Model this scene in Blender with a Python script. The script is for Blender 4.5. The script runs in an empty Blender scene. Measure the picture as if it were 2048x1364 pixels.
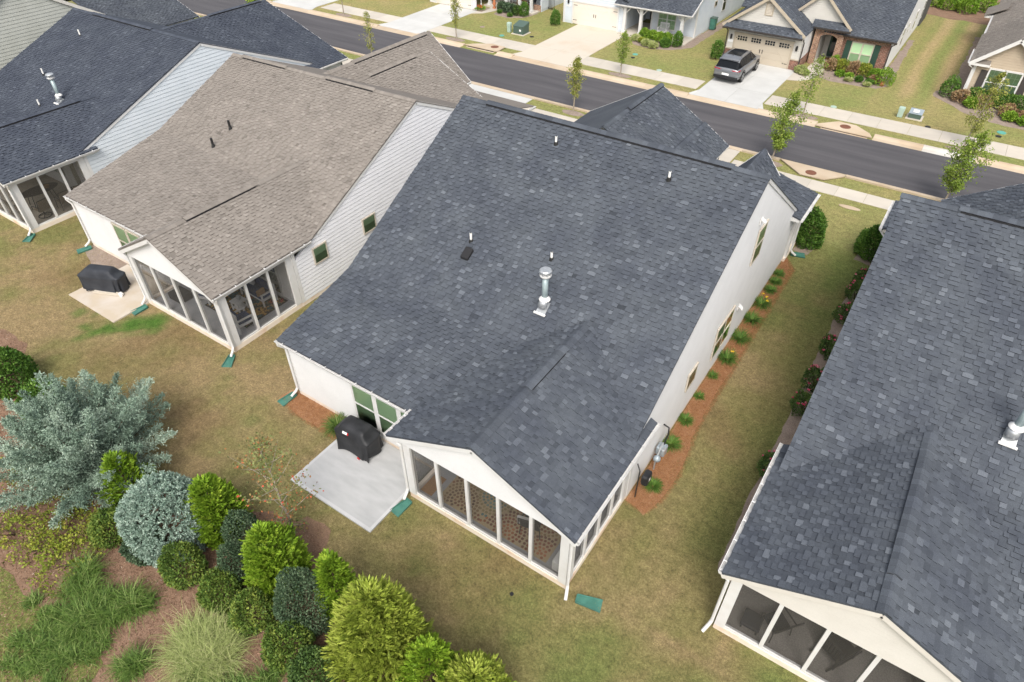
import bpy, bmesh, math, random
import numpy as np
from mathutils import Vector, Matrix

random.seed(7)
RNG = np.random.default_rng(11)
sc = bpy.context.scene
COL = sc.collection
PI = math.pi

# ------------------------------------------------------------------ camera
CAM_H = 17.5
YAW, PITCH, ROLL, FPX = math.radians(-34.186), math.radians(40.949), math.radians(-0.176), 1330.2
cf = Vector((math.sin(YAW) * math.cos(PITCH), math.cos(YAW) * math.cos(PITCH), -math.sin(PITCH)))
cr0 = Vector((math.cos(YAW), -math.sin(YAW), 0.0))
cu0 = cr0.cross(cf)
cr = cr0 * math.cos(ROLL) + cu0 * math.sin(ROLL)
cu = -cr0 * math.sin(ROLL) + cu0 * math.cos(ROLL)
cam_data = bpy.data.cameras.new('drone_camera')
cam = bpy.data.objects.new('drone_camera', cam_data)
COL.objects.link(cam)
M3 = Matrix((cr, cu, -cf)).transposed()
cam.matrix_world = Matrix.Translation((0, 0, CAM_H)) @ M3.to_4x4()
cam_data.sensor_width = 36.0
cam_data.lens = FPX / 2048 * 36.0
cam_data.clip_start = 0.1
cam_data.clip_end = 2000
sc.camera = cam

# ------------------------------------------------------------------ world, sun, exposure
SUN_EL, SUN_AZ = math.radians(52), math.radians(150)      # azimuth clockwise from +Y
w = bpy.data.worlds.new('World'); sc.world = w; w.use_nodes = True
nt = w.node_tree
bg = nt.nodes['Background']
sky = nt.nodes.new('ShaderNodeTexSky'); sky.sky_type = 'NISHITA'; sky.sun_disc = False
sky.sun_elevation = SUN_EL; sky.sun_rotation = SUN_AZ
sky.air_density = 1.0; sky.dust_density = 5.0; sky.ozone_density = 0.6
# thin bright cloud: the same sky with most of its blue taken out
hs = nt.nodes.new('ShaderNodeHueSaturation'); hs.inputs['Saturation'].default_value = 0.42
nt.links.new(sky.outputs[0], hs.inputs['Color']); nt.links.new(hs.outputs[0], bg.inputs[0]); bg.inputs[1].default_value = 0.15
sd = bpy.data.lights.new('sun', 'SUN'); sd.energy = 0.95; sd.angle = math.radians(22); sd.color = (1.0, 0.95, 0.88)
so = bpy.data.objects.new('sun', sd); COL.objects.link(so)
sdir = Vector((math.sin(SUN_AZ) * math.cos(SUN_EL), math.cos(SUN_AZ) * math.cos(SUN_EL), math.sin(SUN_EL)))
so.rotation_euler = sdir.to_track_quat('Z', 'Y').to_euler(); so.location = (0, -10, 60)
sc.view_settings.view_transform = 'Standard'; sc.view_settings.look = 'None'
sc.view_settings.exposure = 0.72; sc.view_settings.gamma = 1.0; sc.view_settings.use_curve_mapping = False
try:
    sc.cycles.max_bounces = 10; sc.cycles.diffuse_bounces = 6; sc.cycles.transparent_max_bounces = 24
    sc.cycles.use_denoising = True
except Exception:
    pass

# ------------------------------------------------------------------ materials
def mat(name, col, rough=.7, col2=None, scale=6.0, detail=4.0, bump=0.0, bscale=60.0, metal=0.0, spec=.3,
        tones=None, alpha=1.0, contrast=(.35, .65), stretch=None, emit=None, coat=0.0, rnd=0.0, fine=0.0, fscale=180.0):
    m = bpy.data.materials.new(name); m.use_nodes = True
    n, l = m.node_tree.nodes, m.node_tree.links
    b = n['Principled BSDF']
    b.inputs['Roughness'].default_value = rough; b.inputs['Metallic'].default_value = metal
    b.inputs['Specular IOR Level'].default_value = spec
    if coat: b.inputs['Coat Weight'].default_value = coat
    geo = n.new('ShaderNodeNewGeometry')
    vec = geo.outputs['Position']
    if stretch:
        mp = n.new('ShaderNodeMapping'); mp.inputs['Scale'].default_value = stretch
        l.new(vec, mp.inputs[0]); vec = mp.outputs[0]
    out = None
    if tones:
        at = n.new('ShaderNodeAttribute'); at.attribute_name = 'tone'
        rp = n.new('ShaderNodeValToRGB'); e = rp.color_ramp.elements
        while len(e) < len(tones): e.new(.5)
        for k, (p, c) in enumerate(tones): e[k].position = p; e[k].color = (*c, 1)
        l.new(at.outputs['Fac'], rp.inputs[0]); out = rp.outputs[0]
    if col2 is not None:
        nz = n.new('ShaderNodeTexNoise'); nz.inputs['Scale'].default_value = scale; nz.inputs['Detail'].default_value = detail
        l.new(vec, nz.inputs['Vector'])
        rp2 = n.new('ShaderNodeValToRGB')
        rp2.color_ramp.elements[0].position = contrast[0]; rp2.color_ramp.elements[1].position = contrast[1]
        l.new(nz.outputs['Fac'], rp2.inputs[0])
        mx = n.new('ShaderNodeMixRGB'); l.new(rp2.outputs[0], mx.inputs[0])
        if out is not None:
            mx.blend_type = 'MULTIPLY'; mx.inputs[0].default_value = 1
            rp2.color_ramp.elements[0].color = (*col, 1); rp2.color_ramp.elements[1].color = (*col2, 1)
            l.remove(mx.inputs[0].links[0]); l.new(out, mx.inputs[1]); l.new(rp2.outputs[0], mx.inputs[2])
        else:
            mx.inputs[1].default_value = (*col, 1); mx.inputs[2].default_value = (*col2, 1)
        out = mx.outputs[0]
    if fine > 0:
        nf = n.new('ShaderNodeTexNoise'); nf.inputs['Scale'].default_value = fscale; nf.inputs['Detail'].default_value = 2
        l.new(vec, nf.inputs['Vector'])
        mr = n.new('ShaderNodeMapRange'); mr.inputs[1].default_value = .3; mr.inputs[2].default_value = .7
        mr.inputs[3].default_value = 1 - fine; mr.inputs[4].default_value = 1 + fine
        l.new(nf.outputs['Fac'], mr.inputs[0])
        m2 = n.new('ShaderNodeMixRGB'); m2.blend_type = 'MULTIPLY'; m2.inputs[0].default_value = 1
        if out is not None: l.new(out, m2.inputs[1])
        else: m2.inputs[1].default_value = (*col, 1)
        l.new(mr.outputs[0], m2.inputs[2]); out = m2.outputs[0]
    if rnd > 0:
        oi = n.new('ShaderNodeObjectInfo')
        mr = n.new('ShaderNodeMapRange'); mr.inputs[3].default_value = 1 - rnd; mr.inputs[4].default_value = 1 + rnd
        l.new(oi.outputs['Random'], mr.inputs[0])
        m2 = n.new('ShaderNodeMixRGB'); m2.blend_type = 'MULTIPLY'; m2.inputs[0].default_value = 1
        if out is not None: l.new(out, m2.inputs[1])
        else: m2.inputs[1].default_value = (*col, 1)
        l.new(mr.outputs[0], m2.inputs[2]); out = m2.outputs[0]
    if out is not None: l.new(out, b.inputs['Base Color'])
    else: b.inputs['Base Color'].default_value = (*col, 1)
    if bump > 0:
        bn = n.new('ShaderNodeTexNoise'); bn.inputs['Scale'].default_value = bscale; bn.inputs['Detail'].default_value = 3
        l.new(vec, bn.inputs['Vector'])
        bp = n.new('ShaderNodeBump'); bp.inputs['Strength'].default_value = bump; bp.inputs['Distance'].default_value = .02
        l.new(bn.outputs['Fac'], bp.inputs['Height']); l.new(bp.outputs[0], b.inputs['Normal'])
    if alpha < 1: b.inputs['Alpha'].default_value = alpha
    if emit:
        b.inputs['Emission Color'].default_value = (*emit, 1); b.inputs['Emission Strength'].default_value = 1
    return m

def color_attr_mat(name, rough=.9, fine=.15, attr='paint'):
    m = bpy.data.materials.new(name); m.use_nodes = True
    n, l = m.node_tree.nodes, m.node_tree.links
    b = n['Principled BSDF']; b.inputs['Roughness'].default_value = rough; b.inputs['Specular IOR Level'].default_value = .1
    at = n.new('ShaderNodeAttribute'); at.attribute_name = attr
    l.new(at.outputs['Color'], b.inputs['Base Color'])
    return m

def glass_mat(name, tint, mixf=.75, rough=.05):
    m = bpy.data.materials.new(name); m.use_nodes = True
    n, l = m.node_tree.nodes, m.node_tree.links
    n.remove(n['Principled BSDF'])
    tr = n.new('ShaderNodeBsdfTransparent'); tr.inputs[0].default_value = (*tint, 1)
    gl = n.new('ShaderNodeBsdfGlossy'); gl.inputs['Roughness'].default_value = rough; gl.inputs[0].default_value = (.9, .95, .9, 1)
    fr = n.new('ShaderNodeFresnel'); fr.inputs[0].default_value = 1.5
    mx = n.new('ShaderNodeMixShader'); l.new(fr.outputs[0], mx.inputs[0]); l.new(tr.outputs[0], mx.inputs[1]); l.new(gl.outputs[0], mx.inputs[2])
    l.new(mx.outputs[0], n['Material Output'].inputs[0])
    return m

def screen_mat(name, col, cover):
    m = bpy.data.materials.new(name); m.use_nodes = True
    n, l = m.node_tree.nodes, m.node_tree.links
    n.remove(n['Principled BSDF'])
    tr = n.new('ShaderNodeBsdfTransparent')
    df = n.new('ShaderNodeBsdfDiffuse'); df.inputs[0].default_value = (*col, 1)
    mx = n.new('ShaderNodeMixShader'); mx.inputs[0].default_value = cover
    l.new(tr.outputs[0], mx.inputs[1]); l.new(df.outputs[0], mx.inputs[2])
    l.new(mx.outputs[0], n['Material Output'].inputs[0])
    return m

def lum(c, k): return tuple(min(1, x * k) for x in c)
DK = (.052, .062, .078)
M = {}
M['shingle_dark'] = mat('charcoal_shingle', (.86, .86, .88), .88, (1.12, 1.11, 1.08), scale=.9, spec=.2, fine=.30, fscale=90,
    tones=[(0, (.025, .029, .035)), (.25, (.063, .072, .086)), (.75, (.088, .100, .119)), (1, (.148, .165, .188))])
M['shingle_blue'] = mat('slate_blue_shingle', (.86, .86, .88), .88, (1.12, 1.11, 1.08), scale=.9, spec=.2, fine=.30, fscale=90,
    tones=[(0, (.024, .028, .037)), (.25, (.050, .059, .077)), (.75, (.068, .079, .100)), (1, (.112, .128, .155))])
M['shingle_brown'] = mat('weathered_brown_shingle', (.94, .94, .94), .9, (1.05, 1.05, 1.05), scale=.9, spec=.2, fine=.28, fscale=90,
    tones=[(0, (.105, .093, .081)), (.3, (.203, .182, .160)), (.7, (.234, .211, .186)), (1, (.275, .25, .222))])
M['vent_dark'] = mat('ridge_vent_plastic', (.02, .02, .022), .8)
M['white_siding'] = mat('white_siding', (.655, .655, .65), .6, (.69, .69, .685), scale=1.5, fine=.03, fscale=30)
M['skylit_siding'] = mat('skylit_white_siding', (.69, .695, .715), .6, (.73, .735, .755), scale=1.5, fine=.03, fscale=30)  # the white siding again, side walls' cool skylight put into its colour
M['blue_siding'] = mat('pale_blue_siding', (.58, .63, .665), .6, (.62, .665, .70), scale=1.5, fine=.03, fscale=30)
M['olive_siding'] = mat('olive_grey_siding', (.40, .41, .37), .6, (.44, .45, .41), scale=1.5, fine=.03, fscale=30)
M['cream_siding'] = mat('cream_siding', (.56, .54, .495), .65, (.60, .58, .535), scale=1.5, fine=.03, fscale=30)
M['tan_siding'] = mat('tan_siding', (.44, .36, .27), .65, (.48, .40, .30), scale=1.5, fine=.03, fscale=30)
M['paleblue2'] = mat('pale_grey_blue_siding', (.58, .63, .68), .6, (.63, .68, .72), scale=1.5, fine=.03, fscale=30)
M['white_trim'] = mat('white_trim', (.66, .66, .65), .45, (.62, .61, .59), scale=3, spec=.4)
M['cream_trim'] = mat('cream_trim', (.64, .615, .565), .45, (.60, .57, .52), scale=3, spec=.4)
M['tan_trim'] = mat('tan_trim', (.42, .36, .28), .5, (.46, .40, .31), scale=3)
M['sand_trim'] = mat('sand_window_frame', (.52, .47, .39), .5)
M['sill'] = mat('stained_slab_edge', (.74, .66, .56), .8, (.62, .42, .27), scale=1.6, contrast=(.5, .8), bump=.1)
M['gutter_in'] = mat('gutter_metal', (.62, .62, .62), .4, spec=.5)
M['porch_floor_grey'] = mat('grey_porch_floor', (.30, .31, .33), .8, (.36, .36, .37), scale=3)
M['porch_floor_dark'] = mat('grey_brown_porch_carpet', (.20, .185, .17), .95, (.28, .26, .24), scale=30, bump=.3)
M['porch_floor_tan'] = mat('tan_porch_floor', (.42, .38, .31), .8, (.36, .32, .26), scale=3)
M['screen'] = screen_mat('insect_screen', (.09, .085, .075), .27)
M['glass'] = glass_mat('green_tint_glass', (.80, .95, .77))
M['dark_glass'] = mat('dark_glass', (.02, .025, .028), .06, spec=.6)
M['blind'] = mat('white_blind', (.70, .74, .66), .6)
M['blind_screened'] = mat('screened_blind', (.36, .40, .33), .7)
M['room'] = mat('dim_room', (.08, .08, .075), .9)
M['black_metal'] = mat('black_metal', (.018, .018, .018), .5, spec=.4)
M['galv'] = mat('galvanised_metal', (.45, .47, .48), .35, (.55, .57, .58), scale=12, metal=.6, spec=.5)
M['flue_grey'] = mat('grey_green_flue', (.28, .35, .36), .4, (.34, .41, .42), scale=8, metal=.3, spec=.5)
M['white_pvc'] = mat('white_pvc', (.78, .77, .74), .4)
M['concrete_new'] = mat('light_concrete', (.37, .375, .375), .85, (.44, .445, .445), scale=1.4, stretch=(1, 3, 1), detail=8, contrast=(.3, .7), bump=.06, fine=.05)
M['concrete_tan'] = mat('tan_stained_concrete', (.47, .40, .31), .85, (.52, .47, .41), scale=1.2, detail=8, contrast=(.38, .62), bump=.06, fine=.05)
M['concrete_white'] = mat('white_concrete', (.52, .52, .50), .85, (.46, .46, .44), scale=.8, detail=8, contrast=(.35, .7), bump=.05, fine=.05, rnd=.05)
M['concrete_walk'] = mat('sidewalk_concrete', (.52, .475, .405), .85, (.47, .43, .37), scale=1.2, detail=8, contrast=(.35, .7), bump=.05, fine=.05, rnd=.07)
M['concrete_curb'] = mat('clay_stained_kerb', (.50, .41, .305), .85, (.43, .33, .225), scale=.7, detail=8, contrast=(.4, .75), bump=.05, fine=.06, rnd=.08)
M['concrete_curb_white'] = mat('clean_kerb', (.56, .55, .52), .85, (.50, .47, .42), scale=.7, detail=8, bump=.05, fine=.06)
M['concrete_drive_b'] = mat('clay_tinted_drive', (.53, .48, .40), .85, (.49, .385, .275), scale=.35, detail=6, contrast=(.5, .8), bump=.05, fine=.05)
M['rust'] = mat('rusty_iron', (.20, .085, .05), .8, (.14, .06, .04), scale=9)
M['asphalt'] = mat('asphalt', (.064, .062, .067), .85, (.098, .094, .099), scale=.5, stretch=(.25, 3, 1), detail=8, contrast=(.3, .7), bump=.2, bscale=140, fine=.12, fscale=60)
M['splash_green'] = mat('green_plastic_splash', (.05, .155, .12), .5, (.07, .20, .155), scale=5)
M['teal_lid'] = mat('teal_lid', (.10, .33, .27), .6)
M['util_green'] = mat('utility_green', (.075, .115, .095), .5)
M['util_pale'] = mat('utility_pale_green', (.36, .47, .40), .5)
M['black_cover'] = mat('black_vinyl_cover', (.016, .017, .019), .55, (.028, .029, .032), scale=3, bump=.25, bscale=8, spec=.35)
M['navy_cover'] = mat('navy_black_cover', (.024, .027, .034), .6, (.038, .042, .05), scale=3, bump=.25, bscale=8, spec=.3)
M['meter_grey'] = mat('meter_grey', (.36, .42, .46), .4, spec=.5, metal=.3)
M['navy'] = mat('navy_cushion', (.022, .045, .12), .85, (.03, .06, .15), scale=8)
M['white_wood'] = mat('white_painted_wood', (.70, .70, .69), .5)
M['wicker'] = mat('tan_wicker', (.38, .24, .12), .8, (.28, .17, .08), scale=40)
M['sling'] = mat('tan_sling_fabric', (.22, .18, .13), .8)
M['brown_table'] = mat('dark_brown_table', (.045, .032, .026), .35, spec=.5)
M['doormat'] = mat('coir_doormat', (.30, .17, .08), .95, (.22, .12, .06), scale=30)
M['grey_fabric'] = mat('dark_grey_cushion', (.035, .036, .04), .9)
M['white_cloth'] = mat('white_cloth', (.72, .72, .70), .8)
M['mulch'] = mat('red_brown_mulch', (.180, .112, .072), .95, (.245, .155, .104), scale=2.2, detail=10, contrast=(.3, .7), bump=.5, bscale=30, fine=.35, fscale=40)
M['straw'] = mat('orange_pine_straw', (.34, .19, .105), .95, (.42, .25, .145), scale=3, detail=10, contrast=(.3, .7), bump=.5, bscale=40, fine=.35, fscale=45)
M['grey_mulch'] = mat('grey_brown_mulch', (.23, .18, .145), .95, (.30, .24, .20), scale=3, detail=10, contrast=(.3, .7), bump=.5, bscale=40, fine=.3, fscale=45)
M['bark'] = mat('grey_bark', (.26, .22, .17), .9, (.36, .31, .25), scale=20)
M['stem'] = mat('brown_stem', (.11, .075, .05), .9)
def leafm(name, a, b, c): return mat(name, (1, 1, 1), .6, spec=.25, tones=[(0, a), (.5, b), (1, c)])
M['juniper'] = leafm('blue_juniper_needles', (.105, .160, .118), (.235, .325, .245), (.40, .49, .39))
M['bluebush'] = leafm('blue_cypress_sprays', (.115, .180, .140), (.235, .330, .262), (.38, .475, .395))
M['arbor'] = leafm('bright_green_arborvitae', (.075, .145, .010), (.175, .295, .020), (.31, .42, .045))
M['gold'] = leafm('yellow_green_arborvitae', (.125, .175, .020), (.26, .325, .042), (.39, .435, .085))
M['holly'] = leafm('dark_holly_leaves', (.030, .064, .016), (.068, .125, .028), (.15, .22, .055))
M['holly_y'] = leafm('yellow_flecked_holly', (.040, .078, .014), (.095, .16, .026), (.26, .31, .06))
M['holly_b'] = leafm('blackish_green_leaves', (.026, .052, .026), (.062, .105, .052), (.15, .20, .115))
M['viburnum'] = leafm('deep_green_leaves', (.028, .075, .010), (.07, .155, .02), (.15, .26, .045))
M['boxwood'] = leafm('bright_boxwood', (.07, .15, .012), (.15, .27, .02), (.26, .37, .05))
M['low'] = leafm('reddish_green_leaves', (.10, .14, .016), (.195, .245, .028), (.33, .31, .05))
M['copper'] = leafm('coppery_leaves', (.14, .085, .04), (.27, .17, .085), (.42, .33, .19))
M['blade'] = leafm('long_green_blades', (.040, .085, .014), (.095, .165, .026), (.25, .31, .10))
M['fountain'] = leafm('fountain_grass_blades', (.17, .22, .06), (.31, .36, .12), (.48, .46, .24))
M['plume'] = leafm('straw_plumes', (.27, .19, .11), (.37, .275, .165), (.47, .37, .24))
M['tree_leaf'] = leafm('street_tree_leaves', (.12, .145, .025), (.24, .265, .05), (.40, .35, .11))
M['tree_leaf_green'] = leafm('green_tree_leaves', (.085, .14, .018), (.18, .26, .034), (.32, .38, .08))
M['maple'] = leafm('maple_leaves', (.10, .13, .04), (.19, .21, .07), (.52, .07, .04))
M['daylily'] = leafm('daylily_leaves', (.04, .10, .014), (.085, .165, .025), (.17, .25, .05))
M['pink'] = leafm('pink_rose_petals', (.50, .035, .11), (.62, .08, .18), (.70, .42, .40))
M['yellow'] = leafm('yellow_petals', (.65, .42, .02), (.72, .5, .03), (.75, .55, .05))
M['red_flower'] = leafm('red_flowers', (.5, .03, .02), (.6, .06, .03), (.65, .12, .05))
M['car_paint'] = mat('graphite_car_paint', (.20, .21, .225), .28, metal=.45, spec=.5, coat=.6)
M['car_glass'] = mat('car_glass', (.012, .014, .017), .12, spec=.06)
M['tyre'] = mat('tyre_rubber', (.015, .015, .015), .8)
M['rim'] = mat('alloy_rim', (.42, .43, .44), .3, metal=.8)
M['tail'] = mat('red_lens', (.40, .012, .03), .25, spec=.5)
M['chrome'] = mat('chrome', (.6, .6, .62), .15, metal=1)
M['plate'] = mat('white_plate', (.75, .75, .74), .5)
M['car_black'] = mat('black_trim', (.02, .02, .022), .5)
M['garage_cream'] = mat('cream_garage_door', (.70, .64, .56), .5)
M['garage_sand'] = mat('sand_garage_door', (.50, .44, .35), .5)
M['shutter_green'] = mat('dark_green_shutter', (.035, .075, .055), .5)
M['shutter_dark'] = mat('dark_brown_shutter', (.06, .052, .048), .6)
M['terracotta'] = mat('terracotta', (.45, .17, .08), .8)
M['red'] = mat('red_plastic', (.5, .03, .03), .4)
M['post_white'] = M['white_trim']

def brick_mat(name, c1, c2, mortar):
    m = bpy.data.materials.new(name); m.use_nodes = True
    n, l = m.node_tree.nodes, m.node_tree.links
    b = n['Principled BSDF']; b.inputs['Roughness'].default_value = .9; b.inputs['Specular IOR Level'].default_value = .15
    g = n.new('ShaderNodeNewGeometry'); sx = n.new('ShaderNodeSeparateXYZ'); l.new(g.outputs['Position'], sx.inputs[0])
    ad = n.new('ShaderNodeMath'); ad.operation = 'ADD'; l.new(sx.outputs[0], ad.inputs[0]); l.new(sx.outputs[1], ad.inputs[1])
    cx = n.new('ShaderNodeCombineXYZ'); l.new(ad.outputs[0], cx.inputs[0]); l.new(sx.outputs[2], cx.inputs[1])
    t = n.new('ShaderNodeTexBrick'); l.new(cx.outputs[0], t.inputs['Vector'])
    t.inputs['Scale'].default_value = 1; t.inputs['Brick Width'].default_value = .24; t.inputs['Row Height'].default_value = .085
    t.inputs['Mortar Size'].default_value = .011; t.inputs['Bias'].default_value = .1
    t.inputs['Color1'].default_value = (*c1, 1); t.inputs['Color2'].default_value = (*c2, 1); t.inputs['Mortar'].default_value = (*mortar, 1)
    nz = n.new('ShaderNodeTexNoise'); nz.inputs['Scale'].default_value = 5; l.new(g.outputs['Position'], nz.inputs['Vector'])
    mr = n.new('ShaderNodeMapRange'); mr.inputs[1].default_value = .3; mr.inputs[2].default_value = .7; mr.inputs[3].default_value = .7; mr.inputs[4].default_value = 1.3
    l.new(nz.outputs['Fac'], mr.inputs[0])
    mx = n.new('ShaderNodeMixRGB'); mx.blend_type = 'MULTIPLY'; mx.inputs[0].default_value = 1
    l.new(t.outputs[0], mx.inputs[1]); l.new(mr.outputs[0], mx.inputs[2]); l.new(mx.outputs[0], b.inputs['Base Color'])
    bp = n.new('ShaderNodeBump'); bp.inputs['Strength'].default_value = .6; bp.inputs['Distance'].default_value = .01; bp.invert = True
    l.new(t.outputs['Fac'], bp.inputs['Height']); l.new(bp.outputs[0], b.inputs['Normal'])
    return m
M['brick_warm'] = brick_mat('warm_brick', (.36, .20, .12), (.24, .125, .085), (.42, .36, .29))
M['brick_red'] = brick_mat('red_brick', (.26, .10, .065), (.17, .07, .05), (.34, .28, .23))

# ------------------------------------------------------------------ object helpers
WOFF = {}                     # world offset of each object, so that children can be written in world coordinates
def thing(name, label, cat, loc=(0, 0, 0), group=None):
    o = bpy.data.objects.new(name, None); COL.objects.link(o)
    o.location = loc; o.empty_display_size = .2
    o['label'] = label; o['category'] = cat
    if group: o['group'] = group
    WOFF[o.name] = Vector(loc)
    return o
def tag(o, label, cat, group=None):
    o['label'] = label; o['category'] = cat
    if group: o['group'] = group
    return o
def struct_empty(name, loc=(0, 0, 0)):
    o = bpy.data.objects.new(name, None); COL.objects.link(o); o.location = loc; o['kind'] = 'structure'
    WOFF[o.name] = Vector(loc)
    return o

def link_mesh(name, me, parent=None):
    o = bpy.data.objects.new(name, me); COL.objects.link(o)
    if parent is not None:
        o.parent = parent; WOFF[o.name] = WOFF[parent.name].copy()
    else: WOFF[o.name] = Vector((0, 0, 0))
    return o

class MB:
    def __init__(s): s.v = []; s.f = []; s.t = []
    def add(s, vs, fs, tone=0.5):
        k = len(s.v); s.v += [tuple(p) for p in vs]; s.f += [tuple(i + k for i in f) for f in fs]; s.t += [tone] * len(fs); return s
    def box(s, x0, y0, z0, x1, y1, z1, tone=.5):
        return s.add([(x0, y0, z0), (x1, y0, z0), (x1, y1, z0), (x0, y1, z0), (x0, y0, z1), (x1, y0, z1), (x1, y1, z1), (x0, y1, z1)],
                     [(0, 3, 2, 1), (4, 5, 6, 7), (0, 1, 5, 4), (1, 2, 6, 5), (2, 3, 7, 6), (3, 0, 4, 7)], tone)
    def obox(s, o, u, n, u0, u1, n0, n1, z0, z1, tone=.5):
        o = Vector(o); u = Vector(u); n = Vector(n)
        P = lambda a, b, c: o + u * a + n * b + Vector((0, 0, c))
        return s.add([P(u0, n0, z0), P(u1, n0, z0), P(u1, n1, z0), P(u0, n1, z0), P(u0, n0, z1), P(u1, n0, z1), P(u1, n1, z1), P(u0, n1, z1)],
                     [(0, 3, 2, 1), (4, 5, 6, 7), (0, 1, 5, 4), (1, 2, 6, 5), (2, 3, 7, 6), (3, 0, 4, 7)], tone)
    def prism(s, pts, off, tone=.5):
        pts = [Vector(p) for p in pts]; off = Vector(off); n = len(pts)
        return s.add(pts + [p + off for p in pts], [tuple(range(n - 1, -1, -1)), tuple(range(n, 2 * n))] + [(i, (i + 1) % n, n + (i + 1) % n, n + i) for i in range(n)], tone)
    def quad(s, *p, tone=.5): return s.add(p, [tuple(range(len(p)))], tone)
    def beam(s, p, q, wd, h, up=(0, 0, 1), side=0.0):
        p = Vector(p); q = Vector(q); d = (q - p).normalized(); a = d.cross(Vector(up)).normalized(); u = a.cross(d).normalized()
        c = []
        for e in (p, q):
            for (i, j) in ((-.5, -.5), (.5, -.5), (.5, .5), (-.5, .5)): c.append(e + a * (i * wd + side) + u * j * h)
        return s.add(c, [(0, 3, 2, 1), (4, 5, 6, 7), (0, 1, 5, 4), (1, 2, 6, 5), (2, 3, 7, 6), (3, 0, 4, 7)])
    def tube(s, pts, r, n=8, cap=True):
        pts = [Vector(p) for p in pts]; rr = r if isinstance(r, (list, tuple)) else [r] * len(pts)
        rings = []
        for i, p in enumerate(pts):
            d = (pts[min(i + 1, len(pts) - 1)] - pts[max(i - 1, 0)]).normalized()
            a = d.orthogonal().normalized() if i == 0 else (pa - d * pa.dot(d)).normalized()
            pa = a; b = d.cross(a)
            rings.append([p + (a * math.cos(2 * PI * k / n) + b * math.sin(2 * PI * k / n)) * rr[i] for k in range(n)])
        vs = [q for R in rings for q in R]; fs = []
        for i in range(len(pts) - 1):
            for k in range(n): fs.append((i * n + k, i * n + (k + 1) % n, (i + 1) * n + (k + 1) % n, (i + 1) * n + k))
        if cap: fs.append(tuple(range(n - 1, -1, -1))); fs.append(tuple((len(pts) - 1) * n + k for k in range(n)))
        return s.add(vs, fs)
    def lathe(s, c, prof, n=16):
        c = Vector(c); vs = []; fs = []
        for r, z in prof:
            for k in range(n): vs.append(c + Vector((r * math.cos(2 * PI * k / n), r * math.sin(2 * PI * k / n), z)))
        for i in range(len(prof) - 1):
            for k in range(n): fs.append((i * n + k, i * n + (k + 1) % n, (i + 1) * n + (k + 1) % n, (i + 1) * n + k))
        fs.append(tuple(range(n - 1, -1, -1))); fs.append(tuple((len(prof) - 1) * n + k for k in range(n)))
        return s.add(vs, fs)
    def build(s, name, m, parent=None, smooth=False, stuff=False, bevel=0.0):
        me = bpy.data.meshes.new(name)
        off = WOFF[parent.name] if parent is not None else Vector((0, 0, 0))
        me.from_pydata([(p[0] - off.x, p[1] - off.y, p[2] - off.z) for p in s.v], [], s.f)
        at = me.attributes.new('tone', 'FLOAT', 'FACE'); at.data.foreach_set('value', s.t)
        me.materials.append(m)
        bm = bmesh.new(); bm.from_mesh(me); bmesh.ops.recalc_face_normals(bm, faces=bm.faces)
        if bevel > 0: bmesh.ops.bevel(bm, geom=bm.edges[:], offset=bevel, segments=1, affect='EDGES')
        bm.to_mesh(me); bm.free()
        if smooth: me.polygons.foreach_set('use_smooth', [True] * len(me.polygons))
        o = link_mesh(name, me, parent)
        if stuff: o['kind'] = 'stuff'
        return o

def np_mesh(name, verts, nper, m, parent=None, tone=None, color=None, stuff=False, local=False):
    """verts (N*nper,3): independent faces of nper corners; fast path"""
    verts = np.asarray(verts, dtype=np.float32).reshape(-1, 3)
    nf = len(verts) // nper
    if parent is not None and not local:
        off = WOFF[parent.name]; verts = verts - np.array(off, dtype=np.float32)
    me = bpy.data.meshes.new(name)
    me.vertices.add(len(verts)); me.vertices.foreach_set('co', verts.ravel())
    me.loops.add(len(verts)); me.loops.foreach_set('vertex_index', np.arange(len(verts), dtype=np.int32))
    me.polygons.add(nf); me.polygons.foreach_set('loop_start', np.arange(0, nf * nper, nper, dtype=np.int32))
    if tone is not None:
        at = me.attributes.new('tone', 'FLOAT', 'FACE'); at.data.foreach_set('value', np.asarray(tone, dtype=np.float32))
    if color is not None:
        at = me.attributes.new('paint', 'FLOAT_COLOR', 'FACE')
        c4 = np.ones((nf, 4), dtype=np.float32); c4[:, :3] = color; at.data.foreach_set('color', c4.ravel())
    me.update(calc_edges=True); me.validate()
    me.materials.append(m)
    o = link_mesh(name, me, parent)
    if stuff: o['kind'] = 'stuff'
    return o

def in_view(x, y, z, marg=20):
    q = np.stack([x, y, z - CAM_H], -1)
    X = q @ np.array(cr); Y = q @ np.array(cu); Z = q @ np.array(cf)
    px = 1024 + FPX * X / Z; py = 682 - FPX * Y / Z
    return (Z > 0) & (px > -marg) & (px < 2048 + marg) & (py > -marg) & (py < 1364 + marg)

class Noise2:
    def __init__(s, seed, n=256): s.n = n; s.g = np.random.default_rng(seed).random((n, n))
    def at(s, x, y, scale):
        X = np.asarray(x) / scale + 1000.37; Y = np.asarray(y) / scale + 1000.71
        i = np.floor(X).astype(int); j = np.floor(Y).astype(int); fx = X - i; fy = Y - j
        fx = fx * fx * (3 - 2 * fx); fy = fy * fy * (3 - 2 * fy); n = s.n
        a = s.g[i % n, j % n]; b = s.g[(i + 1) % n, j % n]; c = s.g[i % n, (j + 1) % n]; d = s.g[(i + 1) % n, (j + 1) % n]
        return (a * (1 - fx) + b * fx) * (1 - fy) + (c * (1 - fx) + d * fx) * fy
    def fbm(s, x, y, scale, o=4):
        r = 0; a = 1; t = 0
        for k in range(o): r = r + a * s.at(x, y, scale); t += a; a *= .55; scale /= 2.03
        return r / t
NZ = Noise2(5)

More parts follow.
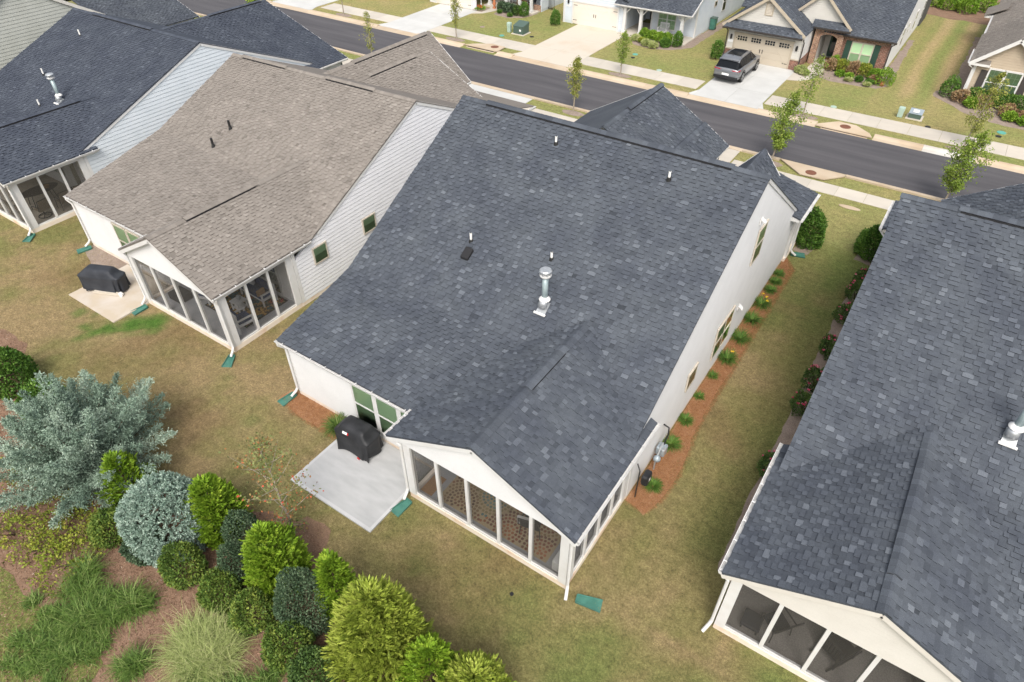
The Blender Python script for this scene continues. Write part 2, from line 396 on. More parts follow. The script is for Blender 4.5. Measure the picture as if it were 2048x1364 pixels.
# ================================================================== GROUND AND STREET
TAN = np.array((.268, .202, .106)); OLV = np.array((.192, .174, .070)); GRN = np.array((.136, .162, .050)); LUSH = np.array((.07, .145, .026))
PATCH = [(-24.9, 8.75, .55, 1), (-24.3, 9.3, .6, 1), (-25.5, 8.1, .42, .9), (-25.75, 7.55, .3, .8), (-26.0, 7.05, .25, .7), (-26.4, 7.6, .28, .8), (-26.9, 8.3, .22, .5),
         (-27.6, 8.0, .28, .55), (-27.2, 8.9, .25, .5), (-16.5, 7.9, .3, .35), (-10.6, 7.6, .25, .3), (-8.0, 6.9, .3, .3), (-19.0, 9.0, .2, .3), (-14.6, 7.2, .4, .25)]
def smooth(a, b, x): t = np.clip((x - a) / (b - a), 0, 1); return t * t * (3 - 2 * t)
def lawn_col(x, y):
    n1 = NZ.fbm(x, y, 4.5); n2 = NZ.fbm(x + 40, y - 17, 1.3); n3 = NZ.fbm(x - 11, y + 60, .45, 3)
    g = .42 + 1.25 * (n1 - .5) + .95 * (n2 - .5) + .6 * (n3 - .5)
    # rear lawn west is drier; a dry band behind the patios
    g = g - .16 * smooth(-13, -17, x) * smooth(12, 9, y) * (y > 0)
    g = g + .12 * smooth(-12, -8, x) * smooth(-2, -6, x) * smooth(9, 5, y)
    g = g + .25 * smooth(-32.5, -34, x) * smooth(12, 10, y)
    # passage between the two charcoal roofed houses
    inp = (x > -4.2) & (x < 0) & (y > 9)
    g = np.where(inp, .42 + .7 * (n1 - .5) + .9 * (n2 - .5) + .25 * smooth(-2.6, -1.0, x) + .35 * smooth(22, 31, y), g)  # deeper olive towards the right house paints in its shade
    # street front lawns are greener
    fr = smooth(26, 33, y); g = g * (1 - fr) + fr * (.72 + .7 * (n1 - .5) + .35 * (n2 - .5) + .3 * (n3 - .5))
    far = smooth(44, 46, y); g = g * (1 - far) + far * (.60 + .9 * (n1 - .5) + .5 * (n2 - .5) + .25 * (n3 - .5))
    # mower stripes across the street between the brick house and the tan house
    st = (x > -5) & (x < 1) & (y > 49)
    wob = NZ.fbm(x * .2, y * .3, 3.0)
    g = np.where(st, .50 + .42 * np.sin((x + wob * .8) * 3.1 + 1.2) * smooth(-5, -3.5, x) * smooth(50, 56, y) + .4 * (n2 - .5), g)
    lush = np.zeros_like(g)
    for (px, py, r, a) in PATCH:
        d2 = ((x - px) ** 2 + (y - py) ** 2) / (r * (1 + .9 * (NZ.fbm(x * 3, y * 3, .7) - .5))) ** 2
        lush = np.maximum(lush, a * np.exp(-d2 ** 2 * .7))
    g = np.clip(g, 0, 1)[..., None]
    c = np.where(g < .5, TAN + (OLV - TAN) * (g / .5), OLV + (GRN - OLV) * ((g - .5) / .5))
    c = c * (1 + .38 * (smooth(27, 33, y))[..., None])
    br = (np.clip((NZ.fbm(x + 90, y + 33, 2.6, 3) - .56) * 5, 0, 1) * (1 - smooth(27, 31, y)))[..., None]
    c = c * (1 - .55 * br) + np.array((.185, .128, .066)) * .55 * br
    lush = np.clip(lush + .35 * (n3 - .5)[...] * (lush > .1), 0, 1)[..., None]
    c = c * (1 - lush) + LUSH * lush
    return c

def lawn_material():
    m = color_attr_mat('dry_mown_lawn'); n, l = m.node_tree.nodes, m.node_tree.links
    b = n['Principled BSDF']; at = [k for k in n if k.type == 'ATTRIBUTE'][0]
    g = n.new('ShaderNodeNewGeometry')
    col = at.outputs['Color']
    for sc_, lo, hi in ((4, .80, 1.2), (13, .72, 1.28), (34, .68, 1.32), (80, .62, 1.38)):
        nz = n.new('ShaderNodeTexNoise'); nz.inputs['Scale'].default_value = sc_; nz.inputs['Detail'].default_value = 3; l.new(g.outputs['Position'], nz.inputs['Vector'])
        mr = n.new('ShaderNodeMapRange'); mr.inputs[1].default_value = .3; mr.inputs[2].default_value = .7; mr.inputs[3].default_value = lo; mr.inputs[4].default_value = hi
        l.new(nz.outputs['Fac'], mr.inputs[0])
        mx = n.new('ShaderNodeMixRGB'); mx.blend_type = 'MULTIPLY'; mx.inputs[0].default_value = 1
        l.new(col, mx.inputs[1]); l.new(mr.outputs[0], mx.inputs[2]); col = mx.outputs[0]
    l.new(col, b.inputs['Base Color'])
    bp = n.new('ShaderNodeBump'); bp.inputs['Strength'].default_value = .8; bp.inputs['Distance'].default_value = .03
    l.new(nz.outputs['Fac'], bp.inputs['Height']); l.new(bp.outputs[0], b.inputs['Normal'])
    return m
LAWN = lawn_material()

def grid_sheet(name, x0, x1, y0, y1, step, z, m):
    nx = int((x1 - x0) / step) + 1; ny = int((y1 - y0) / step) + 1
    xs = np.linspace(x0, x1, nx); ys = np.linspace(y0, y1, ny); X, Y = np.meshgrid(xs, ys, indexing='ij')
    v = np.stack([X, Y, np.full_like(X, z)], -1).reshape(-1, 3)
    i, j = np.meshgrid(np.arange(nx - 1), np.arange(ny - 1), indexing='ij'); a = (i * ny + j).ravel()
    f = np.stack([a, a + ny, a + ny + 1, a + 1], -1)
    me = bpy.data.meshes.new(name); me.from_pydata(v.tolist(), [], f.tolist())
    at = me.attributes.new('paint', 'FLOAT_COLOR', 'POINT'); c = np.ones((len(v), 4), dtype=np.float32); c[:, :3] = lawn_col(v[:, 0], v[:, 1]); at.data.foreach_set('color', c.ravel())
    me.materials.append(m); o = link_mesh(name, me); o['kind'] = 'structure'; return o
grid_sheet('lawn', -74, 22, -9, 96, .28, 0, LAWN)
far = MB().quad((-900, -900, -.04), (900, -900, -.04), (900, 900, -.04), (-900, 900, -.04)).build('ground', mat('distant_grass', (.17, .16, .06), .95, (.12, .15, .045), scale=.05)); far['kind'] = 'structure'

road = MB().quad((-320, 39.0, .006), (260, 39.0, .006), (260, 44.62, .006), (-320, 44.62, .006)).build('road', M['asphalt']); road['kind'] = 'structure'

# drive intervals (x) on both sides
FAR_DRIVES = [(-58.9, -53.6), (-44.9, -40.45), (-30.5, -25.55), (-15.8, -10.9)]
NEAR_DRIVES = [(-46.6, -44.0), (-30.6, -24.3), (-15.4, -9.6)]
def free_spans(x0, x1, cuts):
    s = []; a = x0
    for c0, c1 in sorted(cuts):
        if c0 > a: s.append((a, c0))
        a = max(a, c1)
    if a < x1: s.append((a, x1))
    return s
curb = struct_empty('kerb', (0, 44.6, 0))
def curb_piece(x0, x1, side, low, m):
    g = .004
    yy = (44.60, 44.98, 45.16, 45.42) if side > 0 else (39.03, 38.92, 38.80, 38.58)
    zz = (.008, .016, .105, .105) if not low else (.008, .014, .03, .03)
    pr = list(zip(yy, zz)) + [(yy[3], -.05), (yy[0], -.05)]
    return MB().prism([(x0 + g, y, z) for y, z in pr], (x1 - x0 - 2 * g, 0, 0)).build('kerb_section', m, curb)
def run_curb(side, x0, x1, drives, inlets):
    for a, b in free_spans(x0, x1, drives + inlets):
        n = max(1, round((b - a) / 3.0))
        for k in range(n):
            p, q = a + (b - a) * k / n, a + (b - a) * (k + 1) / n
            white = side > 0 and -3.5 < p < 2.0
            curb_piece(p, q, side, False, M['concrete_curb_white' if white else 'concrete_curb'])
    for a, b in drives:
        n = max(1, round((b - a) / 2.6))
        for k in range(n): curb_piece(a + (b - a) * k / n, a + (b - a) * (k + 1) / n, side, True, M['concrete_curb'])
INL_FAR = [(-35.4, -32.0), (-7.0, -3.55)]; INL_NEAR = [(-7.4, -3.7)]
run_curb(1, -70, 16, FAR_DRIVES, INL_FAR)
run_curb(-1, -62, 14, NEAR_DRIVES, INL_NEAR)

walk = struct_empty('sidewalk', (0, 47.5, 0))
def slabs(y0, y1, x0, x1, step, cuts, off=0):
    for a, b in free_spans(x0, x1, cuts):
        n = max(1, round((b - a) / step))
        for k in range(n):
            p, q = a + (b - a) * k / n, a + (b - a) * (k + 1) / n
            MB().box(p + .007, y0, -.06, q - .007, y1, .022 + random.uniform(-.003, .003)).build('paving_slab', M['concrete_walk'], walk)
slabs(46.62, 48.45, -70, 16, 1.75, FAR_DRIVES)
slabs(36.12, 37.30, -62, 14, 1.5, NEAR_DRIVES)

def driveway(name, x0, x1, y0, y1, m, nx=2, ys=None, flare=None, ysides=0):
    d = struct_empty(name, (x0, y0, 0))
    ys = ys or [y0, (y0 + y1) / 2, y1]
    for j in range(len(ys) - 1):
        for i in range(nx):
            a, b = x0 + (x1 - x0) * i / nx, x0 + (x1 - x0) * (i + 1) / nx
            MB().box(a + .006, ys[j] + .006, -.06, b - .006, ys[j + 1] - .006, .026).build('drive_slab', m, d)
    if flare:
        yc, ym, fw = flare   # triangular flares at the street edge
        for s, xe in ((-1, x0), (1, x1)):
            MB().prism([(xe + s * .004, ym, .024), (xe + s * fw, yc, .024), (xe + s * .004, yc, .024)], (0, 0, -.08)).build('drive_flare', m, d)
    return d
driveway('driveway', -15.55, -11.0, 45.45, 54.25, M['concrete_white'], 2, [45.45, 48.45, 51.4, 54.25], (45.45, 46.6, .45))
driveway('driveway', -30.5, -25.55, 45.45, 55.5, M['concrete_drive_b'], 2, [45.45, 48.45, 51.9, 55.5], (45.45, 46.6, .45))
driveway('driveway', -44.9, -40.45, 45.45, 54.0, M['concrete_white'], 2, [45.45, 48.45, 51.3, 54.0], (45.45, 46.6, .45))
driveway('driveway', -58.9, -54.1, 45.45, 54.0, M['concrete_white'], 2, [45.45, 48.45, 51.3, 54.0], (45.45, 46.6, .45))
driveway('driveway', -15.4, -9.7, 31.9, 38.55, M['concrete_walk'], 2, [31.9, 35.2, 38.55])
driveway('driveway', -30.6, -24.4, 31.7, 38.55, M['concrete_white'], 2, [31.7, 35.2, 38.55])
driveway('driveway', -47.5, -44.1, 31.0, 38.55, M['concrete_walk'], 1, [31.0, 35.2, 38.55])
driveway('driveway', -43.9, -34.2, 31.0, 37.6, M['concrete_walk'], 3, [31.0, 34.4, 37.6])

def flat_shape(name, pts, z, m, kind='structure', thick=.05):
    o = MB().prism([(x, y, z) for x, y in pts], (0, 0, -thick)).build(name, m); o['kind'] = kind; return o
def wobble(pts, amp=.12, step=.35, seed=0, closed=True):
    out = []; n = len(pts)
    for i in range(n if closed else n - 1):
        a, b = pts[i], pts[(i + 1) % n]; L = math.hypot(b[0] - a[0], b[1] - a[1]); k = max(1, int(L / step))
        for t in range(k):
            x = a[0] + (b[0] - a[0]) * t / k; y = a[1] + (b[1] - a[1]) * t / k
            d = (NZ.at(np.array([x * 3.1 + seed]), np.array([y * 3.3]), 1.0)[0] - .5) * 2 * amp
            d2 = (NZ.at(np.array([x * 3.1 + 50]), np.array([y * 3.3 + seed]), 1.0)[0] - .5) * 2 * amp
            out.append((x + d, y + d2))
    return out
# front walks
wk = struct_empty('front_walk', (-10.2, 52.5, 0))
flat_pts = [(-11.0, 52.0), (-10.1, 52.35), (-9.45, 53.3), (-9.25, 54.6), (-9.25, 57.4), (-10.45, 57.4), (-10.45, 54.7), (-10.75, 53.9), (-11.0, 53.75)]
MB().prism([(x, y, .03) for x, y in flat_pts], (0, 0, -.08)).build('walk_slab', M['concrete_walk'], wk)
wk2 = struct_empty('front_walk', (-39.8, 54.2, 0))
MB().prism([(x, y, .03) for x, y in [(-40.42, 53.0), (-39.6, 53.6), (-38.9, 55.4), (-38.9, 56.1), (-40.0, 56.1), (-40.42, 54.0)]], (0, 0, -.08)).build('walk_slab', M['concrete_walk'], wk2)

# storm drain inlets: concrete hood, dark throat, manhole lid
def inlet(label, pts, lid, side, throat, m):
    t = thing('storm_drain', label, 'storm drain', (lid[0], lid[1], 0), 'storm drains at the kerb')
    MB().prism([(x, y, .125) for x, y in pts], (0, 0, -.06)).build('hood', m, t)
    x0, x1, y = throat
    MB().box(x0, y - .12, -.02, x1, y + .30, .064).build('throat', M['vent_dark'], t)
    MB().box(x0 - .06, y - .30, -.05, x1 + .06, y - .14, .013).build('apron', M['concrete_curb'], t)
    MB().lathe((lid[0], lid[1], .124), [(.01, .0), (.33, .0), (.33, .012), (.30, .018), (.0, .018)], 24).build('manhole_lid', M['rust'], t)
    for s in (-1, 1): MB().box((x0 if s < 0 else x1) - .05, y - .10, -.02, (x0 if s < 0 else x1) + .05, y + .32, .066).build('throat_side', m, t)
    return t
inlet('storm drain hood with rusty round lid on the far kerb, nearest the tan house', [(-6.95, 44.72), (-3.6, 44.72), (-3.85, 45.25), (-4.8, 46.05), (-5.9, 46.1), (-6.95, 45.0)], (-5.34, 45.45), 1, (-6.6, -3.9, 44.9), M['concrete_curb'])
inlet('clay stained storm drain hood with rusty lid near the dark green transformer box', [(-35.3, 45.2), (-32.05, 45.2), (-32.15, 46.5), (-33.5, 46.6), (-34.6, 45.9)], (-32.85, 46.0), 1, (-35.0, -32.4, 45.3), M['concrete_curb'])
def inlet_near():
    t = thing('storm_drain', 'tan storm drain apron with rusty round lid on the near kerb', 'storm drain', (-5.4, 37.9, 0), 'storm drains at the kerb')
    MB().prism([(x, y, .11) for x, y in [(-7.36, 38.75), (-3.72, 38.75), (-3.74, 38.5), (-4.6, 37.5), (-5.9, 37.45)]], (0, 0, -.06)).build('hood', M['concrete_curb'], t)
    MB().box(-7.0, 38.72, -.02, -4.0, 38.84, .048).build('throat', M['vent_dark'], t)
    MB().lathe((-5.41, 37.92, .11), [(.01, .0), (.30, .0), (.30, .012), (.27, .018), (.0, .018)], 24).build('manhole_lid', M['rust'], t)
inlet_near()

# planting beds (sheets a few mm above the lawn with an uneven edge)
MULCH_PTS = [(-40, -9), (-40, 5.6), (-30, 5.4), (-27.4, 5.75), (-26.3, 4.9), (-24.1, 4.5), (-21.5, 4.7), (-18.7, 5.0), (-17.2, 4.75), (-15.6, 5.3), (-13.8, 5.5), (-12.5, 5.9), (-11.7, 6.1), (-10.9, 5.9), (-10.3, 5.4), (-9.4, 5.25), (-7.4, 5.3), (-5.6, 5.05), (-4.2, 5.0), (-3.0, 4.2), (-2.0, 2.0), (-2, -9)]
flat_shape('mulch_bed', wobble(MULCH_PTS, .16, .4, 3), .006, M['mulch'])
rear = flat_shape('rough_grass', wobble([(-17.9, .25), (-16.6, .25), (-15.3, .1), (-14.0, .45), (-12.9, .45), (-12.5, -.4), (-12.5, -6), (-22, -6), (-21.5, -1)], .2, .4, 8), .012, LAWN)
me = rear.data; at = me.attributes.new('paint', 'FLOAT_COLOR', 'FACE'); at.data.foreach_set('color', np.tile(np.array([.15, .165, .05, 1], dtype=np.float32), len(me.polygons)))
flat_shape('straw_bed', wobble([(-4.08, 12.35), (-3.4, 12.2), (-3.15, 13.0), (-3.1, 14.2), (-3.4, 16.5), (-3.45, 18.5), (-3.42, 20.5), (-3.5, 22.5), (-3.5, 24.5), (-3.5, 26.5), (-3.65, 28.0), (-4.0, 28.9), (-4.1, 28.9)], .07, .3, 1), .006, M['straw'])
flat_shape('straw_bed', wobble([(-16.5, 9.9), (-16.6, 9.35), (-15.7, 9.1), (-14.6, 9.1), (-13.5, 9.0), (-13.3, 9.4), (-13.3, 9.95), (-16.1, 9.95)], .07, .25, 2), .006, M['straw'])
flat_shape('grey_mulch_bed', wobble([(-.25, 11.5), (-.85, 11.6), (-.9, 14.5), (-.9, 19.1), (-.95, 22.5), (-.98, 25.5), (-.92, 27.6), (-.6, 29.0), (-.25, 29.1)], .07, .3, 4), .006, M['grey_mulch'])
flat_shape('grey_mulch_bed', wobble([(-3.95, 29.6), (-3.3, 29.55), (-3.15, 30.3), (-3.4, 31.0), (-3.9, 31.1)], .07, .25, 5), .006, M['grey_mulch'])
flat_shape('grey_mulch_bed', wobble([(-1.35, 30.4), (-.5, 30.2), (-.2, 31.0), (-.5, 31.9), (-1.3, 31.6)], .07, .25, 6), .006, M['grey_mulch'])
flat_shape('grey_mulch_bed', wobble([(-32.1, 11.3), (-31.9, 10.75), (-30.6, 10.3), (-29.15, 9.9), (-29.15, 11.3)], .04, .25, 7), .006, M['grey_mulch'])
flat_shape('grey_mulch_bed', wobble([(-9.25, 56.7), (-9.2, 54.0), (-8.3, 53.5), (-6.9, 53.5), (-5.2, 53.8), (-4.35, 55.0), (-4.6, 56.6), (-4.9, 67), (-5.3, 67), (-5.4, 56.7)], .1, .35, 9), .006, M['grey_mulch'])
flat_shape('grey_mulch_bed', wobble([(.0, 71), (-.75, 71), (-.8, 56.8), (-1.6, 55.6), (-1.6, 54.6), (-.6, 53.6), (.6, 52.4), (2.2, 51.6), (6, 51.4), (6, 55.2), (.1, 55.2)], .1, .35, 10), .006, M['grey_mulch'])
flat_shape('mulch_bed', wobble([(-7, 76.5), (-3, 75.5), (2, 75.0), (2, 95), (-10, 95)], .3, .6, 11), .006, M['mulch'])
flat_shape('grey_mulch_bed', wobble([(-24.7, 54.6), (-24.0, 53.2), (-22.2, 52.9), (-20.6, 53.7), (-19.6, 55.0), (-19.4, 64), (-20.1, 64), (-20.4, 55.7), (-24.6, 55.5)], .08, .3, 12), .006, M['grey_mulch'])
flat_shape('grey_mulch_bed', wobble([(-39.0, 55.5), (-38.6, 54.0), (-36.9, 53.6), (-35.6, 54.5), (-35.2, 56.4), (-38.8, 56.0)], .08, .3, 13), .006, M['grey_mulch'])
flat_shape('straw_bed', wobble([(-41.0, 53.9), (-39.9, 53.9), (-39.9, 55.3), (-41.0, 55.3)], .06, .3, 14), .034, M['grey_mulch'])
flat_shape('mulch_bed', wobble([(-12.3, 5.4), (-11.2, 5.2), (-10.6, 5.7), (-11.0, 6.35), (-11.9, 6.4)], .1, .3, 15), .010, M['mulch'])
for (x, y, r, kx) in ((-21.6, 46.15, .62, 1.5), (-37.0, 46.1, .65, 1.5), (-8.1, 46.0, .62, 1.5), (1.2, 46.1, .62, 1.4), (-50.0, 46.1, .65, 1.5), (-20.9, 38.05, .55, 1.5), (-7.7, 38.05, .5, 1.3), (1.2, 38.05, .55, 1.4)):
    flat_shape('tree_ring_mulch', [(x + kx * r * math.cos(a) * (1 + .06 * math.sin(5 * a)), y + .38 * math.sin(a)) for a in np.linspace(0, 2 * PI, 28, endpoint=False)], .008, M['grey_mulch'])

# patios
def patio(x0, x1, y0, y1, m):
    o = MB().box(x0, y0, -.1, x1, y1, .055).build('patio', m, bevel=.008); o['kind'] = 'structure'
patio(-13.42, -9.93, 6.98, 9.88, M['concrete_new'])
te = MB()
for (a, b, c, d) in ((-13.42, 6.98, -9.93, 7.09), (-13.42, 7.09, -13.31, 9.2), (-10.04, 7.09, -9.93, 8.9)): te.box(a + .006, b + .006, .05, c - .006, d, .0565)
te_o = te.build('tooled_edge', mat('smooth_concrete_edge', (.46, .465, .465), .7, (.50, .505, .505), scale=2)); te_o.parent = bpy.data.objects['patio']; WOFF['tooled_edge'] = Vector((0, 0, 0))
patio(-29.1, -25.69, 8.4, 11.2, M['concrete_tan'])

# ================================================================== ROOFS, WALLS, WINDOWS (shared builders)
def bil(P, u, v):
    A, B, C, D = [np.array(p, dtype=float) for p in P]
    u = np.asarray(u)[..., None]; v = np.asarray(v)[..., None]
    return (A * (1 - u) + B * u) * (1 - v) + (D * (1 - u) + C * u) * v

def tile_patch(P, seed, expo=.143, keep=None, scale=1.0):
    """rows of random-width tabs over the quad A(eave left) B(eave right) C(ridge right) D(ridge left)"""
    r = np.random.default_rng(seed)
    A, B, C, D = [np.array(p, dtype=float) for p in P]
    n = max(1, int(round(np.linalg.norm((D + C) / 2 - (A + B) / 2) / (expo * scale))))
    W = (np.linalg.norm(B - A) + np.linalg.norm(C - D)) / 2
    out = []
    for i in range(n):
        k = int(W / (.15 * scale)) + 4
        ws = r.choice([.115, .15, .185, .22, .27], k, p=[.18, .26, .28, .18, .10]) * scale
        e = np.cumsum(ws) - r.random() * .4 * scale; e = np.concatenate([[0], e[(e > .05) & (e < W - .05)], [W]]) / W
        m = len(e) - 1
        raised = np.zeros(m); raised[::2] = 1
        if r.random() < .5: raised = 1 - raised
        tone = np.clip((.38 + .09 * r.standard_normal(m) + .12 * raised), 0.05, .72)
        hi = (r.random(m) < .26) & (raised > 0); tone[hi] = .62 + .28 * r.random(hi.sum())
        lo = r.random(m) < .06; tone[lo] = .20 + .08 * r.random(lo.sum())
        v0 = np.full(m, i / n); v1 = np.full(m, min(1.0, (i + 1.30) / n))
        out.append(np.stack([e[:-1], e[1:], v0, v1, raised, tone], -1))
    T = np.concatenate(out)
    ce = bil(P, (T[:, 0] + T[:, 1]) / 2, T[:, 2] + .5 / n)
    if keep is not None:
        k = keep(ce[:, 0], ce[:, 1], ce[:, 2]); T = T[k]; ce = ce[k]
    p00 = bil(P, T[:, 0], T[:, 2]); p10 = bil(P, T[:, 1], T[:, 2]); p11 = bil(P, T[:, 1], T[:, 3]); p01 = bil(P, T[:, 0], T[:, 3])
    nn = np.cross(p10 - p00, p01 - p00); nn /= np.linalg.norm(nn, axis=1)[:, None]; nn[nn[:, 2] < 0] *= -1
    return dict(p00=p00, p10=p10, p11=p11, p01=p01, n=nn, raised=T[:, 4], tone=T[:, 5], c=ce)

def cat_tiles(L): return {k: np.concatenate([t[k] for t in L]) for k in L[0]}
SH_MESH = {}
def shingle_mesh(m, tone_i, raised):
    key = (m.name, tone_i, raised)
    if key not in SH_MESH:
        h = .032 if raised else .008
        v = [(0, 0, h), (1, 0, h), (1, 1, .0015), (0, 1, .0015), (0, 0, 0), (1, 0, 0)]
        f = [(0, 1, 2, 3), (4, 5, 1, 0), (4, 0, 3), (5, 2, 1)]
        me = bpy.data.meshes.new('shingle'); me.from_pydata(v, [], f)
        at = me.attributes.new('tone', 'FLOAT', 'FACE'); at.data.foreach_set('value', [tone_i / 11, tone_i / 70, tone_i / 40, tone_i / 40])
        me.materials.append(m); SH_MESH[key] = me
    return SH_MESH[key]

def lay_shingles(T, m, parent, n_parts=300):
    N = len(T['tone'])
    d = np.linalg.norm(T['c'] - np.array([0, 0, CAM_H]), axis=1)
    vis = in_view(T['c'][:, 0], T['c'][:, 1], T['c'][:, 2], -4)
    wdt = np.linalg.norm(T['p10'] - T['p00'], axis=1)
    score = np.where(vis & (wdt > .10), d, 1e6 + d)
    order = np.argsort(score); single = order[:n_parts] if n_parts else order[:0]
    mask = np.ones(N, bool); mask[single] = False
    off = WOFF[parent.name]
    for i in single:
        a, b, c, e = T['p00'][i], T['p10'][i], T['p11'][i], T['p01'][i]
        ti = int(round(T['tone'][i] * 11)); u = b - a; v = e - a; n = T['n'][i]
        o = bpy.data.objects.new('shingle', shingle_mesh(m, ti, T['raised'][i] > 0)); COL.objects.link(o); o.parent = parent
        WOFF[o.name] = off
        o.matrix_local = Matrix(((u[0], v[0], n[0], a[0] - off.x), (u[1], v[1], n[1], a[1] - off.y), (u[2], v[2], n[2], a[2] - off.z), (0, 0, 0, 1)))
    R = {k: x[mask] for k, x in T.items()}
    h0 = np.where(R['raised'] > 0, .032, .008)[:, None]; n = R['n']
    a, b, c, e = R['p00'] + n * h0, R['p10'] + n * h0, R['p11'] + n * .0015, R['p01'] + n * .0015
    top = np.stack([a, b, c, e], 1); front = np.stack([R['p00'], R['p10'], b, a], 1)
    s1 = np.stack([R['p00'], a, e, R['p01']], 1); s2 = np.stack([R['p10'], R['p11'], c, b], 1)
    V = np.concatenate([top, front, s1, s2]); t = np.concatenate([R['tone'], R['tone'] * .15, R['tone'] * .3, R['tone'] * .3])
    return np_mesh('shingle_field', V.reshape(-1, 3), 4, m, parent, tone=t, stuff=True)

def deck(name, patches, m, parent, drop=.012, skirt=.045, g=8):
    b = MB()
    for P in patches:
        us = np.linspace(0, 1, g + 1)
        U, V = np.meshgrid(us, us, indexing='ij'); X = bil(P, U, V); X[..., 2] -= drop
        vs = X.reshape(-1, 3).tolist(); k = g + 1
        fs = [(i * k + j, (i + 1) * k + j, (i + 1) * k + j + 1, i * k + j + 1) for i in range(g) for j in range(g)]
        rim = [(i, 0) for i in range(g)] + [(g, j) for j in range(g)] + [(g - i, g) for i in range(g)] + [(0, g - j) for j in range(g)]
        n0 = len(vs); vs += [(X[i, j, 0], X[i, j, 1], X[i, j, 2] - skirt) for i, j in rim]; R = len(rim)
        for q in range(R):
            a = rim[q]; c = rim[(q + 1) % R]
            fs.append((a[0] * k + a[1], c[0] * k + c[1], n0 + (q + 1) % R, n0 + q))
        b.add(vs, fs, .25)
    return b.build(name, m, parent)

CAP_MESH = {}
def ridge_caps(p, q, slope, m, parent, vents=(), start=0, seed=0, exposure=.2, wide=.165):
    """rounded cap shingles along a ridge p->q; vents = [(t0, t1)] lengths (m) where the caps ride on a raised vent strip"""
    r = random.Random(seed); p = Vector(p); q = Vector(q); L = (q - p).length; d = (q - p) / L
    a = d.cross(Vector((0, 0, 1))).normalized(); off = WOFF[parent.name]; n = int(L / exposure)
    for (t0, t1) in vents:
        b = MB()
        for s in (-1, 1):
            w0, w1 = .13, .158
            pts = []
            for t in (t0, t1):
                c = p + d * t
                pts.append(c + a * s * .0 + Vector((0, 0, .055))); pts.append(c + a * s * w1 + Vector((0, 0, -slope * w1 + .030))); pts.append(c + a * s * w1 + Vector((0, 0, -slope * w1 - .0)))
            b.add(pts, [(0, 1, 4, 3), (1, 2, 5, 4), (0, 2, 1), (3, 4, 5)])
        b.build('ridge_vent', M['vent_dark'], parent)
    for i in range(n):
        t = i * exposure; up = 0.0
        for (t0, t1) in vents:
            if t0 <= t + .1 <= t1: up = .055
        ti = r.choice([3, 3, 4, 4, 5, 6, 7, 8])
        key = (m.name, ti, round(slope, 2), round(wide, 2))
        if key not in CAP_MESH:
            prof = [(-1, 0), (-.55, .02), (-.2, .033), (.2, .033), (.55, .02), (1, 0)]; vs = []
            for (y, lift) in ((0, .014), (.27, .003)):
                for (s, h) in prof: vs.append((s * wide, y, -slope * abs(s) * wide * .92 + h * .35 + lift))
            for (s, h) in prof: vs.append((s * wide, 0, -slope * abs(s) * wide - .012))
            k = len(prof); fs = [(j, j + 1, k + j + 1, k + j) for j in range(k - 1)] + [(2 * k + j, 2 * k + j + 1, j + 1, j) for j in range(k - 1)]
            me = bpy.data.meshes.new('ridge_cap'); me.from_pydata(vs, [], fs)
            at = me.attributes.new('tone', 'FLOAT', 'FACE'); at.data.foreach_set('value', [ti / 11] * len(fs)); me.materials.append(m); CAP_MESH[key] = me
        o = bpy.data.objects.new('ridge_cap', CAP_MESH[key]); COL.objects.link(o); o.parent = parent; WOFF[o.name] = off
        c = p + d * t + Vector((0, 0, up + .012)) - off; z = Vector((0, 0, 1)); zz = a.cross(d).normalized()
        o.matrix_local = Matrix(((a.x, d.x, zz.x, c.x), (a.y, d.y, zz.y, c.y), (a.z, d.z, zz.z, c.z), (0, 0, 0, 1)))

def prof_range(profile, z):
    """s-interval where the top profile is at or above z"""
    ss = []
    for (s0, z0), (s1, z1) in zip(profile[:-1], profile[1:]):
        if (z0 >= z): ss.append(s0)
        if (z1 >= z): ss.append(s1)
        if (z0 - z) * (z1 - z) < 0: ss.append(s0 + (s1 - s0) * (z - z0) / (z1 - z0))
    return (min(ss), max(ss)) if len(ss) > 1 else None

def wall(parent, o, u, n, profile, m, expo=.178, thick=.12, zb=0.0, joined=False, z_start=.2, name='wall', base_m=None):
    """wall panel standing on o along u (profile = [(s, ztop)]), facing n, clad with lap boards"""
    o = Vector(o); u = Vector(u); n = Vector(n)
    P = lambda s, z, d=0.0: o + u * s + n * d + Vector((0, 0, z - o.z))
    pts = [P(profile[0][0], zb)] + [P(s, z) for s, z in profile] + [P(profile[-1][0], zb)]
    wl = MB().prism(pts, -n * thick).build(name, m if not base_m else base_m, parent)
    zmax = max(z for s, z in profile); z = z_start; bb = MB()
    while z < zmax - .02:
        z1 = min(z + expo - .021, zmax - .004)
        r0, r1 = prof_range(profile, z), prof_range(profile, z1)
        if r0 is None: break
        if r1 is None: r1 = ((r0[0] + r0[1]) / 2, (r0[0] + r0[1]) / 2 + .01)
        b = bb if joined else MB()
        lo, hi = .032, .018
        b.add([P(r0[0], z, 0.002), P(r0[1], z, 0.002), P(r0[1], z, lo), P(r0[0], z, lo), P(r1[0], z1, hi), P(r1[1], z1, hi), P(r1[0], z1, .002), P(r1[1], z1, .002)],
              [(0, 3, 2, 1), (3, 4, 5, 2), (0, 6, 4, 3), (1, 2, 5, 7), (6, 7, 5, 4)])
        if not joined: b.build('siding_board', m, wl)
        z += expo
    if joined: bb.build('siding', m, wl, stuff=True)
    return wl

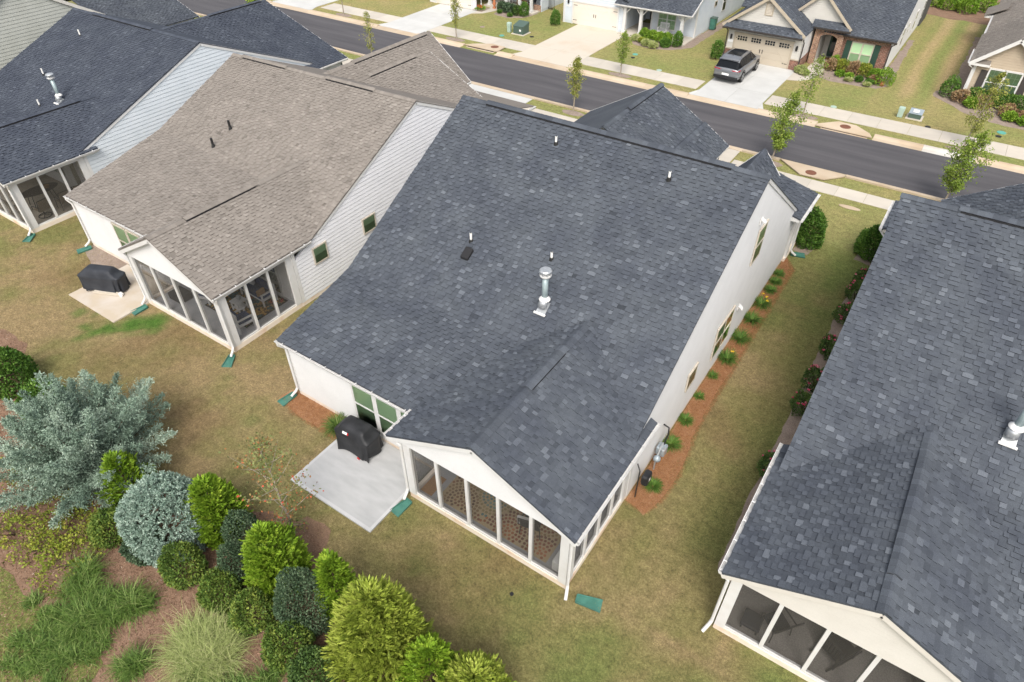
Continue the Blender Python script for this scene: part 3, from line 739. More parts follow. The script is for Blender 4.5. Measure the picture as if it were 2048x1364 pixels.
def window(parent, o, u, n, wd, z0, z1, frame='white_trim', mull=1, blind='blind', slats=True, casing=.09, rail=True, depth=.05, glass='glass', grid=None, split=.5):
    """double-hung unit: casing, sashes, meeting rail, tinted pane, blind slats behind"""
    o = Vector(o); fm = M[frame]; f = MB(); c = casing
    f.obox(o, u, n, 0, wd, .0, depth, z0, z0 + c); f.obox(o, u, n, 0, wd, .0, depth + .012, z1 - c, z1)
    f.obox(o, u, n, 0, c, .0, depth - .004, z0 + c, z1 - c); f.obox(o, u, n, wd - c, wd, .0, depth - .004, z0 + c, z1 - c)
    for k in range(1, mull):
        s = wd * k / mull; f.obox(o, u, n, s - c * .8, s + c * .8, .0, depth - .006, z0 + c, z1 - c)
    zm = z0 + (z1 - z0) * split
    if rail: f.obox(o, u, n, c, wd - c, .0, depth + .004, zm - .03, zm + .03)
    win = f.build('window', fm, parent)
    for k in range(mull):
        a = c if k == 0 else wd * k / mull + c * .8; b = wd - c if k == mull - 1 else wd * (k + 1) / mull - c * .8
        MB().quad(*[Vector(o) + Vector(u) * s_ + Vector(n) * .040 + Vector((0, 0, z_)) for s_, z_ in ((a, z0 + c), (b, z0 + c), (b, z1 - c), (a, z1 - c))]).build('pane', M[glass], win)
        for (q0, q1, bm_) in ((z0 + c, zm, 'blind_screened'), (zm, z1 - c, 'blind')):
            bl = MB()
            if slats:
                z = q0 + .01
                while z < q1 - .02:
                    bl.add([Vector(o) + Vector(u) * a + Vector(n) * .030 + Vector((0, 0, z)), Vector(o) + Vector(u) * b + Vector(n) * .030 + Vector((0, 0, z)),
                            Vector(o) + Vector(u) * b + Vector(n) * .019 + Vector((0, 0, z + .047)), Vector(o) + Vector(u) * a + Vector(n) * .019 + Vector((0, 0, z + .047))], [(0, 1, 2, 3)])
                    z += .052
            bl.obox(o, u, n, a, b, .002, .015, q0, q1)
            bl.build('blind', M[bm_] if blind == 'blind' else M[blind], win)
        if grid:
            gx, gz = grid; g = MB()
            for i in range(1, gx): s = a + (b - a) * i / gx; g.obox(o, u, n, s - .012, s + .012, .030, .038, z0 + c, z1 - c)
            for i in range(1, gz): s = z0 + (z1 - z0) * i / gz; g.obox(o, u, n, a, b, .030, .036, s - .012, s + .012)
            g.build('muntins', fm, win)
    return win

def gutter(parent, p, q, out, m='white_trim', hang=True):
    """open K-style trough from p to q; out = outward horizontal direction"""
    p = Vector(p); q = Vector(q); d = (q - p); L = d.length; d /= L; out = Vector(out)
    prof = [(0, 0), (0, -.10), (.09, -.10), (.125, -.02), (.125, .004), (.113, .004), (.113, -.02), (.082, -.09), (.012, -.09), (.012, 0)]
    b = MB(); vs = []
    for e in (p, q):
        for (a, z) in prof: vs.append(e + out * a + Vector((0, 0, z)))
    k = len(prof); b.add(vs, [(j, (j + 1) % k, k + (j + 1) % k, k + j) for j in range(k)])
    b.add([p, p + Vector((0, 0, -.1)), p + out * .09 + Vector((0, 0, -.1)), p + out * .125], [(0, 1, 2, 3)])
    b.add([q, q + Vector((0, 0, -.1)), q + out * .09 + Vector((0, 0, -.1)), q + out * .125], [(0, 1, 2, 3)])
    g = b.build('gutter', M[m], parent)
    if hang:
        h = MB(); n = int(L / .75)
        for i in range(n + 1):
            c = p + d * (L * (i + .5) / (n + 1)); h.obox(c, d, out, -.018, .018, .0, .12, -.004, .006)
        h.build('gutter_strap', M[m], g)
    return g

def downspout(parent, top, foot, kick, m='white_trim'):
    t = Vector(top); f = Vector(foot); k = Vector(kick)
    b = MB()
    b.tube([t, t + Vector((0, 0, -.10)), Vector((f.x, f.y, t.z - .35)), Vector((f.x, f.y, .32))], .045, 6)
    b.tube([Vector((f.x, f.y, .36)), Vector((f.x, f.y, .25)) + k * .08, Vector((f.x, f.y, .10)) + k * .30], .05, 6)
    return b.build('downspout', M[m], parent)
def splash_block(label, x, y, ang, L=.62):
    t = thing('splash_block', label, 'splash block', (x, y, 0), 'green plastic splash blocks under the downspouts')
    b = MB(); c, s = math.cos(ang), math.sin(ang)
    u = Vector((c, s, 0)); n = Vector((-s, c, 0)); o = Vector((x, y, 0))
    b.add([o + n * .10 + Vector((0, 0, .05)), o - n * .10 + Vector((0, 0, .05)), o + u * L - n * .17 + Vector((0, 0, .018)), o + u * L + n * .17 + Vector((0, 0, .018))], [(0, 1, 2, 3)])
    b.build('tray', M['splash_green'], t)
    w_ = MB()
    for sg in (-1, 1):
        w_.prism([o + n * sg * .10 + Vector((0, 0, .008)), o + u * L + n * sg * .17 + Vector((0, 0, .008)), o + u * L + n * sg * .185 + Vector((0, 0, .06)), o + n * sg * .115 + Vector((0, 0, .11))], n * sg * .015)
    w_.obox(o, u, n, -.02, .0, -.11, .11, .008, .11)
    w_.build('rim_wall', M['splash_green'], t)
    return t

def vent_pipe(parent, x, y, z, h=.45, r=.042, m='white_pvc'):
    h *= .78
    p = MB().tube([(x, y, z - .15), (x, y, z + h)], r, 10).build('vent_pipe', M[m], parent, smooth=False)
    MB().lathe((x, y, z + h), [(r * .5, .001), (r * .8, .001), (r * .8, .004)], 10).build('pipe_mouth', M['black_metal'], p)
    b = MB(); b.lathe((x, y, z - .02), [(.10, -.06), (.07, .07), (.05, .10)], 10)
    b.build('pipe_boot', M['black_metal'], p)
    return p

def flue(parent, x, y, z, sl):
    f = MB().tube([(x, y, z), (x, y, z + 1.18)], .10, 14).build('flue_pipe', M['flue_grey'], parent, smooth=True)
    MB().lathe((x, y, z + 1.16), [(.10, 0), (.17, .02), (.19, .06), (.19, .09), (.10, .09)], 16).build('cap_collar', M['white_trim'], f)
    c = MB(); c.lathe((x, y, z + 1.40), [(.02, .03), (.17, .03), (.20, .0), (.20, -.03), (.19, -.03)], 18); c.build('cap_lid', M['galv'], f)
    st = MB()
    for k in range(8):
        a = 2 * PI * k / 8; st.box(x + .165 * math.cos(a) - .012, y + .165 * math.sin(a) - .012, z + 1.22, x + .165 * math.cos(a) + .012, y + .165 * math.sin(a) + .012, z + 1.40)
    st.lathe((x, y, z + 1.22), [(.08, 0), (.08, .17)], 10)
    st.build('cap_cage', M['galv'], f)
    MB().lathe((x, y, z + .30), [(.10, .10), (.13, .06), (.19, .0), (.19, -.02), (.11, -.02)], 16).build('storm_collar', M['white_pvc'], f, smooth=True)
    MB().tube([(x, y, z + .3), (x - .02, y - .10, z + .02)], [.14, .17], 14).build('flashing_cone', M['galv'], f, smooth=True)
    a = MB()
    yb = y - .30; zb = z - .30 * sl + .05
    a.beam((x - .21, yb, zb), (x + .21, yb, zb), .07, .045)
    MB().prism([(x - .17, yb + .03, zb - .005), (x + .17, yb + .03, zb - .005), (x + .15, y + .12, z + .12 * sl + .045), (x - .15, y + .12, z + .12 * sl + .045)], (0, 0, -.03)).build('flashing_sheet', M['galv'], f)
    a.build('base_flashing', M['white_pvc'], f)
    return f

# ================================================================== THE FOUR REAR-FACING HOUSES
def plane_main(P):
    A, B, C, D = [np.array(p, float) for p in P]
    def z(x, y):
        u = (x - A[0]) / (B[0] - A[0]); y0 = A[1] + (B[1] - A[1]) * u; y1 = D[1] + (C[1] - D[1]) * u; v = (y - y0) / (y1 - y0)
        return (A[2] + (B[2] - A[2]) * u) * (1 - v) + (D[2] + (C[2] - D[2]) * u) * v
    return z

def gable_wing(root, cx, half, y0, y1, zr, ze, shing, tile='right', seed=1, vents=(), n_parts=0, rake='white_trim', gut=True, caps=True):
    """roof with its ridge along Y"""
    R = [(cx + half, y0, ze), (cx + half, y1, ze), (cx, y1, zr), (cx, y0, zr)]
    Lf = [(cx - half, y1, ze), (cx - half, y0, ze), (cx, y0, zr), (cx, y1, zr)]
    rf = deck('wing_roof', [R, Lf], shing, root)
    T = []
    if tile in ('right', 'both'): T.append(tile_patch(R, seed))
    if tile in ('left', 'both'): T.append(tile_patch(Lf, seed + 1))
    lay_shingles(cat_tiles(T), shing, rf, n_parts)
    if caps: ridge_caps((cx, y1, zr + .01), (cx, y0, zr + .01), (zr - ze) / half, shing, rf, vents, seed=seed)
    b = MB()
    for s in (-1, 1):
        b.beam((cx, y1 + .025, zr - .11), (cx + s * half, y1 + .025, ze - .11), .04, .18)
    b.build('rake_board', M[rake], root)
    if gut:
        gutter(root, (cx + half, y0 + 3, ze - .02), (cx + half, y1 - .05, ze - .02), (1, 0, 0))
    MB().prism([(cx - half + .3, y1 - .25, 0), (cx + half - .3, y1 - .25, 0), (cx + half - .3, y1 - .25, ze), (cx, y1 - .25, zr - .15), (cx - half + .3, y1 - .25, ze)], (0, -.12, 0)).build('front_wall', M['white_siding'], root)
    MB().prism([(cx + half - .3, y1 - .25, 0), (cx + half - .3, y0, 0), (cx + half - .3, y0, ze), (cx + half - .3, y1 - .25, ze)], (-.12, 0, 0)).build('wing_wall', M['white_siding'], root)
    return rf

def rear_house(S):
    X0, m, Y0 = S['X0'], S['m'], S['Y0']
    T = lambda x, y, z: (X0 + m * x, Y0 + y, z)
    root = thing('house', S['label'], 'house', (X0, Y0, 0), S.get('group'))
    sh = M[S['shingle']]; sid = M[S['siding']]; trim = S.get('trim', 'white_trim')
    W, D, PW, PD, RY = 12.0, S['depth'], 5.67, S['pd'], S.get('rear', 1.2)
    px = S['pridge']; pe0, pe1, pze, pzr = S['pe0'], S['pe1'], S['pze'], S['pzr']
    (ke, ze), (kyl, kzl), (kyr, kzr), (ryl, ryr), (rzl, rzr) = S['eave'], S['kinkL'], S['kinkR'], S['ridgey'], S['ridgez']
    xl, xr = W + .16, -.08
    fl, fze = S['front']
    # --- foundation slab
    f = MB(); f.box(*sorted_box(T(PW, RY - .014, -.3), T(W + .014, D, .19))); f.box(*sorted_box(T(-.014, PD + .01, -.3), T(PW - .01, D - .01, .185))); f.build('foundation', M['sill'], root)
    # --- main roof
    def xlerp(a, b, x): return a + (b - a) * (x - xr) / (xl - xr)      # quantity at local x between right(xr) and left(xl)
    kpx = (xlerp(kyr, kyl, px), xlerp(kzr, kzl, px))
    sgnw = (lambda L: [L[1], L[0], L[3], L[2]]) if m > 0 else (lambda L: L)
    up_full = sgnw([T(xl, kyl, kzl), T(xr, kyr, kzr), T(xr, ryr, rzr), T(xl, ryl, rzl)])
    low_left = sgnw([T(xl, ke, ze), T(px, ke, ze), T(px, kpx[0], kpx[1]), T(xl, kyl, kzl)])
    sl = (rzr - kzr) / (ryr - kyr); ext = S.get('ext', 1.25)
    low_right = sgnw([T(px, kpx[0] - ext, kpx[1] - sl * ext), T(xr, kyr - ext, kzr - sl * ext), T(xr, kyr, kzr), T(px, kpx[0], kpx[1])])
    front = [T(xr, fl, fze), T(xl, fl, fze), T(xl, ryl, rzl), T(xr, ryr, rzr)]
    zpL = lambda x: pzr - (pzr - pze) * (np.abs((x - X0) * m) - px) / (pe1 - px)
    zpR = lambda x: pzr - (pzr - pze) * (px - (x - X0) * m) / (px - pe0)
    lx = lambda x: (x - X0) * m
    def zporch(x):
        a = lx(x); z = np.where(a > px, zpL(x), zpR(x)); return np.where((a < pe1) & (a > pe0), z, -9)
    PY1 = S['py1']
    def kmain(x, y, z): return (z > zporch(x) - .03) | (y - Y0 > PY1)
    roof = deck('roof', [up_full, low_left, low_right, front], sh, root)
    tiles = [tile_patch(up_full, S['seed'], keep=kmain), tile_patch(low_left, S['seed'] + 1, keep=kmain), tile_patch(low_right, S['seed'] + 2, keep=kmain)]
    # --- porch roof (ridge along Y)
    yf = -.22
    pl = [T(pe1, PY1, pze), T(pe1, yf, pze), T(px, yf, pzr), T(px, PY1, pzr)]
    pr_ = [T(pe0, yf, pze), T(pe0, PY1, pze), T(px, PY1, pzr), T(px, yf, pzr)]
    zm_up, zm_lo, zm_ext = plane_main(up_full), plane_main(low_left), plane_main(low_right)
    def zmain(x, y):
        a = lx(x); ky = np.where(a > px, kpx[0] + (kyl - kpx[0]) * (a - px) / (xl - px), kpx[0] + (kyr - kpx[0]) * (px - a) / (px - xr))
        lo = np.where(a > px, zm_lo(x, y), zm_ext(x, y))
        return np.where(y - Y0 > ky, zm_up(x, y), np.where(y - Y0 < ke, -9, lo))
    gend = S['gut_end']
    def kporch(x, y, z): return (z > zmain(x, y) - .03) | ((lx(x) < -.06) & (y - Y0 < gend))
    zat = lambda a: pzr - (pzr - pze) * (px - a) / (px - pe0)
    pin = [T(.06, yf, zat(.06)), T(.06, PY1, zat(.06)), T(px, PY1, pzr), T(px, yf, pzr)]
    pout = [T(pe0, yf, pze), T(pe0, gend, pze), T(.06, gend, zat(.06)), T(.06, yf, zat(.06))]
    prf = deck('porch_roof', [pl, pin, pout], sh, root)
    # trim the deck beyond the eave return: nothing visible there, it sinks under the main roof
    t2 = [tile_patch(sgnw(pl), S['seed'] + 3, keep=kporch), tile_patch(sgnw(pr_), S['seed'] + 4, keep=kporch)]
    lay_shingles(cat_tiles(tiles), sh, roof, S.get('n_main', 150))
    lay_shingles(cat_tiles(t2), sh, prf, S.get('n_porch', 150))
    vl = S.get('vents', [(1.2, 10.6)])
    ridge_caps(T(xl, ryl, rzl + .012), T(xr, ryr, rzr + .012), sl, sh, roof, vl, seed=S['seed'])
    # porch ridge from its front edge until it dies in the main roof
    ps = (pzr - pze) / (px - pe0); yend = S['pr_end']
    ridge_caps(T(px, yf, pzr + .012), T(px, yend, pzr + .012), ps, sh, prf, S.get('pvents', [(1.4, 5.0)]), seed=S['seed'] + 5)
    # --- walls
    ux, uy = Vector((m, 0, 0)), Vector((0, 1, 0))
    def zr_(y):   # roof height at right wall
        if y < kyr: return kzr - sl * (kyr - y)
        if y < ryr: return kzr + (y - kyr) * sl
        return rzr - (y - ryr) * (rzr - fze) / (fl - ryr)
    ys = [PD, kyr, ryr, D]
    side_n = Vector((-m, 0, 0))
    wall(root, T(0, 0, 0), uy, side_n, [(y, zr_(y) - .10) for y in ys], sid, S.get('expo', .178))
    wall(root, T(W, 0, 0), uy, Vector((m, 0, 0)), [(RY, 2.6), (kyl, kzl - .1), (ryl, rzl - .1), (D, zr_(D) - .1)], sid, joined=True)
    rs = M[S.get('rear_siding', S['siding'])]
    wall(root, T(PW, RY, 0), ux, Vector((0, -1, 0)), [(0, 2.62), (W - PW, 2.62)], rs, S.get('expo', .178))
    MB().prism([T(0, D, 0), T(W, D, 0), T(W, D, zr_(D) - .15), T(0, D, zr_(D) - .15)], (0, -.1, 0)).build('front_wall', sid, root)
    # corner boards
    cb = MB(); cb.box(*sorted_box(T(W - .10, RY - .03, .18), T(W + .03, RY + .10, 2.6))); cb.build('corner_board', M[trim], root)
    cb = MB(); cb.box(*sorted_box(T(-.035, PD + .0, .18), T(.0, PD + .16, 2.62))); cb.build('corner_board', M[trim], root)
    cb = MB(); cb.box(*sorted_box(T(-.035, D - .14, .18), T(.03, D + .02, zr_(D) - .2))); cb.build('corner_board', M[trim], root)
    # rakes and fascia
    rk = MB()
    for a, b_ in ((T(xr + .03, kyr - ext * .55, zr_(kyr - ext * .55) - .10), T(xr + .03, kyr, kzr - .10)), (T(xr + .03, kyr, kzr - .10), T(xr + .03, ryr, rzr - .10)), (T(xr + .03, ryr, rzr - .10), T(xr + .03, fl, fze - .10))):
        rk.beam(a, b_, .03, .17)
    rk.build('rake_board', M[trim], root)
    rk = MB()
    for a, b_ in ((T(xl - .03, ke, ze - .10), T(xl - .03, kyl, kzl - .10)), (T(xl - .03, kyl, kzl - .10), T(xl - .03, ryl, rzl - .10))): rk.beam(a, b_, .03, .17)
    rk.build('rake_board', M[trim], root)
    fa = MB(); fa.box(*sorted_box(T(pe1 - .1, ke + .03, ze - .20), T(xl, ke + .06, ze - .015))); fa.build('fascia', M[trim], root)
    so_ = MB(); so_.box(*sorted_box(T(pe1, ke + .06, ze - .20), T(xl, RY, ze - .175))); so_.build('soffit', M[trim], root)
    gutter(root, T(xl + .02, ke + .03, ze - .01), T(pe1 - .05, ke + .03, ze - .01), (0, -1, 0), trim)
    gutter(root, T(pe0 + .02, yf + .02, pze - .01), T(pe0 + .02, gend, pze - .01), (-m, 0, 0), trim)
    gutter(root, T(pe1 - .02, yf + .02, pze - .01), T(pe1 - .02, ke, pze - .01), (m, 0, 0), trim)
    MB().box(*sorted_box(T(pe0 + .03, PD + .02, pze - .20), T(-.03, gend, pze - .03))).build('eave_return', M[trim], root)
    # --- porch
    MB().box(*sorted_box(T(.12, .12, -.2), T(PW - .12, PD, .14))).build('porch_floor', M[S['pfloor']], root)
    sl_ = MB()
    sl_.box(*sorted_box(T(0, 0, -.2), T(PW, .14, .22))); sl_.box(*sorted_box(T(0, .14, -.2), T(.14, PD, .22))); sl_.box(*sorted_box(T(PW - .14, .14, -.2), T(PW, RY, .22)))
    sl_.build('porch_sill', M['sill'], root)
    MB().box(*sorted_box(T(.02, .02, .22), T(PW - .02, .12, .30))).build('sill_board', M[trim], root)
    MB().box(*sorted_box(T(.02, .13, .22), T(.12, PD, .30))).build('sill_board', M[trim], root)
    zb = pze - .32
    bm_ = MB(); bm_.box(*sorted_box(T(-.0, 0, zb), T(PW, .16, pze - .06))); bm_.box(*sorted_box(T(0, .16, zb), T(.16, PD, pze - .06))); bm_.box(*sorted_box(T(PW - .16, .16, zb), T(PW, RY, pze - .06)))
    bm_.build('porch_beam', M[trim], root)
    MB().box(*sorted_box(T(.16, .16, zb + .10), T(PW - .16, PD, zb + .14))).build('porch_ceiling', M['white_trim'], root)
    nb = S['bays'];
    for xx in (0.0, PW - .26):
        MB().box(*sorted_box(T(xx, -.012, .22), T(xx + .26, .15, zb))).build('porch_post', M[trim], root)
    MB().box(*sorted_box(T(-.012, .15, .22), T(.13, .36, zb))).build('porch_post', M[trim], root)
    MB().box(*sorted_box(T(-.014, PD - .30, .22), T(.13, PD - .002, zb))).build('porch_post', M[trim], root)
    xs = np.linspace(.13, PW - .13, nb + 1)
    for xx in xs[1:-1]: MB().box(*sorted_box(T(xx - .05, .01, .30), T(xx + .05, .13, zb))).build('porch_mullion', M[trim], root)
    for a, b_ in zip(xs[:-1], xs[1:]): MB().box(*sorted_box(T(a, .060, .30), T(b_, .064, zb))).build('screen', M['screen'], root)
    nr = S['rbays']; yy = np.linspace(.25, PD - .16, nr + 1)
    for y in yy[1:-1]: MB().box(*sorted_box(T(.01, y - .05, .30), T(.13, y + .05, zb))).build('porch_mullion', M[trim], root)
    for a, b_ in zip(yy[:-1], yy[1:]): MB().box(*sorted_box(T(.060, a, .30), T(.064, b_, zb))).build('screen', M['screen'], root)
    MB().box(*sorted_box(T(PW - .064, .15, .30), T(PW - .060, RY, zb))).build('screen', M['screen'], root)
    # inner walls of the porch with a door and windows
    iw = MB(); iw.box(*sorted_box(T(.02, PD - .10, .14), T(PW, PD - .003, zb + .1))); iw.build('inner_wall', M['white_siding'], root)
    iw = MB(); iw.box(*sorted_box(T(PW - .10, RY, .14), T(PW - .003, PD, zb + .1))); iw.build('inner_wall', M['white_siding'], root)
    ib = T(PW - .10, 0, 0)
    window(root, T(1.0, PD - .10, 0), ux, Vector((0, -1, 0)), .9, .16, 2.15, slats=False, blind='room', rail=False, casing=.14)
    window(root, T(2.6, PD - .10, 0), ux, Vector((0, -1, 0)), 1.8, .75, 2.15, mull=2, slats=False, blind='blind_screened')
    window(root, T(PW - .10, RY + .5, 0), uy, Vector((-m, 0, 0)), 1.4, .75, 2.1, mull=1, slats=False, blind='blind_screened')
    # porch gable end
    g = [(pe0 + .14, pze - .16), (px, pzr - .18), (pe1 - .14, pze - .16)]
    wall(root, T(0, 0, 0), ux, Vector((0, -1, 0)), [(a, z) for a, z in g], M[S.get('gable', S.get('rear_siding', S['siding']))], .15, thick=.08, zb=pze - .30, z_start=pze - .28, name='porch_gable')
    rk = MB()
    for a in (pe0, pe1): rk.beam(T(px, yf + .02, pzr - .135), T(a, yf + .02, pze - .135), .03, .16)
    for a in (pe0, pe1): rk.beam(T(px, yf * .5 - .0, pzr - .185), T(a, yf * .5, pze - .185), abs(yf) - .04, .02)
    rk.build('porch_rake', M[S.get('prake', trim)], root)
    # downspouts: both porch corners and the far rear corner
    downspout(root, T(pe0 - .04, yf + .12, pze - .05), T(-.08, -.05, 0), (-m * .35, -.9, 0), trim)
    downspout(root, T(pe1 + .02, yf + .12, pze - .05), T(PW + .07, -.02, 0), (m * -.12, -.9, 0), trim)
    downspout(root, T(xl - .1, ke - .06, ze - .06), T(W - .0, RY - .08, 0), (m * .3, -.9, 0), trim)
    return root, T, roof, prf

def sorted_box(a, b): return (min(a[0], b[0]), min(a[1], b[1]), min(a[2], b[2]), max(a[0], b[0]), max(a[1], b[1]), max(a[2], b[2]))

# ---- main house (white, charcoal roof, centre of the photograph)
H3, T3, R3, PR3 = rear_house(dict(X0=-4.13, m=-1, Y0=8.71, label='white house with charcoal shingle roof and mosaic rug in its screened porch, mid photo', seed=31,
    shingle='shingle_dark', siding='white_siding', depth=19.6, pd=3.65, pridge=2.92, pe0=-.25, pe1=6.07, pze=2.84, pzr=4.35, py1=6.6, pr_end=5.75,
    eave=(.97, 2.70), kinkL=(4.64, 3.56), kinkR=(4.64, 3.56), ridgey=(11.9, 11.9), ridgez=(7.6, 7.6), front=(19.7, 2.7), ext=1.2, gut_end=4.62,
    bays=5, rbays=4, pfloor='porch_floor_grey', n_main=150, n_porch=150, vents=[(1.2, 11.0)], pvents=[(2.7, 4.5)]))
# right wall windows and fittings
SN = Vector((1, 0, 0)); UY = Vector((0, 1, 0))
window(H3, (-4.092, 21.33, 0), UY, SN, .95, 3.75, 5.25, frame='sand_trim', casing=.06)
window(H3, (-4.092, 18.95, 0), UY, SN, 1.7, .92, 2.42, frame='sand_trim', mull=2, casing=.06)
window(H3, (-4.092, 16.40, 0), UY, SN, .8, 1.42, 2.22, frame='sand_trim', rail=False, casing=.06)
def wall_cap(parent, y, z, x=-4.10, name='wall_vent'):
    b = MB(); b.box(x, y - .10, z - .12, x + .05, y + .10, z + .12); b.prism([(x + .05, y - .09, z + .10), (x + .05, y + .09, z + .10), (x + .20, y + .08, z + .0), (x + .20, y - .08, z + .0)], (0, 0, -.06))
    b.build(name, M['white_trim'], parent, bevel=.01)
wall_cap(H3, 21.15, 5.72); wall_cap(H3, 21.40, 1.82)
UX = Vector((1, 0, 0)); RN = Vector((0, -1, 0))
window(H3, (-13.10, 9.872, 0), UX, RN, 1.05, .50, 2.36, frame='white_trim', casing=.10)
window(H3, (-12.05, 9.872, 0), UX, RN, 1.05, .50, 2.36, frame='white_trim', casing=.10)
window(H3, (-11.00, 9.872, 0), UX, RN, 1.05, .50, 2.36, frame='white_trim', casing=.10)
for (x, y, z, h) in ((-12.37, 15.68, 4.86, .42), (-9.29, 16.03, 5.06, .36), (-11.47, 19.75, 7.15, .36), (-7.02, 19.63, 7.08, .36)): vent_pipe(R3, x, y, z, h)
flue(R3, -8.66, 14.62, 4.27, .557)
bv = MB(); bv.prism([(-12.36, 15.02, 4.50), (-12.04, 15.02, 4.50), (-12.04, 15.40, 4.72), (-12.36, 15.40, 4.72)], (0, -.03, .12)); bv.build('box_vent', M['vent_dark'], R3, bevel=.02)
# street side: garage gable, entry gables and the low porch roof
gable_wing(H3, -13.0, 4.0, 26.6, 32.95, 5.0, 2.72, M['shingle_dark'], 'right', 41, vents=[(.1, 3.9)])
gable_wing(H3, -10.35, 1.45, 27.8, 32.9, 3.62, 2.72, M['shingle_dark'], 'right', 43, gut=False)
gable_wing(H3, -6.45, .95, 25.6, 29.9, 4.35, 3.25, M['shingle_dark'], 'right', 45, gut=False)
R = [(-3.72, 27.4, 2.80), (-3.72, 30.15, 2.80), (-6.6, 30.15, 3.55), (-6.6, 27.4, 3.55)]
fr = deck('entry_roof', [R], M['shingle_dark'], H3); lay_shingles(tile_patch(R, 47), M['shingle_dark'], fr, 0)
gutter(H3, (-3.72, 27.4, 2.78), (-3.72, 30.15, 2.78), (1, 0, 0))
MB().prism([(-3.76, 27.42, 2.62), (-3.76, 27.42, 2.78), (-6.5, 27.42, 3.5), (-6.5, 27.42, 2.62)], (0, .04, 0)).build('entry_gable', M['white_trim'], H3)
MB().box(-4.25, 28.55, .16, -4.02, 28.8, 2.62).build('entry_post', M['white_trim'], H3)
MB().box(-4.25, 29.85, .16, -4.02, 30.1, 2.62).build('entry_post', M['white_trim'], H3)
MB().box(-6.6, 28.35, -.1, -4.0, 30.15, .16).build('entry_slab', M['sill'], H3)
MB().box(-6.6, 27.5, 2.56, -3.9, 30.1, 2.62).build('entry_ceiling', M['white_trim'], H3)
downspout(H3, (-3.62, 28.75, 2.72), (-3.93, 28.95, 0), (.8, .3, 0))

# ---- neighbour on the right (same plan, mirrored)
H4, T4, R4, PR4 = rear_house(dict(X0=-.31, m=1, Y0=9.99, label='charcoal roofed house with cream porch gable at the right edge of the photo', seed=61,
    shingle='shingle_dark', siding='white_siding', rear_siding='white_siding', gable='cream_siding', prake='cream_trim', depth=19.6, pd=3.65, pridge=2.9, pe0=-.25, pe1=6.05, pze=2.82, pzr=4.32, py1=6.6, pr_end=5.75,
    eave=(.97, 2.70), kinkL=(4.64, 3.56), kinkR=(4.64, 3.56), ridgey=(11.95, 11.95), ridgez=(7.5, 7.5), front=(19.7, 2.7), ext=1.2, gut_end=4.62,
    bays=5, rbays=4, pfloor='porch_floor_dark', n_main=140, n_porch=160, vents=[(.4, 10.6)], pvents=[(1.0, 5.0)]))
flue(R4, 4.22, 16.42, 4.55, .557)
gable_wing(H4, 5.2, 4.2, 26.5, 32.8, 5.3, 2.72, M['shingle_dark'], 'left', 63)
L = [(-.70, 31.4, 2.80), (-.70, 28.6, 2.80), (2.0, 28.6, 3.5), (2.0, 31.4, 3.5)]
fr = deck('entry_roof', [L], M['shingle_dark'], H4); lay_shingles(tile_patch(L, 67), M['shingle_dark'], fr, 0)
gutter(H4, (-.70, 28.6, 2.78), (-.70, 31.4, 2.78), (-1, 0, 0))
MB().prism([(-.66, 28.62, 2.62), (-.66, 28.62, 2.78), (1.9, 28.62, 3.45), (1.9, 28.62, 2.62)], (0, .04, 0)).build('entry_gable', M['cream_trim'], H4)
MB().box(-.45, 29.7, .1, -.22, 29.95, 2.6).build('entry_post', M['white_trim'], H4)
downspout(H4, (-.74, 28.75, 2.72), (-.42, 28.6, 0), (-.8, .3, 0))

# ---- brown roofed neighbour on the left
H2, T2, R2, PR2 = rear_house(dict(X0=-20.0, m=-1, Y0=10.03, label='white house with weathered brown shingle roof and floral rug on its screened porch', seed=81,
    shingle='shingle_brown', siding='skylit_siding', rear_siding='white_siding', depth=19.6, pd=3.55, pridge=2.95, pe0=-.12, pe1=5.75, pze=2.82, pzr=4.34, py1=8.4, pr_end=7.0, rear=1.24,
    eave=(1.1, 2.70), kinkL=(6.4, 3.92), kinkR=(5.9, 3.40), ridgey=(11.6, 11.8), ridgez=(6.15, 6.25), front=(19.7, 2.75), ext=1.6, gut_end=4.55,
    bays=4, rbays=3, pfloor='porch_floor_grey', n_main=150, n_porch=150, vents=[(.9, 4.0), (6.8, 9.8)], pvents=[(1.6, 4.9)]))
window(H2, (-19.962, 17.55, 0), UY, SN, .82, 1.52, 2.30, frame='sand_trim', rail=False, casing=.06)
window(H2, (-19.962, 14.62, 0), UY, SN, .78, 1.55, 2.36, frame='sand_trim', rail=False, casing=.06)
window(H2, (-28.85, 11.232, 0), UX, RN, 1.0, .62, 2.36, frame='sand_trim', casing=.07)
window(H2, (-27.80, 11.232, 0), UX, RN, 1.0, .62, 2.36, frame='sand_trim', casing=.07)
for (x, y, z) in ((-28.25, 16.65, 3.98), (-28.19, 17.74, 4.46)): vent_pipe(R2, x, y, z, .48, .06, 'black_metal')
gable_wing(H2, -28.4, 3.0, 24.0, 32.9, 5.15, 2.72, M['shingle_brown'], 'right', 91, vents=[(.4, 6.6)])
gable_wing(H2, -26.6, 4.0, 23.2, 30.6, 4.95, 2.9, M['shingle_brown'], 'right', 93, vents=[(1.3, 5.0)], gut=False)
R = [(-25.2, 31.9, 2.7), (-20.0, 31.9, 2.7), (-20.0, 29.5, 3.3), (-25.2, 29.5, 3.3)]
fr = deck('entry_roof', [R], M['shingle_brown'], H2)
gutter(H2, (-20.0, 29.6, 2.72), (-20.0, 31.8, 2.72), (1, 0, 0))

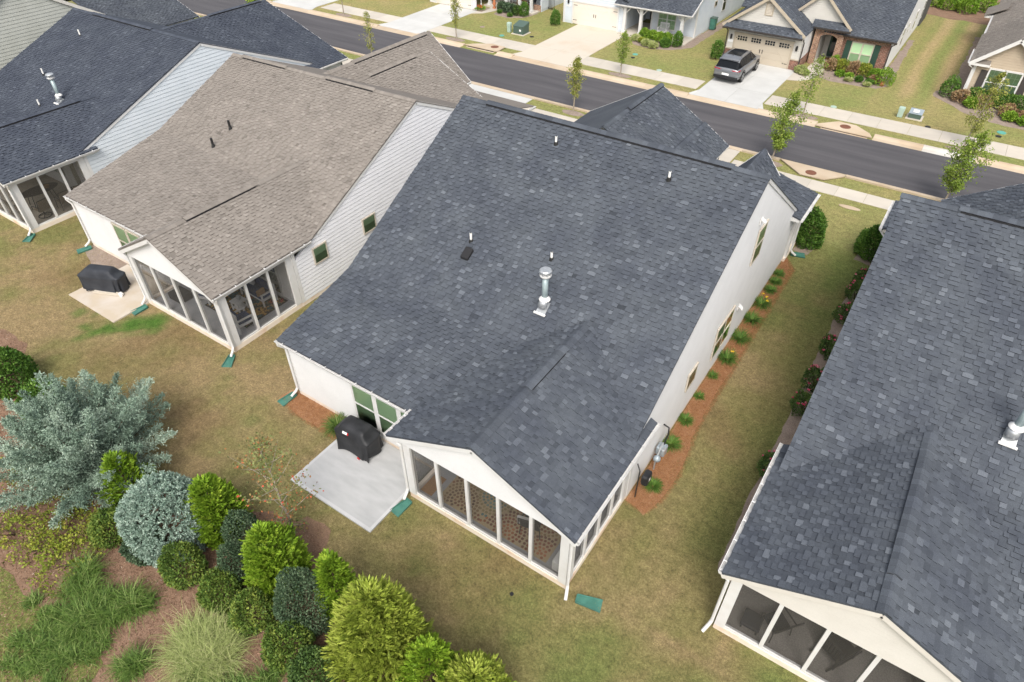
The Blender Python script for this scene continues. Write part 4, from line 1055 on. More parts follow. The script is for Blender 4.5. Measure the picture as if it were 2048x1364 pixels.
# ---- slate blue roofed neighbour further left
H1, T1, R1_, PR1 = rear_house(dict(X0=-35.5, m=-1, Y0=10.2, label='pale blue sided house with slate roof and dining table on its porch, left edge', seed=101,
    shingle='shingle_blue', siding='blue_siding', rear_siding='blue_siding', depth=19.6, pd=3.65, pridge=2.95, pe0=-.2, pe1=6.0, pze=2.84, pzr=4.15, py1=7.6, pr_end=6.9,
    eave=(1.0, 2.70), kinkL=(4.6, 3.25), kinkR=(4.2, 3.15), ridgey=(11.6, 11.75), ridgez=(6.1, 6.1), front=(19.7, 2.75), ext=1.0, gut_end=4.45, trim='white_trim',
    bays=5, rbays=3, pfloor='porch_floor_tan', n_main=100, n_porch=100, vents=[(2.3, 8.0)], pvents=[(1.5, 6.0)], expo=.19))
for (x, y, z) in ((-41.45, 15.23, 3.45), (-43.77, 17.0, 4.16), (-44.48, 20.11, 5.39)): vent_pipe(R1_, x, y, z, .48)
flue(R1_, -40.4, 15.95, 3.74, .40)
gable_wing(H1, -42.2, 7.3, 23.6, 31.9, 5.25, 2.72, M['shingle_blue'], 'right', 111, vents=[(.5, 4.5)])

# ---- olive grey gable at the far left
H0 = thing('house', 'olive grey sided house gable behind the slate roof, top left corner', 'house', (-51.1, 12, 0))
wall(H0, (-51.1, 11.0, 0), UY, SN, [(0, 2.6), (9.3, 7.25), (17.0, 2.8)], M['olive_siding'], .20)
P0 = [(-63, 11.0, 2.7), (-50.96, 11.0, 2.7), (-50.96, 20.3, 7.38), (-63, 20.3, 7.38)]; P0b = [(-50.96, 28.3, 2.75), (-63, 28.3, 2.75), (-63, 20.3, 7.38), (-50.96, 20.3, 7.38)]
deck('roof', [P0, P0b], M['shingle_dark'], H0)
rk = MB(); rk.beam((-50.98, 20.3, 7.25), (-50.98, 28.3, 2.62), .05, .20); rk.beam((-50.98, 11, 2.58), (-50.98, 20.3, 7.25), .05, .20); rk.build('rake_board', M['cream_trim'], H0)
gable_wing(H0, -58.0, 6.5, 26.0, 32.5, 5.0, 2.7, M['shingle_dark'], 'right', 121, gut=False)
R = [(-51.6, 33.2, 2.5), (-46.5, 33.2, 2.5), (-46.5, 30.0, 3.3), (-51.6, 30.0, 3.3)]

# ================================================================== HOUSES ACROSS THE STREET
FN = Vector((0, -1, 0))                  # facing the street / camera side
def gable_roof_y(root, cx, half, y0, y1, zr, ze, m, seed, name='roof', left_too=False, zl=None):
    """ridge along Y, gable facing the camera at y0"""
    Lf = [(cx - half, y1, ze), (cx - half, y0, ze), (cx, y0, zr), (cx, y1, zr)]
    R = [(cx + half, y0, ze), (cx + half, y1, ze), (cx, y1, zr), (cx, y0, zr)]
    rf = deck(name, [Lf, R], m, root); lay_shingles(cat_tiles([tile_patch(Lf, seed, scale=1.0), tile_patch(R, seed + 1, scale=1.0)]), m, rf, 0); return rf
def lantern(root, x, y, z):
    b = MB(); b.box(x - .05, y - .03, z - .16, x + .05, y, z + .16); b.lathe((x, y - .10, z), [(.03, -.16), (.08, -.12), (.075, .08), (.10, .10), (.02, .20)], 8)
    b.build('wall_lantern', M['black_metal'], root)
def garage_door(root, x0, x1, y, z1, m, trim, windows=0):
    d = MB(); n = 4; h = z1 / n
    d.box(x0, y - .01, .03, x1, y + .05, z1)
    dr = d.build('garage_door', m, root)
    for k in range(n): MB().box(x0 + .01, y - .022, .035 + k * h, x1 - .01, y - .010, (k + 1) * h - .012).build('door_panel', m, dr)
    b = MB(); wd = (x1 - x0) / 2
    for k in range(2):                      # carriage style cross bracing
        a = x0 + k * wd + .06; c = a + wd - .12; zt = z1 - (.55 if windows else .08)
        for (p, q) in (((a, .10), (a + (c - a) / 2, zt)), ((c, .10), (a + (c - a) / 2, zt))):
            b.beam((p[0], y - .028, p[1]), (q[0], y - .028, q[1]), .012, .05)
    b.build('brace', m, dr)
    hb = MB(); c = (x0 + x1) / 2
    for s in (-.10, .10): hb.box(c + s - .02, y - .05, .78, c + s + .02, y - .022, 1.06)
    for s, xx in ((1, x0), (-1, x1)):
        for zz in (.35, z1 - .25): hb.box(min(xx + s * .03, xx + s * .40), y - .034, zz - .02, max(xx + s * .03, xx + s * .40), y - .022, zz + .02)
    hb.build('hardware', M['black_metal'], dr)
    f = MB(); f.box(x0 - .12, y - .05, .0, x0, y + .02, z1 + .12); f.box(x1, y - .05, .0, x1 + .12, y + .02, z1 + .12); f.box(x0 - .16, y - .06, z1, x1 + .16, y + .02, z1 + .14)
    f.build('garage_frame', trim, root)
    if windows:
        for k in range(windows):
            a = x0 + (x1 - x0) * (k + .14) / windows; c = x0 + (x1 - x0) * (k + .86) / windows
            w_ = MB().box(a, y - .034, z1 - .40, c, y - .022, z1 - .07).build('door_window', M['dark_glass'], dr)
    if windows:
        g = MB()
        for k in range(windows):
            a = x0 + (x1 - x0) * (k + .14) / windows; c = x0 + (x1 - x0) * (k + .86) / windows
            for i in range(5): s = a + (c - a) * i / 4; g.box(s - .018, y - .045, z1 - .41, s + .018, y - .034, z1 - .06)
            for zz in (z1 - .41, z1 - .235, z1 - .07): g.box(a, y - .043, zz - .014, c, y - .0345, zz + .014)
        g.build('door_muntins', m, dr)
    return dr
def house_number(root, x, y, z):
    MB().box(x - .20, y - .03, z - .09, x + .20, y, z + .09).build('number_plaque', M['plate'], root)

# ---- brick house with the graphite car
HC = thing('house', 'brick and cream shingle house with arched entry and dark green shutters across the street', 'house', (-11, 54.3, 0))
GY = 54.3
wall(HC, (-16.6, GY, 0), UX, FN, [(0, 2.55), (2.6, 4.62), (5.62, 2.55)], M['cream_siding'], .17, joined=True)
MB().box(-16.64, GY - .05, 0, -16.05, GY + .0, .72).build('brick_pier', M['brick_red'], HC)
MB().box(-11.6, GY - .05, 0, -10.96, GY, .72).build('brick_pier', M['brick_red'], HC)
MB().box(-10.958, GY - .05, 0, -10.92, GY + 3.2, .72).build('brick_plinth', M['brick_red'], HC)
MB().box(-16.66, GY - .08, .72, -16.03, GY, .80).build('pier_cap', M['tan_trim'], HC)
MB().box(-11.62, GY - .08, .72, -10.94, GY, .80).build('pier_cap', M['tan_trim'], HC)
garage_door(HC, -15.98, -11.72, GY - .045, 1.86, M['garage_sand'], M['tan_trim'], 4)
lantern(HC, -16.32, GY, 1.62); lantern(HC, -11.32, GY, 1.55); house_number(HC, -16.34, GY - .03, 1.30)
MB().prism([(-10.98, GY, .72), (-10.98, GY + 4, .72), (-10.98, GY + 4, 2.5), (-10.98, GY, 2.5)], (-.1, 0, 0)).build('wall', M['white_siding'], HC)
gr = gable_roof_y(HC, -14.0, 3.1, GY - .28, 63.0, 4.78, 2.52, M['shingle_dark'], 201, 'garage_roof')
b = MB()
for s in (-1, 1): b.beam((-14.0, GY - .30, 4.66), (-14.0 + s * 3.1, GY - .30, 2.42), .05, .20)
b.build('rake_board', M['tan_trim'], HC)
# pent roof over the garage door
Pn = [(-16.95, GY - .55, 2.38), (-11.0, GY - .55, 2.38), (-11.35, GY - .02, 2.86), (-16.6, GY - .02, 2.86)]
pr = deck('pent_roof', [Pn], M['shingle_dark'], HC, skirt=.08); lay_shingles(tile_patch(Pn, 205), M['shingle_dark'], pr, 0)
gutter(HC, (-16.98, GY - .56, 2.38), (-10.98, GY - .56, 2.38), (0, -1, 0), 'shutter_dark', False)
v = MB(); v.box(-14.22, GY - .06, 3.42, -13.62, GY, 4.34); g = v.build('gable_vent', M['tan_trim'], HC)
for k in range(8): MB().prism([(-14.14, GY - .085, 3.50 + k * .095), (-13.70, GY - .085, 3.50 + k * .095), (-13.70, GY - .062, 3.56 + k * .095), (-14.14, GY - .062, 3.56 + k * .095)], (0, .01, .01)).build('louvre', M['sand_trim'], g)
for x in (-16.66, -10.90): downspout(HC, (x, GY - .5, 2.36), (x, GY - .10, 0), (0, -.6, 0), 'shutter_dark')
# brick front with arch and window
BY = 56.8
arch = MB()
def archpts(cx, hw, zs, rise, n=10): return [(cx - hw + 2 * hw * k / n, zs + rise * math.sin(PI * k / n) ** .8) for k in range(n + 1)]
ap = archpts(-9.75, .62, 2.02, .22)
arch.box(-10.80, BY - .30, 0, -10.37, BY, 2.72); arch.box(-9.13, BY - .30, 0, -8.72, BY, 2.72)
for (x0, z0), (x1, z1) in zip(ap[:-1], ap[1:]):
    arch.add([(x0, BY - .30, z0), (x1, BY - .30, z1), (x1, BY - .30, 2.72), (x0, BY - .30, 2.72), (x0, BY, z0), (x1, BY, z1), (x1, BY, 2.72), (x0, BY, 2.72)], [(0, 1, 2, 3), (4, 7, 6, 5), (0, 4, 5, 1), (3, 2, 6, 7)])
arch.build('entry_arch', M['brick_warm'], HC)
vs = MB()
for k in range(14):
    a = PI * (k + .5) / 14; cx, cz = -9.75 - .70 * math.cos(a), 2.02 + .30 * math.sin(a) ** .8
    vs.beam((cx, BY - .315, cz), (cx - .13 * math.cos(a), BY - .315, cz + .20 * max(.4, math.sin(a))), .03, .08, up=(0, 1, 0))
vs.build('voussoir', M['brick_warm'], HC)
MB().box(-8.72, BY, 0, -5.50, BY + .2, 2.36).build('brick_wall', M['brick_red'], HC)
MB().box(-8.74, BY - .05, .30, -5.48, BY, .40).build('brick_ledge', M['brick_red'], HC)
so_ = MB()
for k in range(int(3.2 / .115)): so_.box(-8.70 + k * .115, BY - .03, 2.02, -8.70 + k * .115 + .095, BY, 2.26)
so_.build('soldier_course', M['brick_warm'], HC)
window(HC, (-8.08, BY - .03, 0), UX, FN, 1.56, .42, 2.0, frame='sand_trim', mull=2, casing=.07)
for x0 in (-8.50, -6.50):
    s = MB().box(x0, BY - .07, .42, x0 + .40, BY - .03, 2.0).build('shutter', M['shutter_green'], HC)
    lv = MB()
    for k in range(20): lv.box(x0 + .05, BY - .082, .50 + k * .072, x0 + .35, BY - .07, .535 + k * .072)
    lv.build('shutter_louvres', M['shutter_green'], s)
MB().box(-10.4, BY, 0.02, -8.7, 59.0, .13).build('entry_floor', M['concrete_walk'], HC)
MB().box(-10.5, 58.7, .1, -8.7, 58.8, 2.5).build('entry_back_wall', M['cream_siding'], HC)
MB().box(-10.45, BY, .1, -10.37, 58.7, 2.5).build('entry_side_wall', M['cream_siding'], HC)
dd = MB().box(-9.95, 58.62, .14, -9.15, 58.70, 2.15).build('front_door', M['shutter_green'], HC)
MB().box(-9.82, 58.60, .40, -9.28, 58.62, 2.0).build('door_glass', M['dark_glass'], dd)
dm = MB().box(-9.95, 57.75, .13, -9.15, 58.2, .155).build('entry_mat', M['doormat']); tag(dm, 'brown entry mat in the arched doorway of the brick house', 'doormat')
# second gable above the arch
wall(HC, (-13.1, BY - .1, 0), UX, FN, [(0, 2.9), (2.3, 5.0), (4.55, 2.86)], M['cream_siding'], .15, joined=True, z_start=2.74, zb=2.72)
gable_roof_y(HC, -10.8, 2.45, BY - .40, 62.5, 5.12, 2.86, M['shingle_dark'], 211, 'entry_roof')
b = MB(); b.beam((-10.8, BY - .42, 5.0), (-8.35, BY - .42, 2.74), .05, .18); b.beam((-10.8, BY - .42, 5.0), (-13.1, BY - .42, 2.88), .05, .18); b.build('rake_board', M['tan_trim'], HC)
Pn = [(-11.1, BY - .62, 2.70), (-8.4, BY - .62, 2.70), (-8.75, BY - .12, 3.12), (-11.1, BY - .12, 3.12)]
pr = deck('pent_roof', [Pn], M['shingle_dark'], HC, skirt=.08); lay_shingles(tile_patch(Pn, 215), M['shingle_dark'], pr, 0)
gutter(HC, (-10.9, BY - .63, 2.70), (-8.3, BY - .63, 2.70), (0, -1, 0), 'shutter_dark', False)
# main roof
Pm = [(-10.2, BY - .35, 2.42), (-5.15, BY - .35, 2.42), (-5.15, 66.0, 7.1), (-10.2, 66.0, 7.1)]; Pm2 = [(-17, 57.5, 3.0), (-10.2, 57.5, 3.0), (-10.2, 66.0, 7.1), (-17, 66.0, 7.1)]
Pm3 = [(-5.15, 75.5, 2.42), (-17, 75.5, 2.42), (-17, 66.0, 7.1), (-5.15, 66.0, 7.1)]
rf = deck('main_roof', [Pm, Pm2, Pm3], M['shingle_dark'], HC); lay_shingles(cat_tiles([tile_patch(Pm, 221), tile_patch(Pm2, 222)]), M['shingle_dark'], rf, 0)
gutter(HC, (-8.8, BY - .36, 2.42), (-5.1, BY - .36, 2.42), (0, -1, 0), 'shutter_dark', False)
downspout(HC, (-5.22, BY - .42, 2.40), (-5.44, BY - .06, 0), (.1, -.5, 0), 'shutter_dark')
wall(HC, (-5.45, BY + .05, 0), UY, SN, [(0, 2.35), (9.2, 6.9), (18.4, 2.35)], M['white_siding'], .17, joined=True)
MB().prism([(-16.55, GY, 0), (-16.55, 70, 0), (-16.55, 70, 2.5), (-16.55, GY, 2.5)], (.1, 0, 0)).build('wall', M['white_siding'], HC)
for (y, z0, z1, wd) in ((61.0, .9, 2.3, .9), (63.2, 1.3, 2.2, .6), (66.5, .8, 2.3, .9), (70.5, .8, 2.3, .9)):
    window(HC, (-5.41, y, 0), UY, SN, wd, z0, z1, frame='white_trim', casing=.06, slats=False, blind='room')
MB().box(-5.46, 71.6, 0.0, -5.30, 75.0, 2.6).build('porch_screens', M['room'], HC)

# ---- pale blue house with garage and open porch
HB = thing('house', 'pale grey blue house with cream garage door and open columned porch across the street', 'house', (-26, 55.5, 0))
wall(HB, (-32.0, 55.55, 0), UX, FN, [(0, 2.6), (3.0, 4.6), (6.1, 2.5)], M['paleblue2'], .17, joined=True)
garage_door(HB, -31.05, -26.72, 55.50, 1.80, M['garage_cream'], M['white_trim'], 0)
lantern(HB, -31.55, 55.53, 1.75); house_number(HB, -31.55, 55.52, 1.42)
b = MB(); b.box(-32.06, 55.48, 0, -31.9, 55.60, 2.5); b.build('corner_board', M['white_trim'], HB)
gable_roof_y(HB, -29.0, 3.3, 55.2, 64, 4.75, 2.55, M['shingle_dark'], 231, 'garage_roof')
MB().box(-26.3, 54.85, 0, -20.3, 59.0, .10).build('porch_slab', M['concrete_walk'], HB)
def column(root, x, y, zt, r=.12, brackets=True):
    b = MB(); b.box(x - r, y - r, .10, x + r, y + r, zt); b.box(x - r - .04, y - r - .04, .10, x + r + .04, y + r + .04, .30); b.box(x - r - .04, y - r - .04, zt - .12, x + r + .04, y + r + .04, zt)
    if brackets:
        for s in (-1, 1): b.beam((x + s * r, y, zt - .42), (x + s * (r + .32), y, zt - .05), .07, .08)
    return b.build('porch_column', M['white_trim'], root)
for x in (-26.0, -24.5, -20.85): column(HB, x, 55.45, 2.10)
MB().box(-26.2, 55.33, 2.10, -20.6, 55.57, 2.30).build('porch_beam', M['white_trim'], HB)
Pm = [(-26.9, 55.05, 2.32), (-20.0, 55.05, 2.32), (-20.0, 63.5, 6.3), (-26.9, 63.5, 6.3)]
Pb = [(-20.0, 72.0, 2.32), (-32.0, 72.0, 2.32), (-32.0, 63.5, 6.3), (-20.0, 63.5, 6.3)]
rf = deck('main_roof', [Pm, Pb], M['shingle_dark'], HB); lay_shingles(tile_patch(Pm, 233), M['shingle_dark'], rf, 0)
gutter(HB, (-26.9, 55.04, 2.32), (-20.0, 55.04, 2.32), (0, -1, 0), 'white_trim', False)
b = MB(); b.beam((-19.98, 55.05, 2.22), (-19.98, 63.5, 6.2), .04, .18); b.build('rake_board', M['white_trim'], HB)
wall(HB, (-24.3, 57.3, 0), UX, FN, [(0, 2.5), (3.95, 2.5)], M['paleblue2'], .17, joined=True)
MB().box(-24.42, 57.3, .1, -24.3, 60.0, 2.5).build('corner_board', M['white_trim'], HB)
wall(HB, (-26.15, 55.6, 0), UY, SN, [(0, 2.4), (4.6, 2.4)], M['paleblue2'], .17, joined=True)
MB().box(-26.2, 60.1, .1, -24.3, 60.2, 2.5).build('entry_back_wall', M['paleblue2'], HB)
dd = MB().box(-25.7, 60.02, .12, -24.85, 60.1, 2.1).build('front_door', M['shutter_dark'], HB)
window(HB, (-23.75, 57.262, 0), UX, FN, 1.65, .35, 1.95, frame='white_trim', mull=2, casing=.07, slats=False, grid=(2, 4), blind='blind_screened')
wall(HB, (-20.35, 57.2, 0), UY, SN, [(0, 3.0), (6.3, 5.9), (14.4, 2.3)], M['paleblue2'], .17, joined=True)
MB().box(-20.42, 57.18, .1, -20.30, 57.30, 2.6).build('corner_board', M['white_trim'], HB)
window(HB, (-20.312, 63.0, 0), UY, SN, .8, .9, 2.4, frame='white_trim', casing=.05, slats=False, blind='room')
window(HB, (-20.312, 60.9, 0), UY, SN, .55, 1.7, 2.15, frame='sand_trim', casing=.05, slats=False, rail=False, blind='room')
downspout(HB, (-20.1, 55.0, 2.28), (-20.75, 55.30, 0), (.4, -.4, 0), 'white_trim')
MB().box(-20.33, 63.4, 2.4, -20.15, 63.8, 2.8).build('meter_box', M['meter_grey'], HB)

# ---- porch house at the top edge
HA = thing('house', 'grey sided house with white porch columns and rocking chairs at the top edge', 'house', (-40, 56, 0))
wall(HA, (-46.3, 54.1, 0), UX, FN, [(0, 2.5), (3.0, 4.5), (5.6, 2.5)], M['white_siding'], .17, joined=True)
garage_door(HA, -45.4, -41.2, 54.06, 1.85, M['garage_cream'], M['white_trim'], 0)
MB().box(-41.0, 55.7, 0, -35.4, 58.2, .12).build('porch_slab', M['concrete_walk'], HA)
for x in (-40.5, -38.6, -37.1, -35.8): column(HA, x, 56.05, 2.15, .11, False)
MB().box(-41.0, 55.94, 2.15, -35.4, 56.16, 2.35).build('porch_beam', M['white_trim'], HA)
wall(HA, (-41.0, 58.2, 0), UX, FN, [(0, 2.5), (5.7, 2.5)], M['paleblue2'], .17, joined=True)
window(HA, (-39.0, 58.162, 0), UX, FN, 1.2, .45, 1.9, frame='white_trim', casing=.06, slats=False, blind='blind_screened')
MB().box(-36.1, 56.9, .0, -35.35, 57.1, .55).build('stone_base', M['brick_warm'], HA)
wall(HA, (-35.3, 57.0, 0), UY, SN, [(0, 2.5), (7, 5.0), (14, 2.5)], M['paleblue2'], .17, joined=True)
Pm = [(-41.2, 55.6, 2.36), (-35.0, 55.6, 2.36), (-35.0, 64.0, 6.0), (-41.2, 64.0, 6.0)]; Pb = [(-35.0, 72, 2.4), (-46.5, 72, 2.4), (-46.5, 64, 6.0), (-35.0, 64, 6.0)]
rf = deck('main_roof', [Pm, Pb], M['shingle_dark'], HA); lay_shingles(tile_patch(Pm, 241), M['shingle_dark'], rf, 0)
gable_roof_y(HA, -43.5, 3.1, 53.8, 64, 4.65, 2.5, M['shingle_dark'], 243, 'garage_roof')
downspout(HA, (-40.9, 55.5, 2.3), (-41.0, 55.3, 0), (.5, -.5, 0), 'white_trim')
gt = thing('fence_gate', 'black metal fence panel beside the grey house at the top edge', 'fence', (-35.0, 58.1, 0))
for k in range(5): MB().box(-35.15 + k * .14, 58.08, 0, -35.12 + k * .14, 58.11, 1.15).build('picket', M['black_metal'], gt)
MB().box(-35.2, 58.085, .12, -34.5, 58.105, .16).build('rail', M['black_metal'], gt); MB().box(-35.2, 58.085, 1.0, -34.5, 58.105, 1.04).build('rail', M['black_metal'], gt)

# ---- tan house at the right edge
HD = thing('house', 'tan lap sided house with white trimmed window and dark shutters, right edge across the street', 'house', (0, 55.3, 0))
wall(HD, (.03, 55.3, 0), UX, FN, [(0, 2.45), (1.95, 4.1), (4.3, 2.45)], M['tan_siding'], .16, joined=False)
wall(HD, (4.35, 57.0, 0), UX, FN, [(0, 4.9), (3.15, 6.5), (10.5, 2.45)], M['tan_siding'], .16, joined=True)
MB().prism([(4.33, 55.32, 0), (4.33, 57.0, 0), (4.33, 57.0, 2.42), (4.33, 55.32, 2.42)], (-.1, 0, 0)).build('wall', M['tan_siding'], HD)
MB().prism([(14.85, 57.0, 0), (14.85, 74.8, 0), (14.85, 74.8, 2.42), (14.85, 57.0, 2.42)], (-.1, 0, 0)).build('wall', M['tan_siding'], HD)
MB().box(-.01, 55.24, 0, .16, 55.30, 2.45).build('corner_board', M['white_trim'], HD)
MB().prism([(.05, 55.3, 0), (.05, 73, 0), (.05, 73, 2.4), (.05, 55.3, 2.4)], (.1, 0, 0)).build('wall', M['tan_siding'], HD)
gable_roof_y(HD, 1.95, 2.3, 54.95, 62.0, 4.25, 2.42, M['shingle_brown'], 251, 'front_roof')
b = MB()
for s in (-1, 1): b.beam((1.95, 54.93, 4.12), (1.95 + s * 2.3, 54.93, 2.30), .06, .22)
b.build('rake_board', M['white_trim'], HD)
Pn = [(-.3, 54.95, 2.42), (.85, 54.95, 2.42), (.85, 55.28, 2.62), (-.3, 55.28, 2.62)]
deck('eave_return', [Pn], M['shingle_brown'], HD, skirt=.05); MB().box(-.3, 54.92, 2.26, .88, 55.28, 2.40).build('return_board', M['white_trim'], HD)
window(HD, (.92, 55.262, 0), UX, FN, 2.0, .42, 2.2, frame='white_trim', mull=2, casing=.10, slats=False, grid=(3, 4), blind='blind_screened', depth=.07)
for x0 in (.50, 2.95):
    s = MB().box(x0, 55.21, .42, x0 + .40, 55.27, 2.0).build('shutter', M['shutter_dark'], HD)
Pm = [(-.15, 75.0, 2.45), (-.15, 57.0, 2.45), (7.5, 57.0, 6.6), (7.5, 75.0, 6.6)]; Pm2 = [(15, 57.0, 2.45), (15, 75.0, 2.45), (7.5, 75.0, 6.6), (7.5, 57.0, 6.6)]
rf = deck('main_roof', [Pm, Pm2], M['shingle_brown'], HD); lay_shingles(tile_patch(Pm, 255), M['shingle_brown'], rf, 0)
Ps = [(-.35, 58.2, 2.42), (-.35, 55.0, 2.42), (1.9, 55.0, 4.2), (1.9, 58.2, 4.2)]
gutter(HD, (-.34, 54.97, 2.42), (-.34, 58.1, 2.42), (-1, 0, 0), 'white_trim', False)
gutter(HD, (-.16, 58.3, 2.43), (-.16, 68.0, 2.43), (-1, 0, 0), 'white_trim', False)
b = MB(); b.box(-.75, 68.0, 2.2, .3, 70.5, 2.35); b.build('side_awning', M['white_trim'], HD)
Pa = [(-.8, 70.6, 2.38), (-.8, 67.9, 2.38), (.6, 67.9, 3.1), (.6, 70.6, 3.1)]; deck('side_roof', [Pa], M['shingle_brown'], HD)
downspout(HD, (-.30, 54.9, 2.34), (-.03, 55.2, 0), (-.4, -.4, 0), 'white_trim')

# ================================================================== THINGS ON THE GROUND
# splash blocks
splash_block('green splash block at the rear corner of the slate roofed house porch', -35.35, 10.10, -PI / 2 + .6)
splash_block('green splash block on the grey mulch by the brown roofed house corner', -31.85, 11.05, -PI / 2 - .35)
splash_block('green splash block beside the tan patio with the long grill', -25.50, 9.80, -PI / 2 - .12)
splash_block('green splash block at the outer porch corner of the brown roofed house', -19.88, 9.80, -PI / 2 + .55)
splash_block('green splash block on the pine straw at the left corner of the main house', -16.25, 9.72, -PI / 2 - .1)
splash_block('green splash block between the grey patio and the main house porch', -9.68, 8.50, -PI / 2 - .15)
splash_block('green splash block lying loose on the lawn right of the main house porch', -3.72, 8.62, .28, .7)
splash_block('green splash block below the front porch of the main house', -3.90, 29.15, .35)

# covered grills
def drape_grill(label, x, y, rot, L, W, H, hood, m, name='covered_grill', extra=None):
    """fabric cover over a gas grill: stepped hood, side shelves, rippled skirt"""
    t = thing(name, label, 'grill', (x, y, .055))
    # rings from hem upwards: (half length, half width, z, offset y, ripple)
    rings = [(L * .45, W * .54, .08, 0, .10), (L * .455, W * .50, .38, 0, .075), (L * .48, W * .49, H * .60, 0, .035), (L * .515, W * .505, H * .70, 0, .004),
             (L * .50, W * .48, H * .735, 0, .0), (L * (hood + .07), W * .46, H * .78, 0, 0), (L * hood, W * .40, H * .92, .01, 0), (L * hood * .94, W * .30, H * 1.0, .03, 0), (L * hood * .5, W * .12, H * 1.015, .03, 0)]
    n = 56; vs = []; c, s = math.cos(rot), math.sin(rot)
    for (a, b, z, oy, rp) in rings:
        for k in range(n):
            th = 2 * PI * k / n; e = .28
            px = math.copysign(abs(math.cos(th)) ** e, math.cos(th)) * a; py = math.copysign(abs(math.sin(th)) ** e, math.sin(th)) * b
            q = 1 + rp * (math.sin(th * 9 + 1.3) + .6 * math.sin(th * 17 + x)); px *= q; py *= q
            zz = z + (.06 * math.sin(th * 5 + y) if z < .1 else 0)
            py += oy
            vs.append((x + px * c - py * s, y + px * s + py * c, zz + .055))
    fs = []
    for i in range(len(rings) - 1):
        for k in range(n): fs.append((i * n + k, i * n + (k + 1) % n, (i + 1) * n + (k + 1) % n, (i + 1) * n + k))
    fs.append(tuple((len(rings) - 1) * n + k for k in range(n)))
    b = MB().add(vs, fs); o = b.build('cover', m, t, smooth=True)
    md = o.modifiers.new('crease', 'SUBSURF'); md.levels = md.render_levels = 1
    return t
g3 = drape_grill('black covered gas grill with a small white and red logo tag on the grey patio', -12.45, 9.22, 0.06, 1.48, .78, 1.18, .34, M['black_cover'])
# brand tag left as a plain white patch with a red end
tg = MB(); o = Vector((-12.62, 8.905, .055 + 1.02)); 
tg.prism([(-12.72, 8.842, .995), (-12.53, 8.854, .995), (-12.53, 8.886, 1.075), (-12.72, 8.874, 1.075)], (0, -.012, .004)); tg.build('logo_tag', M['plate'], g3)
MB().prism([(-12.525, 8.854, .995), (-12.475, 8.857, .995), (-12.475, 8.889, 1.075), (-12.525, 8.886, 1.075)], (0, -.012, .004)).build('logo_mark', M['red'], g3)
MB().box(-12.22, 8.80, .06, -12.12, 8.87, .12).build('red_caster', M['red'], g3)
g2 = drape_grill('long navy black covered grill standing on the tan stained patio', -28.05, 9.62, .42, 1.95, .70, 1.12, .33, M['navy_cover'])
w_ = MB(); 
c, s = math.cos(.42), math.sin(.42); U = Vector((c, s, 0)); N_ = Vector((-s, c, 0)); O_ = Vector((-28.05, 9.62, 0))
w_.obox(O_, U, N_, -.35, .85, -.47, -.33, .08, .20); w_.build('base_shelf', M['sand_trim'], g2)
MB().tube([O_ + U * .92 - N_ * .46 + Vector((0, 0, .155)), O_ + U * .92 - N_ * .36 + Vector((0, 0, .155))], .10, 14).build('wheel', M['white_pvc'], g2)

# gas meter set and hose reel on the right wall
t = thing('gas_meter', 'grey gas meter with regulator and pipes on the pine straw by the main house wall', 'gas meter', (-3.85, 14.3, 0))
MB().box(-4.02, 14.20, .42, -3.72, 14.52, .80).build('meter_body', M['meter_grey'], t, bevel=.04)
MB().lathe((-3.85, 13.98, .55), [(.02, -.10), (.12, -.06), (.12, .03), (.06, .10), (.02, .12)], 14).build('regulator', M['meter_grey'], t, smooth=True)
MB().tube([(-3.88, 13.95, 0), (-3.88, 13.95, .45), (-3.86, 14.2, .9), (-3.86, 14.36, .92), (-3.86, 14.36, .8)], .028, 8).build('gas_pipe', M['galv'], t)
MB().tube([(-3.84, 14.45, .8), (-3.84, 14.45, .98), (-3.86, 14.72, 1.0), (-3.9, 14.78, 1.25), (-4.1, 14.8, 1.28)], .028, 8).build('riser_pipe', M['black_metal'], t)
MB().box(-3.80, 14.12, .62, -3.70, 14.30, .86).build('index_dial', M['galv'], t, bevel=.015)
t = thing('hose_stand', 'black post hose holder with dark hanging bag near the porch of the main house', 'hose holder', (-3.88, 12.75, 0))
MB().tube([(-3.90, 12.62, 0), (-3.90, 12.62, 1.30), (-4.05, 12.75, 1.42)], .022, 8).build('post', M['black_metal'], t)
MB().box(-3.86, 12.72, .55, -3.64, 13.12, .98).build('bag', M['black_cover'], t, bevel=.05)
MB().box(-3.64, 12.86, .72, -3.634, 12.96, .82).build('white_mark', M['plate'], t)

# utility boxes, lids, stones
def transformer(label, x, y, w_, d_, h_, m, lid_m, sticker=False):
    t = thing('utility_box', label, 'utility box', (x, y, 0))
    MB().box(x - w_ / 2, y - d_ / 2, .05, x + w_ / 2, y + d_ / 2, h_ * .72).build('cabinet', M[m], t, bevel=.015)
    MB().prism([(x - w_ / 2 - .02, y - d_ / 2 - .03, h_ * .70), (x - w_ / 2 - .02, y + d_ / 2 + .02, h_ * .95), (x - w_ / 2 - .02, y + d_ / 2 + .02, h_ * .68)], (w_ + .04, 0, 0)).build('sloped_lid', M[lid_m], t)
    MB().box(x - w_ / 2 - .12, y - d_ / 2 - .12, -.02, x + w_ / 2 + .12, y + d_ / 2 + .12, .05).build('pad', M['concrete_walk'], t)
    if sticker: MB().box(x + w_ * .12, y - d_ / 2 - .006, h_ * .30, x + w_ * .30, y - d_ / 2, h_ * .46).build('label_sticker', M['plate'], t)
    return t
transformer('dark green transformer box on the lawn left of the pale blue house drive', -33.3, 50.55, 1.0, .95, .95, 'util_green', 'util_green', True)
